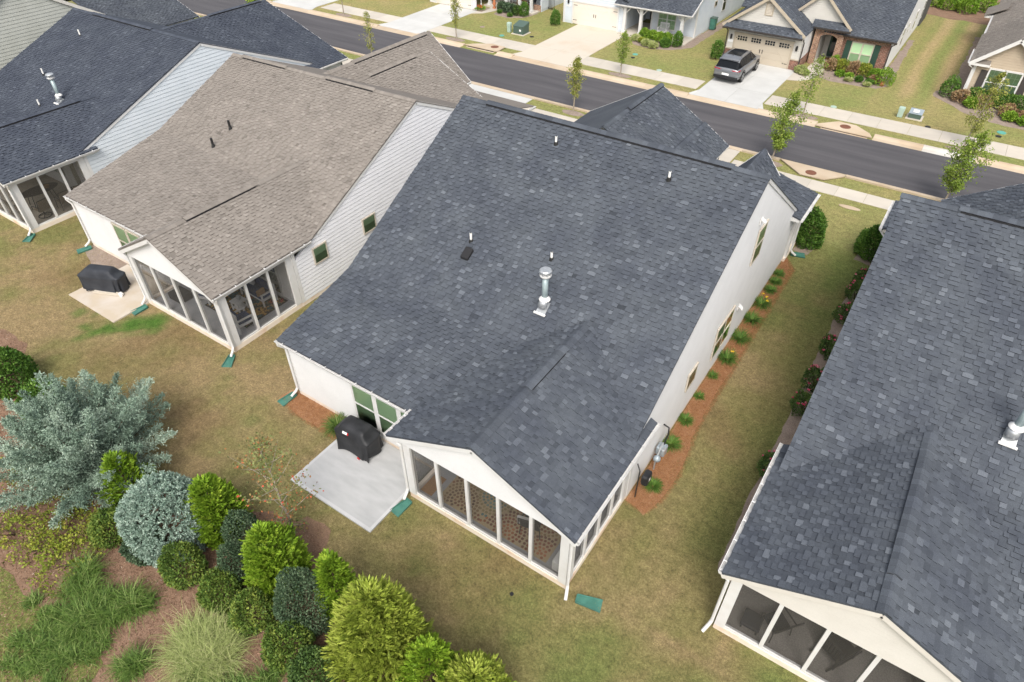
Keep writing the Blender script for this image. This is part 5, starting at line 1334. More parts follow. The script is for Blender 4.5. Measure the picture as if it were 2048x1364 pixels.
def pedestal(label, x, y, h_, m):
    t = thing('utility_pedestal', label, 'utility pedestal', (x, y, 0))
    MB().box(x - .16, y - .14, 0, x + .16, y + .14, h_).build('cabinet', M[m], t, bevel=.03); MB().box(x - .18, y - .16, h_ * .62, x + .18, y + .16, h_ + .03).build('cap', M[m], t, bevel=.03)
pedestal('pale green utility pedestal beside the dark green transformer box', -34.35, 50.3, .75, 'util_pale')
pedestal('pale green leaning utility pedestal on the lawn below the brick house', -2.85, 49.35, .62, 'util_pale')
t = transformer('low grey green utility box with a white notice beside the leaning pale pedestal', -2.0, 49.75, .75, .7, .5, 'util_green', 'meter_grey')
MB().prism([(-2.18, 49.5, .42), (-1.84, 49.5, .42), (-1.84, 49.75, .51), (-2.18, 49.75, .51)], (0, 0, .008)).build('notice', M['plate'], t)
def lid(label, x, y, r, m, n=20, sx=1.0):
    o = MB().lathe((x, y, 0), [(r * .3, -.02), (r, -.02), (r, .022), (r * .92, .03)], n).build('access_lid', M[m]); o.scale = (1, 1, 1); tag(o, label, 'access lid')
lid('round teal access lid on the lawn in front of the tan house', 2.94, 50.24, .26, 'teal_lid')
lid('small black valve lid next to the round teal lid by the tan house', 2.84, 49.5, .17, 'vent_dark')
lid('small black lid by the sidewalk below the tan house', -1.02, 48.62, .17, 'vent_dark')
lid('teal lid on the lawn in front of the pale blue house porch', -22.69, 50.99, .22, 'teal_lid')
lid('black valve lid just below the teal lid at the pale blue house', -22.5, 50.2, .16, 'vent_dark')
lid('faint teal lid at the sidewalk edge left of the graphite car', -19.58, 48.7, .2, 'util_pale')
lid('teal lid by the sidewalk below the grey house with porch columns', -34.31, 49.1, .22, 'teal_lid')
lid('dark square lid on the lawn right of the transformer box', -32.0, 50.25, .22, 'vent_dark', 4)
lid('faint grey lid in the lawn of the house at the top edge', -37.15, 50.2, .22, 'grey_mulch')
lid('pale teal lid at the sidewalk edge below the brick house lawn', -6.84, 48.7, .2, 'util_pale')
lid('dark handhole lid on the lawn left of the brick house front walk', -9.53, 49.6, .2, 'meter_grey')
lid('small black cap lying on the rear lawn near the porch corner', -5.3, 7.75, .06, 'vent_dark', 8)
st = MB().lathe((0, 0, 0), [(.2, -.01), (.42, -.01), (.44, .02), (.38, .035)], 20).build('stepping_stone', M['concrete_curb']); st.scale = (1.25, .42, 1); st.location = (-2.68, 35.26, 0)
tag(st, 'flat tan stepping stone on the front lawn beside the main house', 'stepping stone')
fp = MB().lathe((-5.0, 54.55, 0), [(.08, 0), (.14, .02), (.17, .26), (.15, .26)], 12).build('flower_pot', M['terracotta'], smooth=True); tag(fp, 'small orange pot in front of the round shrub at the brick house corner', 'flower pot')
sg = thing('yard_sign', 'small white yard sign at the right edge by the tan house hedge', 'sign', (4.25, 53.3, 0))
MB().box(4.05, 53.28, .25, 4.60, 53.31, .62).build('board', M['plate'], sg); MB().box(4.3, 53.285, 0, 4.33, 53.305, .25).build('stake', M['black_metal'], sg)

# hose reel box beside the blue house
t = thing('wheeled_bin', 'dark teal wheeled bin standing against the pale blue house side wall', 'bin', (-20.0, 60.6, 0))
MB().prism([(-20.22, 60.35, .08), (-19.82, 60.35, .08), (-19.76, 60.30, .95), (-20.24, 60.30, .95)], (0, .5, 0)).build('body', M['splash_green'], t)
MB().box(-20.27, 60.26, .95, -19.73, 60.86, 1.02).build('lid', M['util_green'], t, bevel=.02)
for s in (-20.2, -19.84): MB().tube([(s - .03, 60.8, .1), (s + .03, 60.8, .1)], .1, 12).build('wheel', M['tyre'], t)

# ------------------------------------------------------------------ graphite SUV (nose towards the garage)
def suv(x, y, rot):
    t = thing('parked_car', 'graphite grey sport utility car parked on the brick house drive, rear to the street', 'car', (x, y, .026))
    L, W = 4.95, 1.95
    # stations along length (0 rear .. 4.95 front): (pos, half width at belt, sill z, belt z, tumble half width, roof z)
    body = [(0.00, .78, .42, .92), (.06, .90, .36, 1.02), (.25, .955, .30, 1.08), (.9, .975, .28, 1.10), (1.9, .975, .28, 1.08), (3.0, .975, .28, 1.06), (3.6, .97, .28, 1.05), (4.3, .955, .30, .98), (4.72, .89, .34, .88), (4.90, .76, .38, .76), (4.95, .60, .44, .66)]
    c, s = math.cos(rot), math.sin(rot)
    def P(a, b, z):   # a along car from rear, b to the right
        a -= L / 2; return (x + a * -s * -1 * 0 + (b * c - a * s), y + (b * s + a * c), z + .026)
    m = MB(); vs = []; K = 12
    for (a, hw, z0, z1) in body:
        ring = [(-hw * .86, z0), (-hw * .98, z0 + .10), (-hw, z0 + (z1 - z0) * .45), (-hw * .985, z1 - .10), (-hw * .93, z1 - .02), (-hw * .5, z1 + .02), (0, z1 + .03), (hw * .5, z1 + .02), (hw * .93, z1 - .02), (hw * .985, z1 - .10), (hw, z0 + (z1 - z0) * .45), (hw * .98, z0 + .10), (hw * .86, z0)]
        vs += [P(a, b, z) for b, z in ring]
    k = 13; fs = []
    for i in range(len(body) - 1):
        for j in range(k): fs.append((i * k + j, i * k + (j + 1) % k, (i + 1) * k + (j + 1) % k, (i + 1) * k + j))
    fs.append(tuple(range(k))); fs.append(tuple((len(body) - 1) * k + j for j in reversed(range(k))))
    m.add(vs, fs); bo = m.build('body', M['car_paint'], t, smooth=True)
    gh = MB(); st = [(.10, .84, 1.02, .80, 1.06), (.42, .86, 1.05, .73, 1.58), (.75, .87, 1.07, .70, 1.66), (1.7, .88, 1.06, .69, 1.69), (2.5, .88, 1.05, .68, 1.66), (2.95, .87, 1.04, .66, 1.58), (3.75, .85, 1.02, .80, 1.05)]
    vs = []
    for (a, hw, z0, hr, z1) in st:
        vs += [P(a, b, z) for b, z in ((-hw, z0), (-hr, z1 - .04), (-hr * .82, z1), (0, z1 + .025), (hr * .82, z1), (hr, z1 - .04), (hw, z0))]
    k = 7; fs = []
    for i in range(len(st) - 1):
        for j in range(k - 1): fs.append((i * k + j, i * k + j + 1, (i + 1) * k + j + 1, (i + 1) * k + j))
    fs.append(tuple(range(k))); fs.append(tuple((len(st) - 1) * k + j for j in range(k))); fs += [(i * k, (i + 1) * k, (i + 1) * k + k - 1, i * k + k - 1) for i in range(len(st) - 1)]
    gh.add(vs, fs); gh.build('cabin', M['car_glass'], t, smooth=False)
    rf = MB(); vs = []
    for (a, hw, z0, hr, z1) in [(.30, .86, 0, .74, 1.50)] + st[1:6]: vs += [P(a - (.10 if a > .4 and a < .5 else 0), b, z + .012) for b, z in ((-hr, z1 - .045), (-hr * .82, z1 + .002), (0, z1 + .028), (hr * .82, z1 + .002), (hr, z1 - .045))]
    k = 5; fs = [(i * k + j, i * k + j + 1, (i + 1) * k + j + 1, (i + 1) * k + j) for i in range(5) for j in range(4)]
    rf.add(vs, fs); rf.build('roof', M['car_paint'], t, smooth=True)
    sr = MB(); sr.add([P(1.05, -.50, 1.722), P(1.05, .50, 1.722), P(2.55, .47, 1.705), P(2.55, -.47, 1.705), P(1.8, -.5, 1.735), P(1.8, .5, 1.735)], [(0, 1, 5, 4), (4, 5, 2, 3)]); sr.build('sunroof', M['car_glass'], t)
    for sg in (-1, 1):
        MB().tube([P(.5, sg * .665, 1.66), P(.9, sg * .655, 1.725), P(2.5, sg * .64, 1.725), P(2.9, sg * .64, 1.64)], .022, 6).build('roof_rail', M['chrome'], t)
        for (a, wd) in ((.80, .10), (1.72, .07), (2.62, .06)): # pillars
            MB().add([P(a, sg * .885, 1.05), P(a + wd, sg * .885, 1.05), P(a + wd - .03, sg * .705, 1.63), P(a - .03, sg * .705, 1.63)], [(0, 1, 2, 3)]).build('pillar', M['car_black'], t)
        MB().add([P(.35, sg * .985, .34), P(4.5, sg * .972, .34), P(4.5, sg * .972, .46), P(.35, sg * .985, .46)], [(0, 1, 2, 3)]).build('sill_trim', M['car_black'], t)
        MB().tube([P(2.98, sg * .90, 1.08), P(3.02, sg * 1.06, 1.13)], [.05, .10], 8).build('mirror', M['car_paint'], t)
        MB().add([P(.02, sg * .38, .90), P(.10, sg * .93, .93), P(.30, sg * .965, 1.0), P(.30, sg * .96, 1.05), P(.08, sg * .92, 1.02), P(.0, sg * .38, .98)], [(0, 1, 4, 5), (1, 2, 3, 4)]).build('tail_light', M['tail'], t)
        tl = MB(); tl.add([P(-.01, sg * .45, .93), P(.02, sg * .88, .93), P(.02, sg * .88, .985), P(-.01, sg * .45, .985)], [(0, 1, 2, 3)]); tl.build('tail_lens', M['tail'], t)
        for a in (.98, 3.92):
            w_ = MB().tube([P(a, sg * .76, .37), P(a, sg * .985, .37)], .37, 22).build('wheel', M['tyre'], t, smooth=False)
            r_ = MB().tube([P(a, sg * .95, .37), P(a, sg * .995, .37)], .25, 16); r_.build('rim', M['rim'], w_)
            sp = MB()
            for q in range(5):
                an = 2 * PI * q / 5; sp.add([P(a + .05 * math.cos(an), sg * 1.0, .37 + .05 * math.sin(an)), P(a + .22 * math.cos(an + .2), sg * 1.0, .37 + .22 * math.sin(an + .2)), P(a + .22 * math.cos(an + .85), sg * 1.0, .37 + .22 * math.sin(an + .85))], [(0, 1, 2)])
            sp.build('spoke_gap', M['car_black'], w_)
            ar = MB(); n = 14; vs = []
            for q in range(n + 1):
                an = PI * q / n; vs += [P(a + .40 * math.cos(an), sg * .985, .37 + .40 * math.sin(an)), P(a + .47 * math.cos(an), sg * .982, .37 + .47 * math.sin(an))]
            ar.add(vs, [(2 * q, 2 * q + 1, 2 * q + 3, 2 * q + 2) for q in range(n)]); ar.build('wheel_arch', M['car_black'], t)
    bp = MB(); bp.add([P(-.03, -.80, .34), P(-.03, .80, .34), P(-.05, .78, .52), P(-.05, -.78, .52), P(.10, -.92, .34), P(.10, .92, .34), P(.06, .90, .52), P(.06, -.90, .52)], [(0, 1, 2, 3), (0, 3, 7, 4), (1, 5, 6, 2), (3, 2, 6, 7)]); bp.build('rear_bumper', M['car_black'], t)
    MB().add([P(-.055, -.26, .60), P(-.055, .26, .60), P(-.045, .26, .74), P(-.045, -.26, .74)], [(0, 1, 2, 3)]).build('number_plate', M['plate'], t)
    MB().add([P(.0, -.42, .985), P(.0, .42, .985), P(.0, .42, 1.005), P(.0, -.42, 1.005)], [(0, 1, 2, 3)]).build('chrome_strip', M['chrome'], t)
    MB().tube([P(.9, 0, 1.70), P(.78, 0, 1.78)], [.03, .01], 6).build('roof_antenna', M['car_black'], t)
    MB().add([P(.36, -.72, 1.56), P(.36, .72, 1.56), P(.22, .70, 1.60), P(.22, -.70, 1.60), P(.36, -.72, 1.60), P(.36, .72, 1.60)], [(0, 1, 2, 3), (3, 2, 5, 4)]).build('spoiler', M['car_paint'], t)
    return t
suv(-14.5, 51.2, -.02)

# ------------------------------------------------------------------ porch furniture
def slat_chair(label, x, y, rot, w_=.72, seats=1, z0=.14, group=None, wood='white_wood', cushion='navy', name='armchair', cat='chair', rocker=False):
    t = thing(name, label, cat, (x, y, z0), group); c, s = math.cos(rot), math.sin(rot)
    u = Vector((c, s, 0)); n = Vector((-s, c, 0)); o = Vector((x, y, z0)); D = .72; hw = w_ / 2
    fr = MB()
    fr.obox(o, u, n, -hw, hw, -D / 2, D / 2, .30, .36); fr.build('seat_frame', M[wood], t)
    for a in (-hw + .03, hw - .03):
        for b_ in (-D / 2 + .03, D / 2 - .03):
            MB().obox(o, u, n, a - .03, a + .03, b_ - .03, b_ + .03, 0, .58 if b_ < 0 else .85).build('leg', M[wood], t)
        MB().obox(o, u, n, a - .05, a + .05, -D / 2 - .02, D / 2, .58, .61).build('armrest', M[wood], t)
        if rocker: MB().tube([o + u * a + n * q + Vector((0, 0, .02 + .10 * (q / .55) ** 2)) for q in (-.6, -.3, 0, .3, .6)], .025, 6).build('rocker', M[wood], t)
    MB().obox(o, u, n, -hw, hw, D / 2 - .07, D / 2 - .01, .80, .90).build('top_rail', M[wood], t)
    k = int(w_ / .11)
    for i in range(k): MB().obox(o, u, n, -hw + .08 + (w_ - .16) * (i + .5) / k - .025, -hw + .08 + (w_ - .16) * (i + .5) / k + .025, D / 2 - .055, D / 2 - .035, .36, .80).build('back_slat', M[wood], t)
    if cushion:
        for i in range(seats):
            a = -hw + .06 + (w_ - .12) * i / seats; b_ = -hw + .06 + (w_ - .12) * (i + 1) / seats
            MB().obox(o, u, n, a + .01, b_ - .01, -D / 2, D / 2 - .08, .36, .50).build('seat_cushion', M[cushion], t, bevel=.03)
            MB().obox(o, u, n, a + .01, b_ - .01, D / 2 - .20, D / 2 - .07, .50, .86).build('back_cushion', M[cushion], t, bevel=.03)
    return t
F2 = lambda lx, ly: (-20.0 - lx, 10.03 + ly)
x, y = F2(.85, 1.15); slat_chair('white slatted armchair with navy cushion facing away near the porch corner', x, y, PI - .15)
x, y = F2(1.9, 2.85); slat_chair('white framed sofa with navy cushions on the floral rug', x, y, -.05, 1.6, 2, name='outdoor_sofa', cat='sofa')
x, y = F2(3.6, 1.5); slat_chair('white armchair with navy cushion behind the left porch screens', x, y, PI / 2 + .3)
x, y = F2(1.95, 2.55); pw = MB().obox((x - .55, y + .35, .66), (1, 0, 0), (0, 1, 0), 0, .40, -.08, .08, 0, .38).build('throw_pillow', M['white_cloth'], bevel=.05); tag(pw, 'white throw pillow on the navy sofa', 'pillow')
x, y = F2(1.55, 2.7); pw = MB().obox((x + .25, y - .1, .66), (0, 1, 0), (1, 0, 0), -.2, .2, -.06, .06, 0, .30).build('throw_pillow', M['wicker'], bevel=.04); tag(pw, 'orange tan cushion at the arm of the navy sofa', 'pillow')
x, y = F2(1.9, 1.85); t = thing('side_table', 'small white side table on the floral rug', 'table', (x, y, .14))
MB().box(x - .26, y - .26, .57, x + .26, y + .26, .61).build('tabletop', M['white_wood'], t)
for a in (-.21, .21):
    for b_ in (-.21, .21): MB().box(x + a - .025, y + b_ - .025, .14, x + a + .025, y + b_ + .025, .57).build('leg', M['white_wood'], t)
MB().box(x - .22, y - .22, .28, x + .22, y + .22, .30).build('shelf', M['white_wood'], t)
vz = MB().lathe((x, y + .05, .61), [(.05, 0), (.10, .08), (.09, .16), (.05, .22)], 12).build('table_vase', M['galv'], smooth=True); tag(vz, 'grey vase on the white side table', 'vase')
x, y = F2(4.6, .9); t = thing('ottoman', 'black ottoman behind the left porch screen of the brown roofed house', 'ottoman', (x, y, .14))
MB().box(x - .40, y - .32, .17, x + .40, y + .32, .50).build('cushion', M['grey_fabric'], t, bevel=.04)
for a in (-.34, .34):
    for b_ in (-.26, .26): MB().box(x + a - .025, y + b_ - .025, .14, x + a + .025, y + b_ + .025, .18).build('foot', M['black_metal'], t)

# rugs: scattered flat motifs on a woven base
def rug(label, x0, y0, x1, y1, base, z=.143):
    o = MB().box(x0, y0, z, x1, y1, z + .010).build('rug', base); tag(o, label, 'rug'); return o
rb = mat('black_rug_ground', (.025, .02, .018), .95)
rg = rug('black rug with orange, red and green floral print on the porch', *F2(3.4, 1.15), *F2(.68, 3.35), rb)
r = np.random.default_rng(3); N = 1500; px = r.uniform(-23.3, -20.75, N); py = r.uniform(11.25, 13.3, N); an = r.uniform(0, 2 * PI, N); sz = r.uniform(.03, .10, N)
pal = np.array([(.45, .09, .035), (.35, .05, .05), (.10, .14, .04), (.42, .25, .07), (.05, .11, .12), (.30, .22, .12), (.12, .09, .03)]); ci = (NZ.at(px, py, .32) * 7.99).astype(int) % 7
d = np.stack([np.cos(an), np.sin(an)], -1); e = np.stack([-np.sin(an), np.cos(an)], -1); c0 = np.stack([px, py], -1); L_ = sz[:, None]
P4 = np.stack([c0 - d * L_, c0 + e * L_ * .45, c0 + d * L_, c0 - e * L_ * .45], 1); zz = .1545 + r.random(N) * .002
V = np.concatenate([P4, np.repeat(zz[:, None, None], 4, 1)], -1)
PM = color_attr_mat('printed_petals'); np_mesh('floral_motif', V.reshape(-1, 3), 4, PM, rg, color=pal[ci] * r.uniform(.7, 1.2, (N, 1)), stuff=True)
# mosaic rug of the main house: rings of round dots
rg = rug('tan rug with mosaic rings of brown, rust and teal dots on the main house porch', -8.98, 9.02, -4.98, 11.6, mat('tan_rug_ground', (.36, .28, .17), .95))
V, Cc = [], []
cents = [(-8.3, 9.35, 0), (-7.45, 10.1, 1), (-6.5, 9.3, 2), (-5.6, 10.3, 3), (-5.3, 9.2, 2), (-8.6, 10.9, 3), (-6.4, 11.2, 1), (-7.7, 11.5, 0), (-5.0, 11.4, 0)]
pals = [[(.19, .085, .05), (.13, .07, .045), (.24, .15, .08)], [(.10, .17, .17), (.15, .20, .17), (.25, .20, .10)], [(.30, .11, .05), (.22, .07, .04), (.16, .07, .05)], [(.12, .06, .045), (.22, .09, .05), (.30, .20, .10)]]
own = lambda x, y: min(range(len(cents)), key=lambda k: math.hypot(x - cents[k][0], y - cents[k][1]))
for ci_, (cx, cy, pk) in enumerate(cents):
    for ring in range(0, 11):
        rr = .06 + ring * .118; n = max(1, int(2 * PI * rr / .118)); col = pals[pk][(ring // 2) % 3]
        for k in range(n):
            a = 2 * PI * k / n; qx, qy = cx + rr * math.cos(a), cy + rr * math.sin(a)
            if not (-8.93 < qx < -5.03 and 9.07 < qy < 11.55) or own(qx, qy) != ci_: continue
            rad = .049; f = random.uniform(.75, 1.2)
            V += [(qx + rad * math.cos(b), qy + rad * math.sin(b), .1555) for b in np.linspace(0, 2 * PI, 6, endpoint=False)]; Cc.append(tuple(q * f for q in col))
np_mesh('mosaic_dot', np.array(V), 6, PM, rg, color=np.array(Cc), stuff=True)
dm = MB().box(-9.62, 8.98, .143, -9.18, 9.75, .16).build('doormat', M['doormat']); tag(dm, 'brown coir mat inside the left porch screens of the main house', 'doormat')
# black metal chair with patterned cushion
def metal_chair(label, x, y, rot, z0=.14, seat='grey_fabric', swivel=False, sling=False, group=None, arms=True):
    t = thing('porch_chair', label, 'chair', (x, y, z0), group); c, s = math.cos(rot), math.sin(rot); u = Vector((c, s, 0)); n = Vector((-s, c, 0)); o = Vector((x, y, z0))
    Q = lambda a, b, z: o + u * a + n * b + Vector((0, 0, z))
    MB().add([Q(-.26, -.26, .44), Q(.26, -.26, .44), Q(.26, .24, .40), Q(-.26, .24, .40), Q(-.26, -.26, .40), Q(.26, -.26, .40), Q(.26, .24, .36), Q(-.26, .24, .36)], [(0, 1, 2, 3), (4, 7, 6, 5), (0, 4, 5, 1), (1, 5, 6, 2), (2, 6, 7, 3), (3, 7, 4, 0)]).build('seat', M[seat], t)
    MB().add([Q(-.25, .24, .42), Q(.25, .24, .42), Q(.25, .42, 1.0), Q(-.25, .42, 1.0), Q(-.25, .27, .41), Q(.25, .27, .41), Q(.25, .45, .99), Q(-.25, .45, .99)], [(0, 1, 2, 3), (4, 7, 6, 5), (0, 4, 5, 1), (1, 5, 6, 2), (2, 6, 7, 3), (3, 7, 4, 0)]).build('backrest', M[seat], t)
    for a in (-.29, .29):
        MB().tube([Q(a, .22, .40), Q(a, .45, 1.03)], .018, 6).build('back_frame', M['black_metal'], t)
        if arms: MB().tube([Q(a, .30, .66), Q(a, -.22, .64), Q(a, -.28, .55), Q(a, -.27, .42)], .018, 6).build('armrest', M['black_metal'], t)
        if not swivel:
            for b_ in (-.26, .24): MB().tube([Q(a, b_, .40), Q(a * 1.1, b_ * 1.15, 0)], .016, 6).build('leg', M['black_metal'], t)
    MB().tube([Q(-.29, .45, 1.03), Q(.29, .45, 1.03)], .018, 6).build('top_rail', M['black_metal'], t)
    if swivel:
        r_ = MB(); r_.tube([Q(.30 * math.cos(a), .30 * math.sin(a), .03) for a in np.linspace(0, 2 * PI, 19)], .022, 6, cap=False)
        for k in range(4): a = PI / 4 + k * PI / 2; r_.tube([Q(0, 0, .10), Q(.30 * math.cos(a), .30 * math.sin(a), .03)], .016, 6)
        r_.tube([Q(0, 0, .06), Q(0, 0, .40)], .035, 8); r_.build('swivel_base', M['black_metal'], t)
    return t
t = metal_chair('black metal chair with a black and white cushion on the mosaic rug', -5.9, 9.75, PI + .25)
ck = MB().obox((-6.05, 9.48, .60), (.97, .24, 0), (-.24, .97, 0), -.20, .20, -.05, .05, 0, .36).build('patterned_pillow', M['plate'], bevel=.03); tag(ck, 'white pillow with black border on the black metal chair', 'pillow')
pb = MB()
for (a0, a1, z0, z1) in ((-.17, .17, .02, .06), (-.17, .17, .30, .34), (-.17, -.13, .06, .30), (.13, .17, .06, .30), (-.05, .05, .12, .15), (-.05, -.02, .15, .24), (-.02, .06, .21, .24)): pb.obox((-6.05, 9.48, .60), (.97, .24, 0), (-.24, .97, 0), a0, a1, -.056, -.05, z0, z1)
pb.build('printed_border', M['black_metal'], ck)
gb = MB().box(-4.75, 8.95, .14, -4.40, 9.5, .58).build('storage_bin', M['white_cloth'], bevel=.02); tag(gb, 'pale grey storage bin in the near porch corner of the main house', 'storage bin')
bk = MB().lathe((-8.95, 10.25, .15), [(.10, 0), (.22, .02), (.25, .35), (.23, .35)], 16).build('wicker_basket', M['wicker'], smooth=True); tag(bk, 'tan wicker basket at the corner of the mosaic rug', 'basket')
# porch of the right neighbour
metal_chair('dark wicker chair turned away behind the second screen of the cream gabled porch', 1.05, 10.75, PI + .9, seat='grey_fabric')
slat_chair('dark slatted rocking chair on the grey porch carpet of the right neighbour', 2.55, 11.0, PI - .55, .62, 1, wood='black_metal', cushion=None, name='rocking_chair', rocker=True)
t = thing('footstool', 'black square footstool in the left corner of the cream gabled porch', 'footstool', (.5, 10.55, .14)); MB().box(.25, 10.3, .28, .75, 10.8, .42).build('cushion', M['grey_fabric'], t, bevel=.03)
for a in (.3, .7):
    for b_ in (10.35, 10.75): MB().box(a - .02, b_ - .02, .14, a + .02, b_ + .02, .28).build('leg', M['black_metal'], t)
slat_chair('dark lounge chair at the bottom right corner behind the porch screen', 4.6, 11.4, .4, .8, 1, wood='black_metal', cushion='grey_fabric', name='lounge_chair')
# dining set of the left neighbour
x, y = -37.95, 12.1; t = thing('dining_table', 'oval dark brown dining table on the slate roofed house porch', 'table', (x, y, .14))
b = MB(); b.lathe((0, 0, .83), [(.2, -.03), (.52, -.03), (.55, -.01), (.52, .0), (.05, .0)], 28); b.v = [(p[0] * 1.0 + x, p[1] * 1.75 + y, p[2]) for p in b.v]; b.build('tabletop', M['brown_table'], t, smooth=False)
for (a, b_) in ((-.3, -.6), (.3, -.6), (-.3, .6), (.3, .6)): MB().tube([(x + a, y + b_, .14), (x + a * .8, y + b_ * .85, .80)], .022, 6).build('leg', M['black_metal'], t)
bk = MB().lathe((x + .1, y + .35, .83), [(.08, 0), (.16, .02), (.18, .12), (.16, .12)], 14).build('basket', M['wicker'], smooth=True); tag(bk, 'tan basket on the oval brown dining table', 'basket')
metal_chair('tan sling swivel chair nearest the screen of the dining porch', -36.45, 11.35, PI / 2 * -1 + .1, seat='sling', swivel=True)
metal_chair('tan sling chair second from the corner of the dining porch', -36.4, 12.45, -PI / 2, seat='sling')
metal_chair('tan sling swivel chair by the neighbouring brown roof corner', -36.4, 13.35, -PI / 2 - .3, seat='sling', swivel=True)
metal_chair('tan sling chair at the rear end of the oval dining table', -37.7, 10.75, PI, seat='sling')
# porch of the house at the top edge
metal_chair('black rocking chair on the columned porch, right of the bench', -36.6, 57.4, -.3)
slat_chair('white rocking chair on the columned porch, left of the bench', -39.2, 57.3, .2, .62, 1, wood='white_wood', cushion=None, name='rocking_chair')
t = thing('porch_bench', 'brown wooden bench on the columned porch at the top edge', 'bench', (-37.75, 57.5, .12))
for k in range(4): MB().box(-38.3, 57.32 + k * .11, .54, -37.2, 57.40 + k * .11, .57).build('seat_slat', M['wicker'], t)
for k in range(3): MB().box(-38.3, 57.78, .62 + k * .13, -37.2, 57.81, .72 + k * .13).build('back_slat', M['wicker'], t)
for a in (-38.25, -37.25):
    for b_ in (57.36, 57.76): MB().box(a - .03, b_ - .03, .12, a + .03, b_ + .03, .56).build('leg', M['wicker'], t)
slat_chair('grey slatted chair on the pale blue house porch under the window', -22.9, 56.6, PI * .02, .8, 1, z0=.10, wood='white_wood', cushion=None)
ft = thing('fountain_pot', 'terracotta figure on a stand by the white porch column', 'garden ornament', (-39.6, 55.5, 0)); MB().lathe((-39.6, 55.5, 0), [(.14, 0), (.16, .1), (.08, .25), (.20, .45), (.10, .62), (.14, .8), (.03, .98)], 12).build('figure', M['terracotta'], ft, smooth=True)

# ================================================================== PLANTS
def leaf_quads(p, d, L, w, tilt_rng):
    """diamond leaves: base p, axis d (unit), length L, half width w"""
    N = len(p); r = tilt_rng.standard_normal((N, 3)); s = np.cross(d, r); s /= np.linalg.norm(s, axis=1)[:, None] + 1e-9
    L = np.broadcast_to(np.asarray(L), (N,))[:, None]; w = np.broadcast_to(np.asarray(w), (N,))[:, None]
    m = p + d * L * .45
    return np.stack([p, m + s * w, p + d * L, m - s * w], 1)
def unit(v): return v / (np.linalg.norm(v, axis=-1, keepdims=True) + 1e-9)
def sph(r, n):
    v = r.standard_normal((n, 3)); return unit(v)
def lump(dirs, seed, amp):
    return 1 + amp * (NZ.at(dirs[:, 0] * 3 + seed * 7.3, dirs[:, 1] * 3 + dirs[:, 2] * 2.2, 1.0) - .5) * 2

def clump_tone(r, p, scale, lo=.15, hi=.85, jit=.18):
    t = NZ.at(p[:, 0] + p[:, 2] * .7, p[:, 1] - p[:, 2] * .5, scale); return np.clip(lo + (hi - lo) * t + jit * r.standard_normal(len(p)), 0, 1)

def plant(label, cat, x, y, group=None, name='shrub'):
    return thing(name, label, cat, (x, y, 0), group)

def dome_shrub(label, x, y, rad, h, m, n=4200, leaf=.06, seed=1, group=None, name='shrub', cat='shrub', base=.12, amp=.14, flat=1.0, tip=0.0, ell=1.0):
    t = plant(label, cat, x, y, group, name); r = np.random.default_rng(seed); n = int(n * 2.3); leaf *= 1.12
    if y < 6: rad *= .90; h *= .95
    d = sph(r, n); d = d[d[:, 2] > -.55]
    k = lump(d, seed, amp) * (1 - .32 * r.random(len(d)) ** 2.2)
    hz = (h - base) / 1.5
    p = np.stack([d[:, 0] * rad * k * ell, d[:, 1] * rad * k / ell, base + hz * .5 + d[:, 2] * hz * k * (1 + tip * (d[:, 2] > .5) * (d[:, 2] - .5))], -1)
    p[:, 2] = np.maximum(p[:, 2], .03)
    ax = unit(d * .8 + .75 * r.standard_normal((len(d), 3)) + np.array([0, 0, .35]))
    V = leaf_quads(p + np.array([x, y, 0]), ax, leaf * r.uniform(.5, 1.55, len(p)), leaf * .36, r)
    np_mesh('foliage', V.reshape(-1, 3), 4, M[m], t, tone=clump_tone(r, p + np.array([x, y, 0]), .16))
    b = MB(); rs = random.Random(seed)
    for q in range(5):
        a = rs.uniform(0, 2 * PI); b.tube([(x, y, 0), (x + .3 * rad * math.cos(a), y + .3 * rad * math.sin(a), h * .35), (x + .6 * rad * math.cos(a), y + .6 * rad * math.sin(a), h * .65)], [.03, .02, .008], 5)
    b.build('stem', M['stem'], t)
    return t

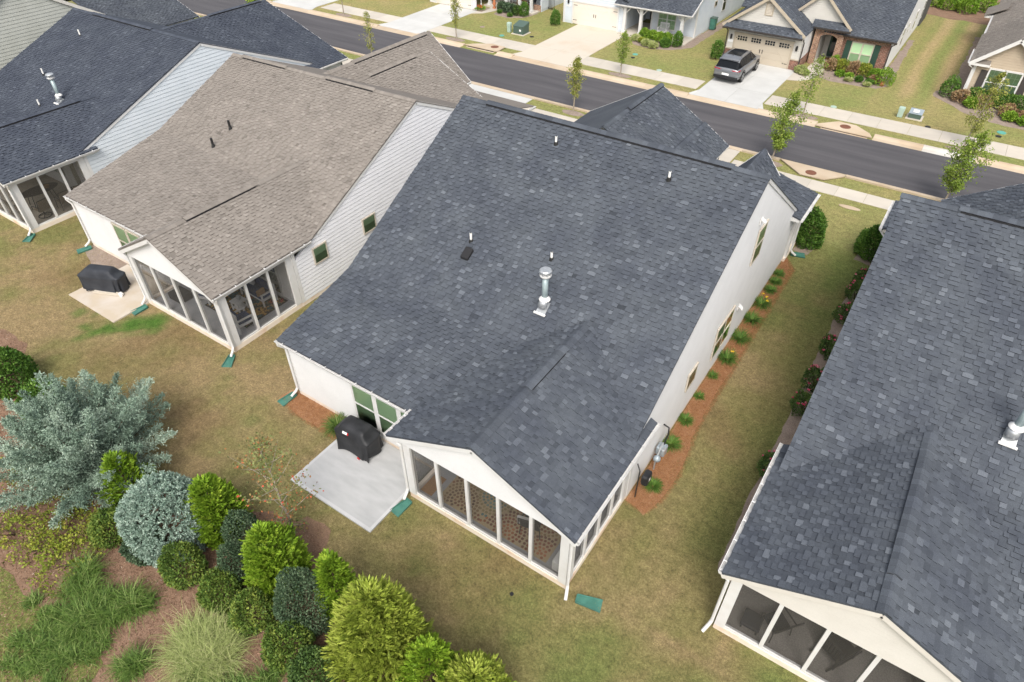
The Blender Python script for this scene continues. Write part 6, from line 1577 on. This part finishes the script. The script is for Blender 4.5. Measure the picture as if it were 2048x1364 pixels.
def arborvitae(label, x, y, rad, h, m, sprays=520, seed=1, group=None, lobes=1):
    """fan-sprayed conifer: flattened upright sprays on an egg-to-cone body"""
    t = plant(label, 'conifer', x, y, group, 'arborvitae'); r = np.random.default_rng(seed); PV, TV = [], []
    heads = [(0, 0, 1.0, 1.0)] + [(rad * .38 * math.cos(a), rad * .38 * math.sin(a), .72 + .2 * r.random(), .62) for a in r.uniform(0, 2 * PI, lobes - 1)]
    for (ox, oy, hk, rk) in heads:
        S = int(sprays * rk * 1.7)
        u = r.random(S) ** 1.15; z = .05 + u * .97
        prof = np.where(z < .3, .72 + .28 * np.sin(z / .3 * PI / 2), np.cos((z - .3) / .74 * PI / 2) ** .82)
        th = r.uniform(0, 2 * PI, S); dirs = np.stack([np.cos(th), np.sin(th), z * 0], -1)
        rr = rad * rk * prof * (1 + .26 * (NZ.at(th * 2.3 + seed, z * 6, 1.0) - .5) * 2) * (1 - .35 * r.random(S) ** 2)
        P = np.stack([ox + np.cos(th) * rr, oy + np.sin(th) * rr, z * h * hk], -1)
        up = np.array([0, 0, 1.0]); ax = unit(dirs * (.75 + .35 * r.random((S, 1))) + up * (.65 + .5 * z[:, None]) + .25 * r.standard_normal((S, 3)))
        side = unit(np.cross(ax, dirs + .5 * r.standard_normal((S, 3))))
        L = h * .085 * r.uniform(.75, 1.35, S) + .10
        tone = np.clip(.45 + .24 * (NZ.at(th * 3 + seed, z * 9, 1.0) - .5) * 2 + .14 * r.standard_normal(S) , 0, 1)
        nl = 13
        for j in range(nl):
            f = j / (nl - 1); sgn = 1 if j % 2 else -1; sp = (1 - f) * .9 + .12
            p0 = P + ax * (L * f * .8)[:, None] - ax * (L * .35)[:, None]
            dj = unit(ax + side * sgn * sp * (.8 + .4 * r.random((S, 1))) + .12 * r.standard_normal((S, 3)))
            PV.append(leaf_quads(p0 + np.array([x, y, 0]), dj, L * (.50 - .18 * f), .017 + .007 * r.random(S), r)); TV.append(np.clip(tone + .10 * f + .08 * r.standard_normal(S), 0, 1))
    np_mesh('foliage', np.concatenate(PV).reshape(-1, 3), 4, M[m], t, tone=np.concatenate(TV))
    MB().tube([(x, y, 0), (x, y, h * .8)], [.07, .015], 7).build('stem', M['stem'], t)
    return t

def juniper(label, x, y, R, h, seed=1, branches=105, m='juniper'):
    """wide blue juniper: plumes of needle twigs on arching branches"""
    t = plant(label, 'conifer', x, y, None, 'juniper'); r = np.random.default_rng(seed); PV, TV = [], []; b = MB()
    for i in range(branches):
        th = 2 * PI * (i * .618) % (2 * PI); el = math.radians(6 + 80 * (i / branches) ** .85 + r.normal(0, 6))
        L = (R * math.cos(el) ** 1.0 + h * math.sin(el)) / (math.cos(el) + math.sin(el)) * r.uniform(.86, 1.20) * 1.06
        d0 = np.array([math.cos(th) * math.cos(el), math.sin(th) * math.cos(el), math.sin(el)])
        K = 26; s = np.linspace(.22, 1, K); dro = .10 * L * s ** 2 * math.cos(el)
        cen = d0[None] * (L * s)[:, None]; cen[:, 2] += .12 + .10 * L * s - dro * .4
        b.tube([(x, y, .05), tuple(np.array([x, y, 0]) + cen[8]), tuple(np.array([x, y, 0]) + cen[-3])], [.035, .02, .006], 5)
        tn = np.clip(.45 + .2 * r.standard_normal() , .1, .9)
        rad_b = .070 * L * (np.sin(np.clip(s, 0, 1) * PI) ** .7 + .18) + .02
        for k in range(K):
            nt_ = 11
            tw = unit(np.array(d0)[None] * 1.15 + .85 * r.standard_normal((nt_, 3)) + np.array([0, 0, .30]))
            p = cen[k][None] + .35 * rad_b[k] * r.standard_normal((nt_, 3))
            tl = (rad_b[k] * 1.35 + .05) * r.uniform(.6, 1.25, nt_)
            for q in range(7):
                f = q / 6
                pp = p + tw * (tl * f * .85)[:, None]; dd = unit(tw + .55 * r.standard_normal((nt_, 3)))
                PV.append(leaf_quads(pp + np.array([x, y, 0]), dd, .085 * (1 - .35 * f), .0145, r)); TV.append(np.clip(tn + .12 * f + .15 * r.standard_normal(nt_), 0, 1))
    V = np.concatenate(PV).reshape(-1, 3); V[:, 2] = np.maximum(V[:, 2], .03)
    np_mesh('foliage', V, 4, M[m], t, tone=np.concatenate(TV)); b.build('stem', M['stem'], t); return t

def blue_dome(label, x, y, rad, h, seed, n=1500, m='bluebush'):
    t = plant(label, 'conifer', x, y, None, 'blue_cypress'); r = np.random.default_rng(seed)
    d = sph(r, n); d = d[d[:, 2] > -.5]; n = len(d); k = lump(d, seed, .10) * (1 - .25 * r.random(n) ** 2.5)
    hz = h / 1.5; P = np.stack([d[:, 0] * rad * k, d[:, 1] * rad * k, hz * .5 + d[:, 2] * hz * k], -1)
    tn = np.clip(.45 + .2 * r.standard_normal(n), 0, 1); PV, TV = [], []
    ax = unit(d + .55 * r.standard_normal((n, 3)) + np.array([0, 0, .15]))
    for q in range(14):
        f = q / 13; dd = unit(ax + .75 * r.standard_normal((n, 3))); pp = P + ax * (.17 * (f - .4))
        PV.append(leaf_quads(pp + np.array([x, y, 0]), dd, .085 * (1.1 - .4 * f), .0155, r)); TV.append(np.clip(tn + .15 * f + .12 * r.standard_normal(n), 0, 1))
    V = np.concatenate(PV).reshape(-1, 3); V[:, 2] = np.maximum(V[:, 2], .02)
    np_mesh('foliage', V, 4, M[m], t, tone=np.concatenate(TV)); MB().tube([(x, y, 0), (x, y, h * .6)], [.06, .02], 6).build('stem', M['stem'], t); return t

def blades(p, az, L, el, w, r, seg=4, droop=1.0):
    """arching strips -> quads"""
    N = len(p); out = []
    d = np.stack([np.cos(az), np.sin(az)], -1); s = np.stack([-np.sin(az), np.cos(az), az * 0], -1)
    prev = p.copy(); ang = el.copy(); ws = w
    for k in range(seg):
        st = L / seg; dirv = np.stack([d[:, 0] * np.cos(ang), d[:, 1] * np.cos(ang), np.sin(ang)], -1)
        nxt = prev + dirv * st[:, None]; w0 = (ws * (1 - .8 * k / seg))[:, None]; w1 = (ws * (1 - .8 * (k + 1) / seg))[:, None]
        out.append(np.stack([prev - s * w0, prev + s * w0, nxt + s * w1, nxt - s * w1], 1)); prev = nxt; ang = ang - droop * (.25 + .45 * k / seg)
    return np.concatenate(out), prev, ang
def grass_clump(label, x, y, rad, h, n, seed, m='blade', tufts=0, plume=None, name='ornamental_grass', cat='grass plant', w=.009, lean=(0, 0), elr=(35, 85), spread=.5, droop=1.0):
    t = plant(label, cat, x, y, None, name); r = np.random.default_rng(seed)
    th = r.uniform(0, 2 * PI, n); rr = rad * spread * np.sqrt(r.random(n)); p = np.stack([x + rr * np.cos(th), y + rr * np.sin(th), np.full(n, .02)], -1)
    if tufts:
        k = r.integers(0, tufts, n); ct = r.uniform(0, 2 * PI, tufts); cr_ = rad * np.sqrt(r.random(tufts)); hk = r.uniform(.6, 1.25, tufts)[k]
        p = np.stack([x + (cr_ * np.cos(ct))[k] + .10 * r.standard_normal(n), y + (cr_ * np.sin(ct))[k] * .8 + .10 * r.standard_normal(n), np.full(n, .02)], -1); th = r.uniform(0, 2 * PI, n)
    else: hk = 1.0
    az = th + .6 * r.standard_normal(n) + 0; el = np.radians(r.uniform(*elr, n)); L = h * r.uniform(.7, 1.3, n) * hk
    Q, tip, ang = blades(p, az, L, el, np.full(n, w), r, droop=droop); Q[..., 2] = np.maximum(Q[..., 2], .015); Q[..., 0] += Q[..., 2] * lean[0]; Q[..., 1] += Q[..., 2] * lean[1]
    tn = np.clip(.42 + .24 * r.standard_normal(n), 0, 1)
    np_mesh('foliage', Q.reshape(-1, 3), 4, M[m], t, tone=np.tile(tn, 4))
    if plume:
        k = plume; i = r.choice(n, k, replace=False); V = []
        el2 = np.radians(r.uniform(55, 88, k)); Qs, tp, an = blades(p[i], az[i], h * r.uniform(1.1, 1.5, k), el2, np.full(k, .003), r, droop=.35)
        d = unit(np.stack([np.cos(az[i]) * np.cos(an), np.sin(az[i]) * np.cos(an), np.sin(an)], -1))
        pl = [Qs.reshape(-1, 3)]
        for q in range(6): pl.append(leaf_quads(tp + d * (.028 * q), unit(d + .30 * r.standard_normal((k, 3))), .08, .010, r).reshape(-1, 3))
        V = np.concatenate(pl); V[:, 0] += V[:, 2] * lean[0]; V[:, 1] += V[:, 2] * lean[1]
        np_mesh('seed_plumes', V, 4, M['plume'], t, tone=r.random(len(V) // 4))
    return t

def flowers(t, pts, rad, m, seed, petals=9):
    r = np.random.default_rng(seed); V = []
    for q in pts:
        d = sph(r, petals); d[:, 2] = np.abs(d[:, 2]); V.append(leaf_quads(np.tile(np.array(q), (petals, 1)), unit(d), rad, rad * .5, r).reshape(-1, 3))
    V = np.concatenate(V); return np_mesh('blossoms', V, 4, M[m], t, tone=r.random(len(V) // 4))

def sapling(label, x, y, h, crown, m, seed, n_leaf=700, clear=.38, leaf=.085, lean=(0, 0), trunk_m='bark', name='street_tree', group='young street trees along the road', dense_low=0.0, wid=.9):
    t = plant(label, 'tree', x, y, group, name); r = np.random.default_rng(seed); rs = random.Random(seed)
    tr = MB(); top = np.array([x + lean[0], y + lean[1], h])
    axis = [np.array([x, y, -.05]) * (1 - k / 5) + top * (k / 5) + (np.array([rs.uniform(-.03, .03), rs.uniform(-.03, .03), 0]) if 0 < k < 5 else 0) for k in range(6)]
    tr.tube([tuple(a) for a in axis], [.05, .042, .034, .025, .016, .006], 8); tr.build('trunk', M[trunk_m], t)
    lb = MB(); PV, TV = [], []; nb = 22
    for i in range(nb):
        f = clear + (1 - clear) * (i + .3) / nb; k = min(4, int(f * 5)); fr = f * 5 - k; o = axis[k] * (1 - fr) + axis[k + 1] * fr
        a = i * 2.4 + rs.uniform(-.4, .4); g = (f - clear) / (1 - clear); wdt = crown * (math.sin(min(1, g * 1.25 + .18) * PI * .62) if g < .5 else (1 - g) * 1.35 + .12) * rs.uniform(.7, 1.15)
        tip = o + np.array([math.cos(a) * wdt, math.sin(a) * wdt, wdt * rs.uniform(.5, .95)])
        mid = (o + tip) / 2 + np.array([0, 0, -.04]); lb.tube([tuple(o), tuple(mid), tuple(tip)], [.014, .009, .003], 5)
        w_ = 1.0 + dense_low * (1 - g) * 2
        nl = max(3, int(1.9 * n_leaf / nb * w_ * rs.uniform(.6, 1.4)))
        s = r.random(nl) ** .8; p = o[None] * (1 - s[:, None]) + tip[None] * s[:, None] + r.standard_normal((nl, 3)) * (.07 + .10 * wdt) * wid
        d = unit(r.standard_normal((nl, 3)) + np.array([0, 0, -.35])); PV.append(leaf_quads(p, d, 1.15 * leaf * r.uniform(.7, 1.3, nl), leaf * .42, r)); TV.append(np.clip(rs.uniform(.3, .65) + .2 * r.standard_normal(nl), 0, 1))
    lb.build('limbs', M[trunk_m], t)
    np_mesh('crown', np.concatenate(PV).reshape(-1, 3), 4, M[m], t, tone=np.concatenate(TV)); return t

# ---------------------------------------------------------------- rear bed, from left to right
juniper('large spreading silver blue juniper with plumed branches in the mulch bed', -18.85, 3.7, 2.35, 2.75, 3)
dome_shrub('dark green leafy shrub at the left edge above the big blue juniper', -25.3, 4.2, .95, 1.7, 'viburnum', 3600, .085, 5)
dome_shrub('dark green shrub half hidden behind the big blue juniper', -23.0, 4.25, .80, 1.25, 'viburnum', 2600, .085, 6)
arborvitae('bright green arborvitae between the big juniper and the round blue bush', -16.75, 3.75, .66, 2.1, 'arbor', 360, 7)
blue_dome('round silver blue cypress bush with fine twigs', -14.6, 3.62, 1.12, 2.55, 8, 4300)
arborvitae('bright green arborvitae just right of the round blue bush', -13.6, 4.6, .72, 2.35, 'arbor', 430, 9, lobes=2)
dome_shrub('small dark holly left of the round blue bush', -16.15, 2.65, .62, 1.15, 'holly_y', 2800, .06, 10)
dome_shrub('small dark holly tucked under the front of the round blue bush', -14.85, 2.85, .62, 1.0, 'holly_b', 2600, .06, 11)
dome_shrub('egg shaped holly on bare mulch below the round blue bush', -13.25, 3.05, .60, 1.35, 'holly_y', 3000, .06, 12, tip=.4)
dome_shrub('upper lobe of dull dark green shrub right of the second arborvitae', -12.55, 4.60, .58, 1.65, 'holly_b', 3000, .05, 13)
dome_shrub('lower dull dark green shrub below its taller twin', -12.05, 3.95, .55, 1.40, 'holly_b', 2800, .05, 14)
dome_shrub('low yellow flecked holly between egg shaped holly and fountain grass', -11.85, 3.20, .60, 1.10, 'holly_y', 2800, .06, 15)
dome_shrub('low glossy holly right above the fountain grass', -10.6, 3.25, .60, 1.25, 'holly_y', 2900, .06, 16)
arborvitae('broad bright green arborvitae in the middle of the bed', -10.95, 4.45, .78, 2.4, 'arbor', 520, 17, lobes=2)
dome_shrub('tall oval blackish green shrub beside the broad arborvitae', -9.35, 4.05, .76, 2.35, 'holly_b', 5200, .05, 18, tip=.2)
dome_shrub('round green holly below the tall oval shrub', -9.15, 3.20, .66, 1.30, 'holly_y', 3400, .06, 19)
dome_shrub('round dark holly at the bottom edge left of the tallest arborvitae', -8.0, 3.00, .68, 1.30, 'holly', 3400, .06, 20)
arborvitae('narrow pointed arborvitae touching the tallest one on its left', -8.8, 4.8, .46, 2.6, 'arbor', 330, 21)
arborvitae('tallest yellow green arborvitae in the bed', -6.85, 4.35, 1.05, 3.6, 'gold', 820, 22, lobes=3)
arborvitae('mid green arborvitae right of the tallest one', -5.45, 4.55, .68, 2.35, 'arbor', 420, 23)
arborvitae('golden arborvitae at the bottom edge, rightmost of the bed', -4.15, 4.60, .98, 2.55, 'gold', 560, 24, lobes=3)
grass_clump('pale fountain grass with straw coloured plumes', -10.95, 1.95, .75, .82, 3900, 25, 'fountain', 520, lean=(-.05, .0), elr=(20, 82), w=.007)
for (x, y, rd, h, n, sd, lb) in ((-14.75, .95, .95, .58, 2200, 26, 'wide swath of long green grass blades in the lower left bed'), (-13.55, 1.45, .65, .58, 1300, 27, 'arching green grass clump right of the wide grass swath'),
        (-14.2, .1, 1.1, .42, 1500, 28, 'shorter grass clump behind the lower left corner'), (-12.1, .75, .40, .5, 600, 29, 'green grass clump left of the fountain grass'), (-10.1, 1.2, .6, .5, 800, 30, 'low grass tuft below the fountain grass'), (-9.35, 2.05, .6, .5, 700, 31, 'low grass tuft at the bottom edge right of the fountain grass'), (-15.2, -.35, 1.2, .28, 2600, 45, 'short rough grass at the lower left corner behind the mulch'), (-13.6, -.1, .9, .30, 1600, 46, 'short rough grass between the lower left corner and the swath'), (-15.6, 1.15, .75, .6, 1000, 39, 'grass clump at the left end of the long green swath')):
    grass_clump(lb, x, y, rd, h, int(n * .8), sd, 'blade', max(4, int(rd * 13)), elr=(25, 80), spread=.85, w=.011)
def sprawler(label, x, y, rad, h, seed, n=1100):
    return dome_shrub(label, x, y, rad, h, 'low', int(n * .42), .065, seed, name='low_shrub', amp=.75, base=.03)
sprawler('low reddish green shrub below the left part of the juniper', -18.15, 2.25, .85, .55, 32, 1500)
sprawler('low sprawling shrub in front of the small hollies', -17.25, 2.05, .95, .55, 33, 1600)
sprawler('low green shrub at the left edge on the mulch', -18.75, .95, .60, .75, 34)
sprawler('sparse low shrub near the left edge above the grass swath', -17.6, 1.15, .65, .4, 35, 700)
sprawler('low yellowish shrub between the mulch and the grass swath', -16.45, 1.35, .80, .6, 36, 1400)
sprawler('small green shrub peeking out left of the juniper', -20.7, 2.6, .75, .7, 37, 1300)
sprawler('low yellow green shrub under the left juniper plumes', -20.2, 3.9, .7, .7, 38, 1200)
sp = sapling('sparse maple sapling with a few red leaves behind the rear bed', -11.8, 5.7, 3.7, 1.35, 'maple', 40, 700, .10, .072, (-.55, .2), 'bark', 'maple_sapling', None)

# beds beside the houses
grass_clump('variegated tuft by the black covered grill', -13.75, 9.45, .38, .48, 420, 50, 'blade', name='tuft', w=.012, elr=(30, 85))
WL = [(-3.88, 27.2, .26), (-3.82, 26.5, .30), (-3.80, 25.75, .30), (-3.80, 24.55, .40), (-3.80, 23.3, .42), (-3.80, 21.85, .44), (-3.80, 20.4, .42), (-3.9, 19.2, .22), (-3.9, 17.9, .20), (-3.85, 16.5, .26), (-3.82, 15.2, .34), (-3.6, 13.3, .28)]
LBL = ['daylily clump farthest back along the white wall', 'daylily clump second from the front porch', 'daylily clump third from the front porch', 'yellow flowering daylily below the upper window', 'daylily clump right of the round wall vent',
       'daylily clump under the double window', 'daylily with a yellow bloom left of the double window', 'small seedling tuft between the windows', 'smallest green tuft under the little window', 'daylily tuft where the straw bed widens', 'daylily above the gas meter', 'lowest daylily tuft near the hose holder']
for i, (x, y, rd) in enumerate(WL):
    t = grass_clump(LBL[i], x, y, rd * .9, rd * 1.0, 220 if rd > .25 else 110, 60 + i, 'daylily', name='daylily', cat='plant', w=.013, elr=(25, 80), spread=.45)
    if i in (3, 6): flowers(t, [(x + .12, y + .1, .42), (x - .08, y + .22, .45), (x + .2, y - .1, .38)][:3 if i == 3 else 1], .07, 'yellow', 80 + i)
for i, (x, y, rd, lb) in enumerate(((-.58, 28.3, .40, 'pink rose bush farthest back by the right house'), (-.60, 27.2, .44, 'pink rose bush second from the round evergreen'), (-.56, 25.3, .46, 'rose bush with faded blooms in the middle of the row'), (-.56, 22.9, .46, 'red pink rose bush in the lower middle of the row'),
        (-.55, 20.8, .48, 'rose bush with many pale blossoms'), (-.60, 19.3, .42, 'rose bush at the near end of the dense row'), (-.62, 15.9, .45, 'rose bush by the eave return of the right house'))):
    t = dome_shrub(lb, x, y, rd, .85, 'holly', 1300, .06, 90 + i, name='rose_bush', cat='rose bush', amp=.3)
    r = np.random.default_rng(200 + i); k = 14 if i != 4 else 26; d = sph(r, k); d[:, 2] = np.abs(d[:, 2])
    flowers(t, [(x + q[0] * rd * 1.02, y + q[1] * rd * 1.02, .42 + q[2] * .50) for q in d], .065, 'pink', 210 + i)
dome_shrub('tall round evergreen beside the front porch post of the main house', -3.55, 30.45, .62, 1.75, 'viburnum', 3000, .085, 110, tip=.2)
dome_shrub('rounded evergreen on a mulch ring left of the right house eave', -.85, 31.1, .66, 1.45, 'viburnum', 3000, .085, 111)

# front yards across the street
def far_bush(label, x, y, rad, h, m, seed, n=700, leaf=.09): return dome_shrub(label, x, y, rad, h, m, n, leaf, seed, amp=.22)
for i, (x, y, rd, h, m, lb) in enumerate((
    (-17.0, 53.5, .42, 1.35, 'viburnum', 'dark columnar shrub left of the brick house garage'), (-5.0, 54.95, .62, 1.05, 'boxwood', 'bright round shrub at the corner of the brick house'),
    (-8.9, 55.9, .45, .8, 'copper', 'coppery shrub beside the arched entry'), (-8.8, 56.2, .35, .95, 'boxwood', 'green shrub right of the arched entry'), (-8.1, 56.0, .5, .85, 'low', 'pink flecked shrub under the left shutter'), (-7.3, 55.9, .55, .85, 'copper', 'coppery shrub under the brick house window'),
    (-6.55, 55.9, .5, .9, 'low', 'yellowish shrub under the right shutter'), (-5.75, 55.7, .42, .7, 'boxwood', 'yellow green shrub by the brick house downspout'), (-5.6, 54.9, .36, .5, 'copper', 'small bronze shrub in front of the brick house corner'),
    (-8.0, 54.9, .28, .38, 'boxwood', 'leftmost small green ball in the brick house bed'), (-7.3, 54.8, .26, .36, 'boxwood', 'second small green ball in the brick house bed'), (-6.55, 54.5, .25, .34, 'viburnum', 'third small green ball in the brick house bed'), (-5.85, 54.3, .25, .34, 'viburnum', 'rightmost small green ball in the brick house bed'),
    (-7.2, 54.2, .24, .22, 'fountain', 'pale tuft at the front of the brick house bed'), (-5.9, 53.9, .24, .22, 'fountain', 'pale tuft at the right front of the brick house bed'), (-10.6, 54.0, .40, .5, 'fountain', 'pale grassy clump by the garage corner of the brick house'), (-10.2, 53.6, .3, .35, 'fountain', 'straw coloured clump beside the front walk'),
    (-.75, 55.1, .55, 1.3, 'viburnum', 'tall dark shrub at the left end of the tan house bed'), (.05, 54.4, .5, .75, 'copper', 'coppery bush at the left front of the tan house bed'), (.85, 54.75, .55, 1.0, 'viburnum', 'dark hedge shrub left under the tan house window'), (1.75, 54.7, .55, 1.0, 'viburnum', 'dark hedge shrub in the middle under the tan house window'),
    (.75, 53.7, .42, .6, 'boxwood', 'small bright shrub in front of the coppery bushes'), (1.35, 53.9, .5, .75, 'copper', 'coppery bush in the middle of the tan house bed'), (2.7, 54.5, .5, 1.0, 'viburnum', 'dark hedge shrub right under the tan house window'), (3.4, 54.4, .55, 1.0, 'viburnum', 'dark hedge shrub by the small white sign'),
    (2.9, 53.4, .5, .7, 'copper', 'coppery bush right of the street tree at the tan house'), (3.1, 52.6, .4, .55, 'boxwood', 'bright ball shrub in front of the right coppery bush'), (3.9, 52.9, .5, .7, 'copper', 'coppery bush at the right edge of the photo'), (3.95, 52.3, .4, .5, 'boxwood', 'bright ball shrub at the right edge of the photo'),
    (-23.9, 55.1, .42, .75, 'boxwood', 'left end of the bright boxwood hedge on the pale blue house porch'), (-23.2, 55.05, .42, .75, 'boxwood', 'second bright hedge shrub at the pale blue house'), (-22.5, 55.0, .42, .75, 'boxwood', 'third bright hedge shrub at the pale blue house'), (-21.8, 54.95, .42, .75, 'boxwood', 'right end of the bright hedge at the pale blue house'),
    (-21.5, 54.0, .40, .65, 'viburnum', 'round green ball at the hedge end of the pale blue house'), (-20.7, 54.6, .35, 1.15, 'viburnum', 'upright shrub by the right porch column of the pale blue house'), (-32.1, 54.2, .40, 1.2, 'viburnum', 'upright dark shrub left of the cream garage door'),
    (-24.2, 54.2, .35, .45, 'fountain', 'pale striped clump at the left of the hedge bed'), (-23.5, 53.9, .3, .4, 'low', 'yellowish clump in the hedge bed'), (-22.9, 53.4, .36, .45, 'fountain', 'pale striped clump in the middle of the hedge bed'), (-22.2, 53.2, .34, .45, 'fountain', 'pale striped clump at the front of the hedge bed'),
    (-38.6, 55.3, .42, .75, 'holly_b', 'dark shrub left in the columned porch bed'), (-37.9, 55.2, .45, .8, 'holly_b', 'dark shrub second in the columned porch bed'), (-37.2, 55.0, .45, .85, 'holly_b', 'blackish shrub third in the columned porch bed'), (-36.6, 54.9, .4, .8, 'holly', 'green shrub fourth in the columned porch bed'),
    (-35.9, 55.0, .38, 1.1, 'viburnum', 'upright green shrub right of the columned porch bed'), (-36.9, 54.1, .2, .25, 'viburnum', 'tiny shrub at the front of the columned porch bed'), (-38.3, 54.5, .2, .25, 'viburnum', 'tiny shrub at the left front of the columned porch bed'))):
    far_bush(lb, x, y, rd, h, m, 300 + i, 800 if rd > .3 else 350)
t = dome_shrub('low bed of red flowers by the driveway of the house at the top edge', -40.45, 54.4, .5, .3, 'boxwood', 300, .07, 360, name='flower_bed', cat='flowers'); r = np.random.default_rng(9)
flowers(t, [(-40.45 + r.normal(0, .25), 54.4 + r.normal(0, .2), .28) for k in range(24)], .07, 'red_flower', 361)
for i, (x, y) in enumerate(((-5.6, 79.5), (-4.0, 79.0), (-2.5, 78.5), (-1.2, 80), (-3.2, 81.5), (.4, 78.2))):
    far_bush(['bright shrub on the far mulch bank, leftmost', 'bright shrub second on the far mulch bank', 'bright shrub third on the far mulch bank', 'bright shrub behind the third on the mulch bank', 'bright shrub at the back of the mulch bank', 'bright shrub on the mulch bank next to the tan house roof'][i], x, y, .85, 1.2, 'boxwood', 400 + i, 900, .12)

# street trees
sapling('slim olive crowned street tree on the near verge left of the main house gable', -20.95, 38.15, 3.5, .62, 'tree_leaf', 501, 1000, .30, .085, (.1, 0))
sapling('street tree on the far verge in front of the pale blue house', -21.6, 46.3, 2.95, .60, 'tree_leaf_green', 502, 750, .30, .085)
sapling('thin street tree on the far verge by the pale green pedestal', -37.0, 46.3, 3.6, .55, 'tree_leaf', 503, 650, .30, .085)
sapling('street tree with a dense low crown behind the small gable of the main house', -7.75, 38.2, 4.0, .98, 'tree_leaf_green', 504, 1050, .20, .085, (.3, .4), dense_low=1.2)
sapling('sparse street tree on the far verge below the brick house front walk', -8.15, 46.1, 3.7, .85, 'tree_leaf_green', 505, 600, .25, .085, (.1, 0))
sapling('street tree with dense low crown behind the right house ridge', 1.25, 38.2, 3.9, 1.15, 'tree_leaf_green', 506, 1250, .22, .085, (.35, .35), dense_low=.9)
sapling('bushy street tree on the far verge in front of the tan house', 1.25, 46.6, 4.4, 1.1, 'tree_leaf', 507, 1200, .22, .085, (.2, .1))
sapling('bare topped street tree seen over the brown garage roof', -38.9, 42.0 - 3.9, 3.6, .55, 'tree_leaf', 508, 420, .25, .08)
sapling('full green street tree behind the slate garage roof at the top edge', -52.0, 38.2, 4.2, .85, 'tree_leaf_green', 509, 2200, .15, .10, dense_low=.6)
sapling('thin bare street tree at the top edge of the far verge', -50.1, 46.2, 2.9, .45, 'tree_leaf', 510, 120, .4, .08)

# ---------------------------------------------------------------- ground cover
HOUSES = [(-16.25, 9.9, -4.0, 32), (-9.9, 8.6, -4.0, 12), (-32.1, 11.2, -19.9, 32), (-25.75, 9.95, -19.9, 13), (-47.6, 11.3, -35.4, 32), (-41.3, 10.1, -35.4, 13), (-.4, 9.9, 12, 33)]
PADS = [(-13.5, 6.9, -9.8, 10), (-29.2, 8.3, -25.6, 11.3)]
def pip(px, py, poly):
    ins = np.zeros(len(px), bool); n = len(poly)
    for i in range(n):
        x0, y0 = poly[i]; x1, y1 = poly[(i + 1) % n]
        c = ((y0 > py) != (y1 > py)) & (px < (x1 - x0) * (py - y0) / (y1 - y0 + 1e-12) + x0); ins ^= c
    return ins
def scatter(n, x0, x1, y0, y1, seed):
    r = np.random.default_rng(seed); return r.uniform(x0, x1, n), r.uniform(y0, y1, n), r
def turf(name, n, x0, x1, y0, y1, seed, lo=.022, hi=.055):
    x, y, r = scatter(n, x0, x1, y0, y1, seed); k = in_view(x, y, x * 0) & ~pip(x, y, MULCH_PTS)
    for (a, b, c, d) in HOUSES + PADS: k &= ~((x > a) & (x < c) & (y > b) & (y < d))
    k &= ~((x > -4.1) & (x < -3.4) & (y > 12.2)) & ~((x > -.95) & (x < -.2) & (y > 11.5)) & ~((x > -16.5) & (x < -13.3) & (y > 9.1))
    x, y = x[k], y[k]; n = len(x); h = r.uniform(lo, hi, n); a = r.uniform(0, 2 * PI, n); ln = r.uniform(.2, 1.1, n) * h; w_ = r.uniform(.004, .009, n)
    ca, sa = np.cos(a), np.sin(a); z = np.zeros(n)
    V = np.stack([np.stack([x - sa * w_, y + ca * w_, z], -1), np.stack([x + sa * w_, y - ca * w_, z], -1), np.stack([x + ca * ln, y + sa * ln, h], -1)], 1)
    c = lawn_col(x, y) * r.uniform(.75, 1.35, (n, 1)) * np.array([1.05, 1.05, 1.0])
    o = np_mesh(name, V.reshape(-1, 3), 3, TURF, None, color=c, stuff=True); tag(o, 'short dry lawn blades around the houses, tan to olive green', 'grass'); return o
TURF = color_attr_mat('turf_blades')
turf('grass_blades', 420000, -36, 1, 3.5, 31, 900)
def chips(name, label, poly, n, seed, m, tones_, lmin, lmax, wmin, wmax, z=.012, cat='mulch'):
    px = [p[0] for p in poly]; py = [p[1] for p in poly]; x, y, r = scatter(n, min(px), max(px), min(py), max(py), seed); k = pip(x, y, poly) & in_view(x, y, x * 0, 10); x, y = x[k], y[k]; n = len(x)
    a = r.uniform(0, 2 * PI, n); d = np.stack([np.cos(a), np.sin(a), .18 * r.standard_normal(n)], -1); p = np.stack([x, y, z + .012 * r.random(n)], -1)
    V = leaf_quads(p, d, r.uniform(lmin, lmax, n), r.uniform(wmin, wmax, n), r); V[..., 2] = np.maximum(V[..., 2], z - .003)
    o = np_mesh(name, V.reshape(-1, 3), 4, m, None, tone=r.random(n), stuff=True); tag(o, label, cat); return o
MCH = mat('mulch_chips', (1, 1, 1), .95, tones=[(0, (.12, .064, .038)), (.5, (.215, .128, .082)), (.93, (.31, .19, .125)), (1, (.42, .34, .26))])
STR = mat('pine_needles', (1, 1, 1), .95, tones=[(0, (.20, .085, .035)), (.5, (.34, .155, .065)), (1, (.48, .27, .13))])
chips('mulch_chips', 'red brown bark chips scattered over the rear planting bed', [p for p in MULCH_PTS if p[0] > -31 or True], 260000, 901, MCH, None, .03, .09, .006, .016)
chips('pine_needles', 'orange pine needles along the white wall of the main house', [(-4.08, 12.3), (-3.35, 12.2), (-3.1, 13), (-3.05, 14.2), (-3.35, 16.5), (-3.4, 28.0), (-4.08, 28.9)], 60000, 902, STR, None, .08, .18, .002, .004, cat='pine straw')
chips('pine_needles', 'orange pine needles left of the black covered grill', [(-16.4, 9.88), (-16.6, 9.4), (-15.7, 9.05), (-13.5, 9.0), (-13.4, 9.88)], 9000, 903, STR, None, .08, .18, .002, .004, cat='pine straw')
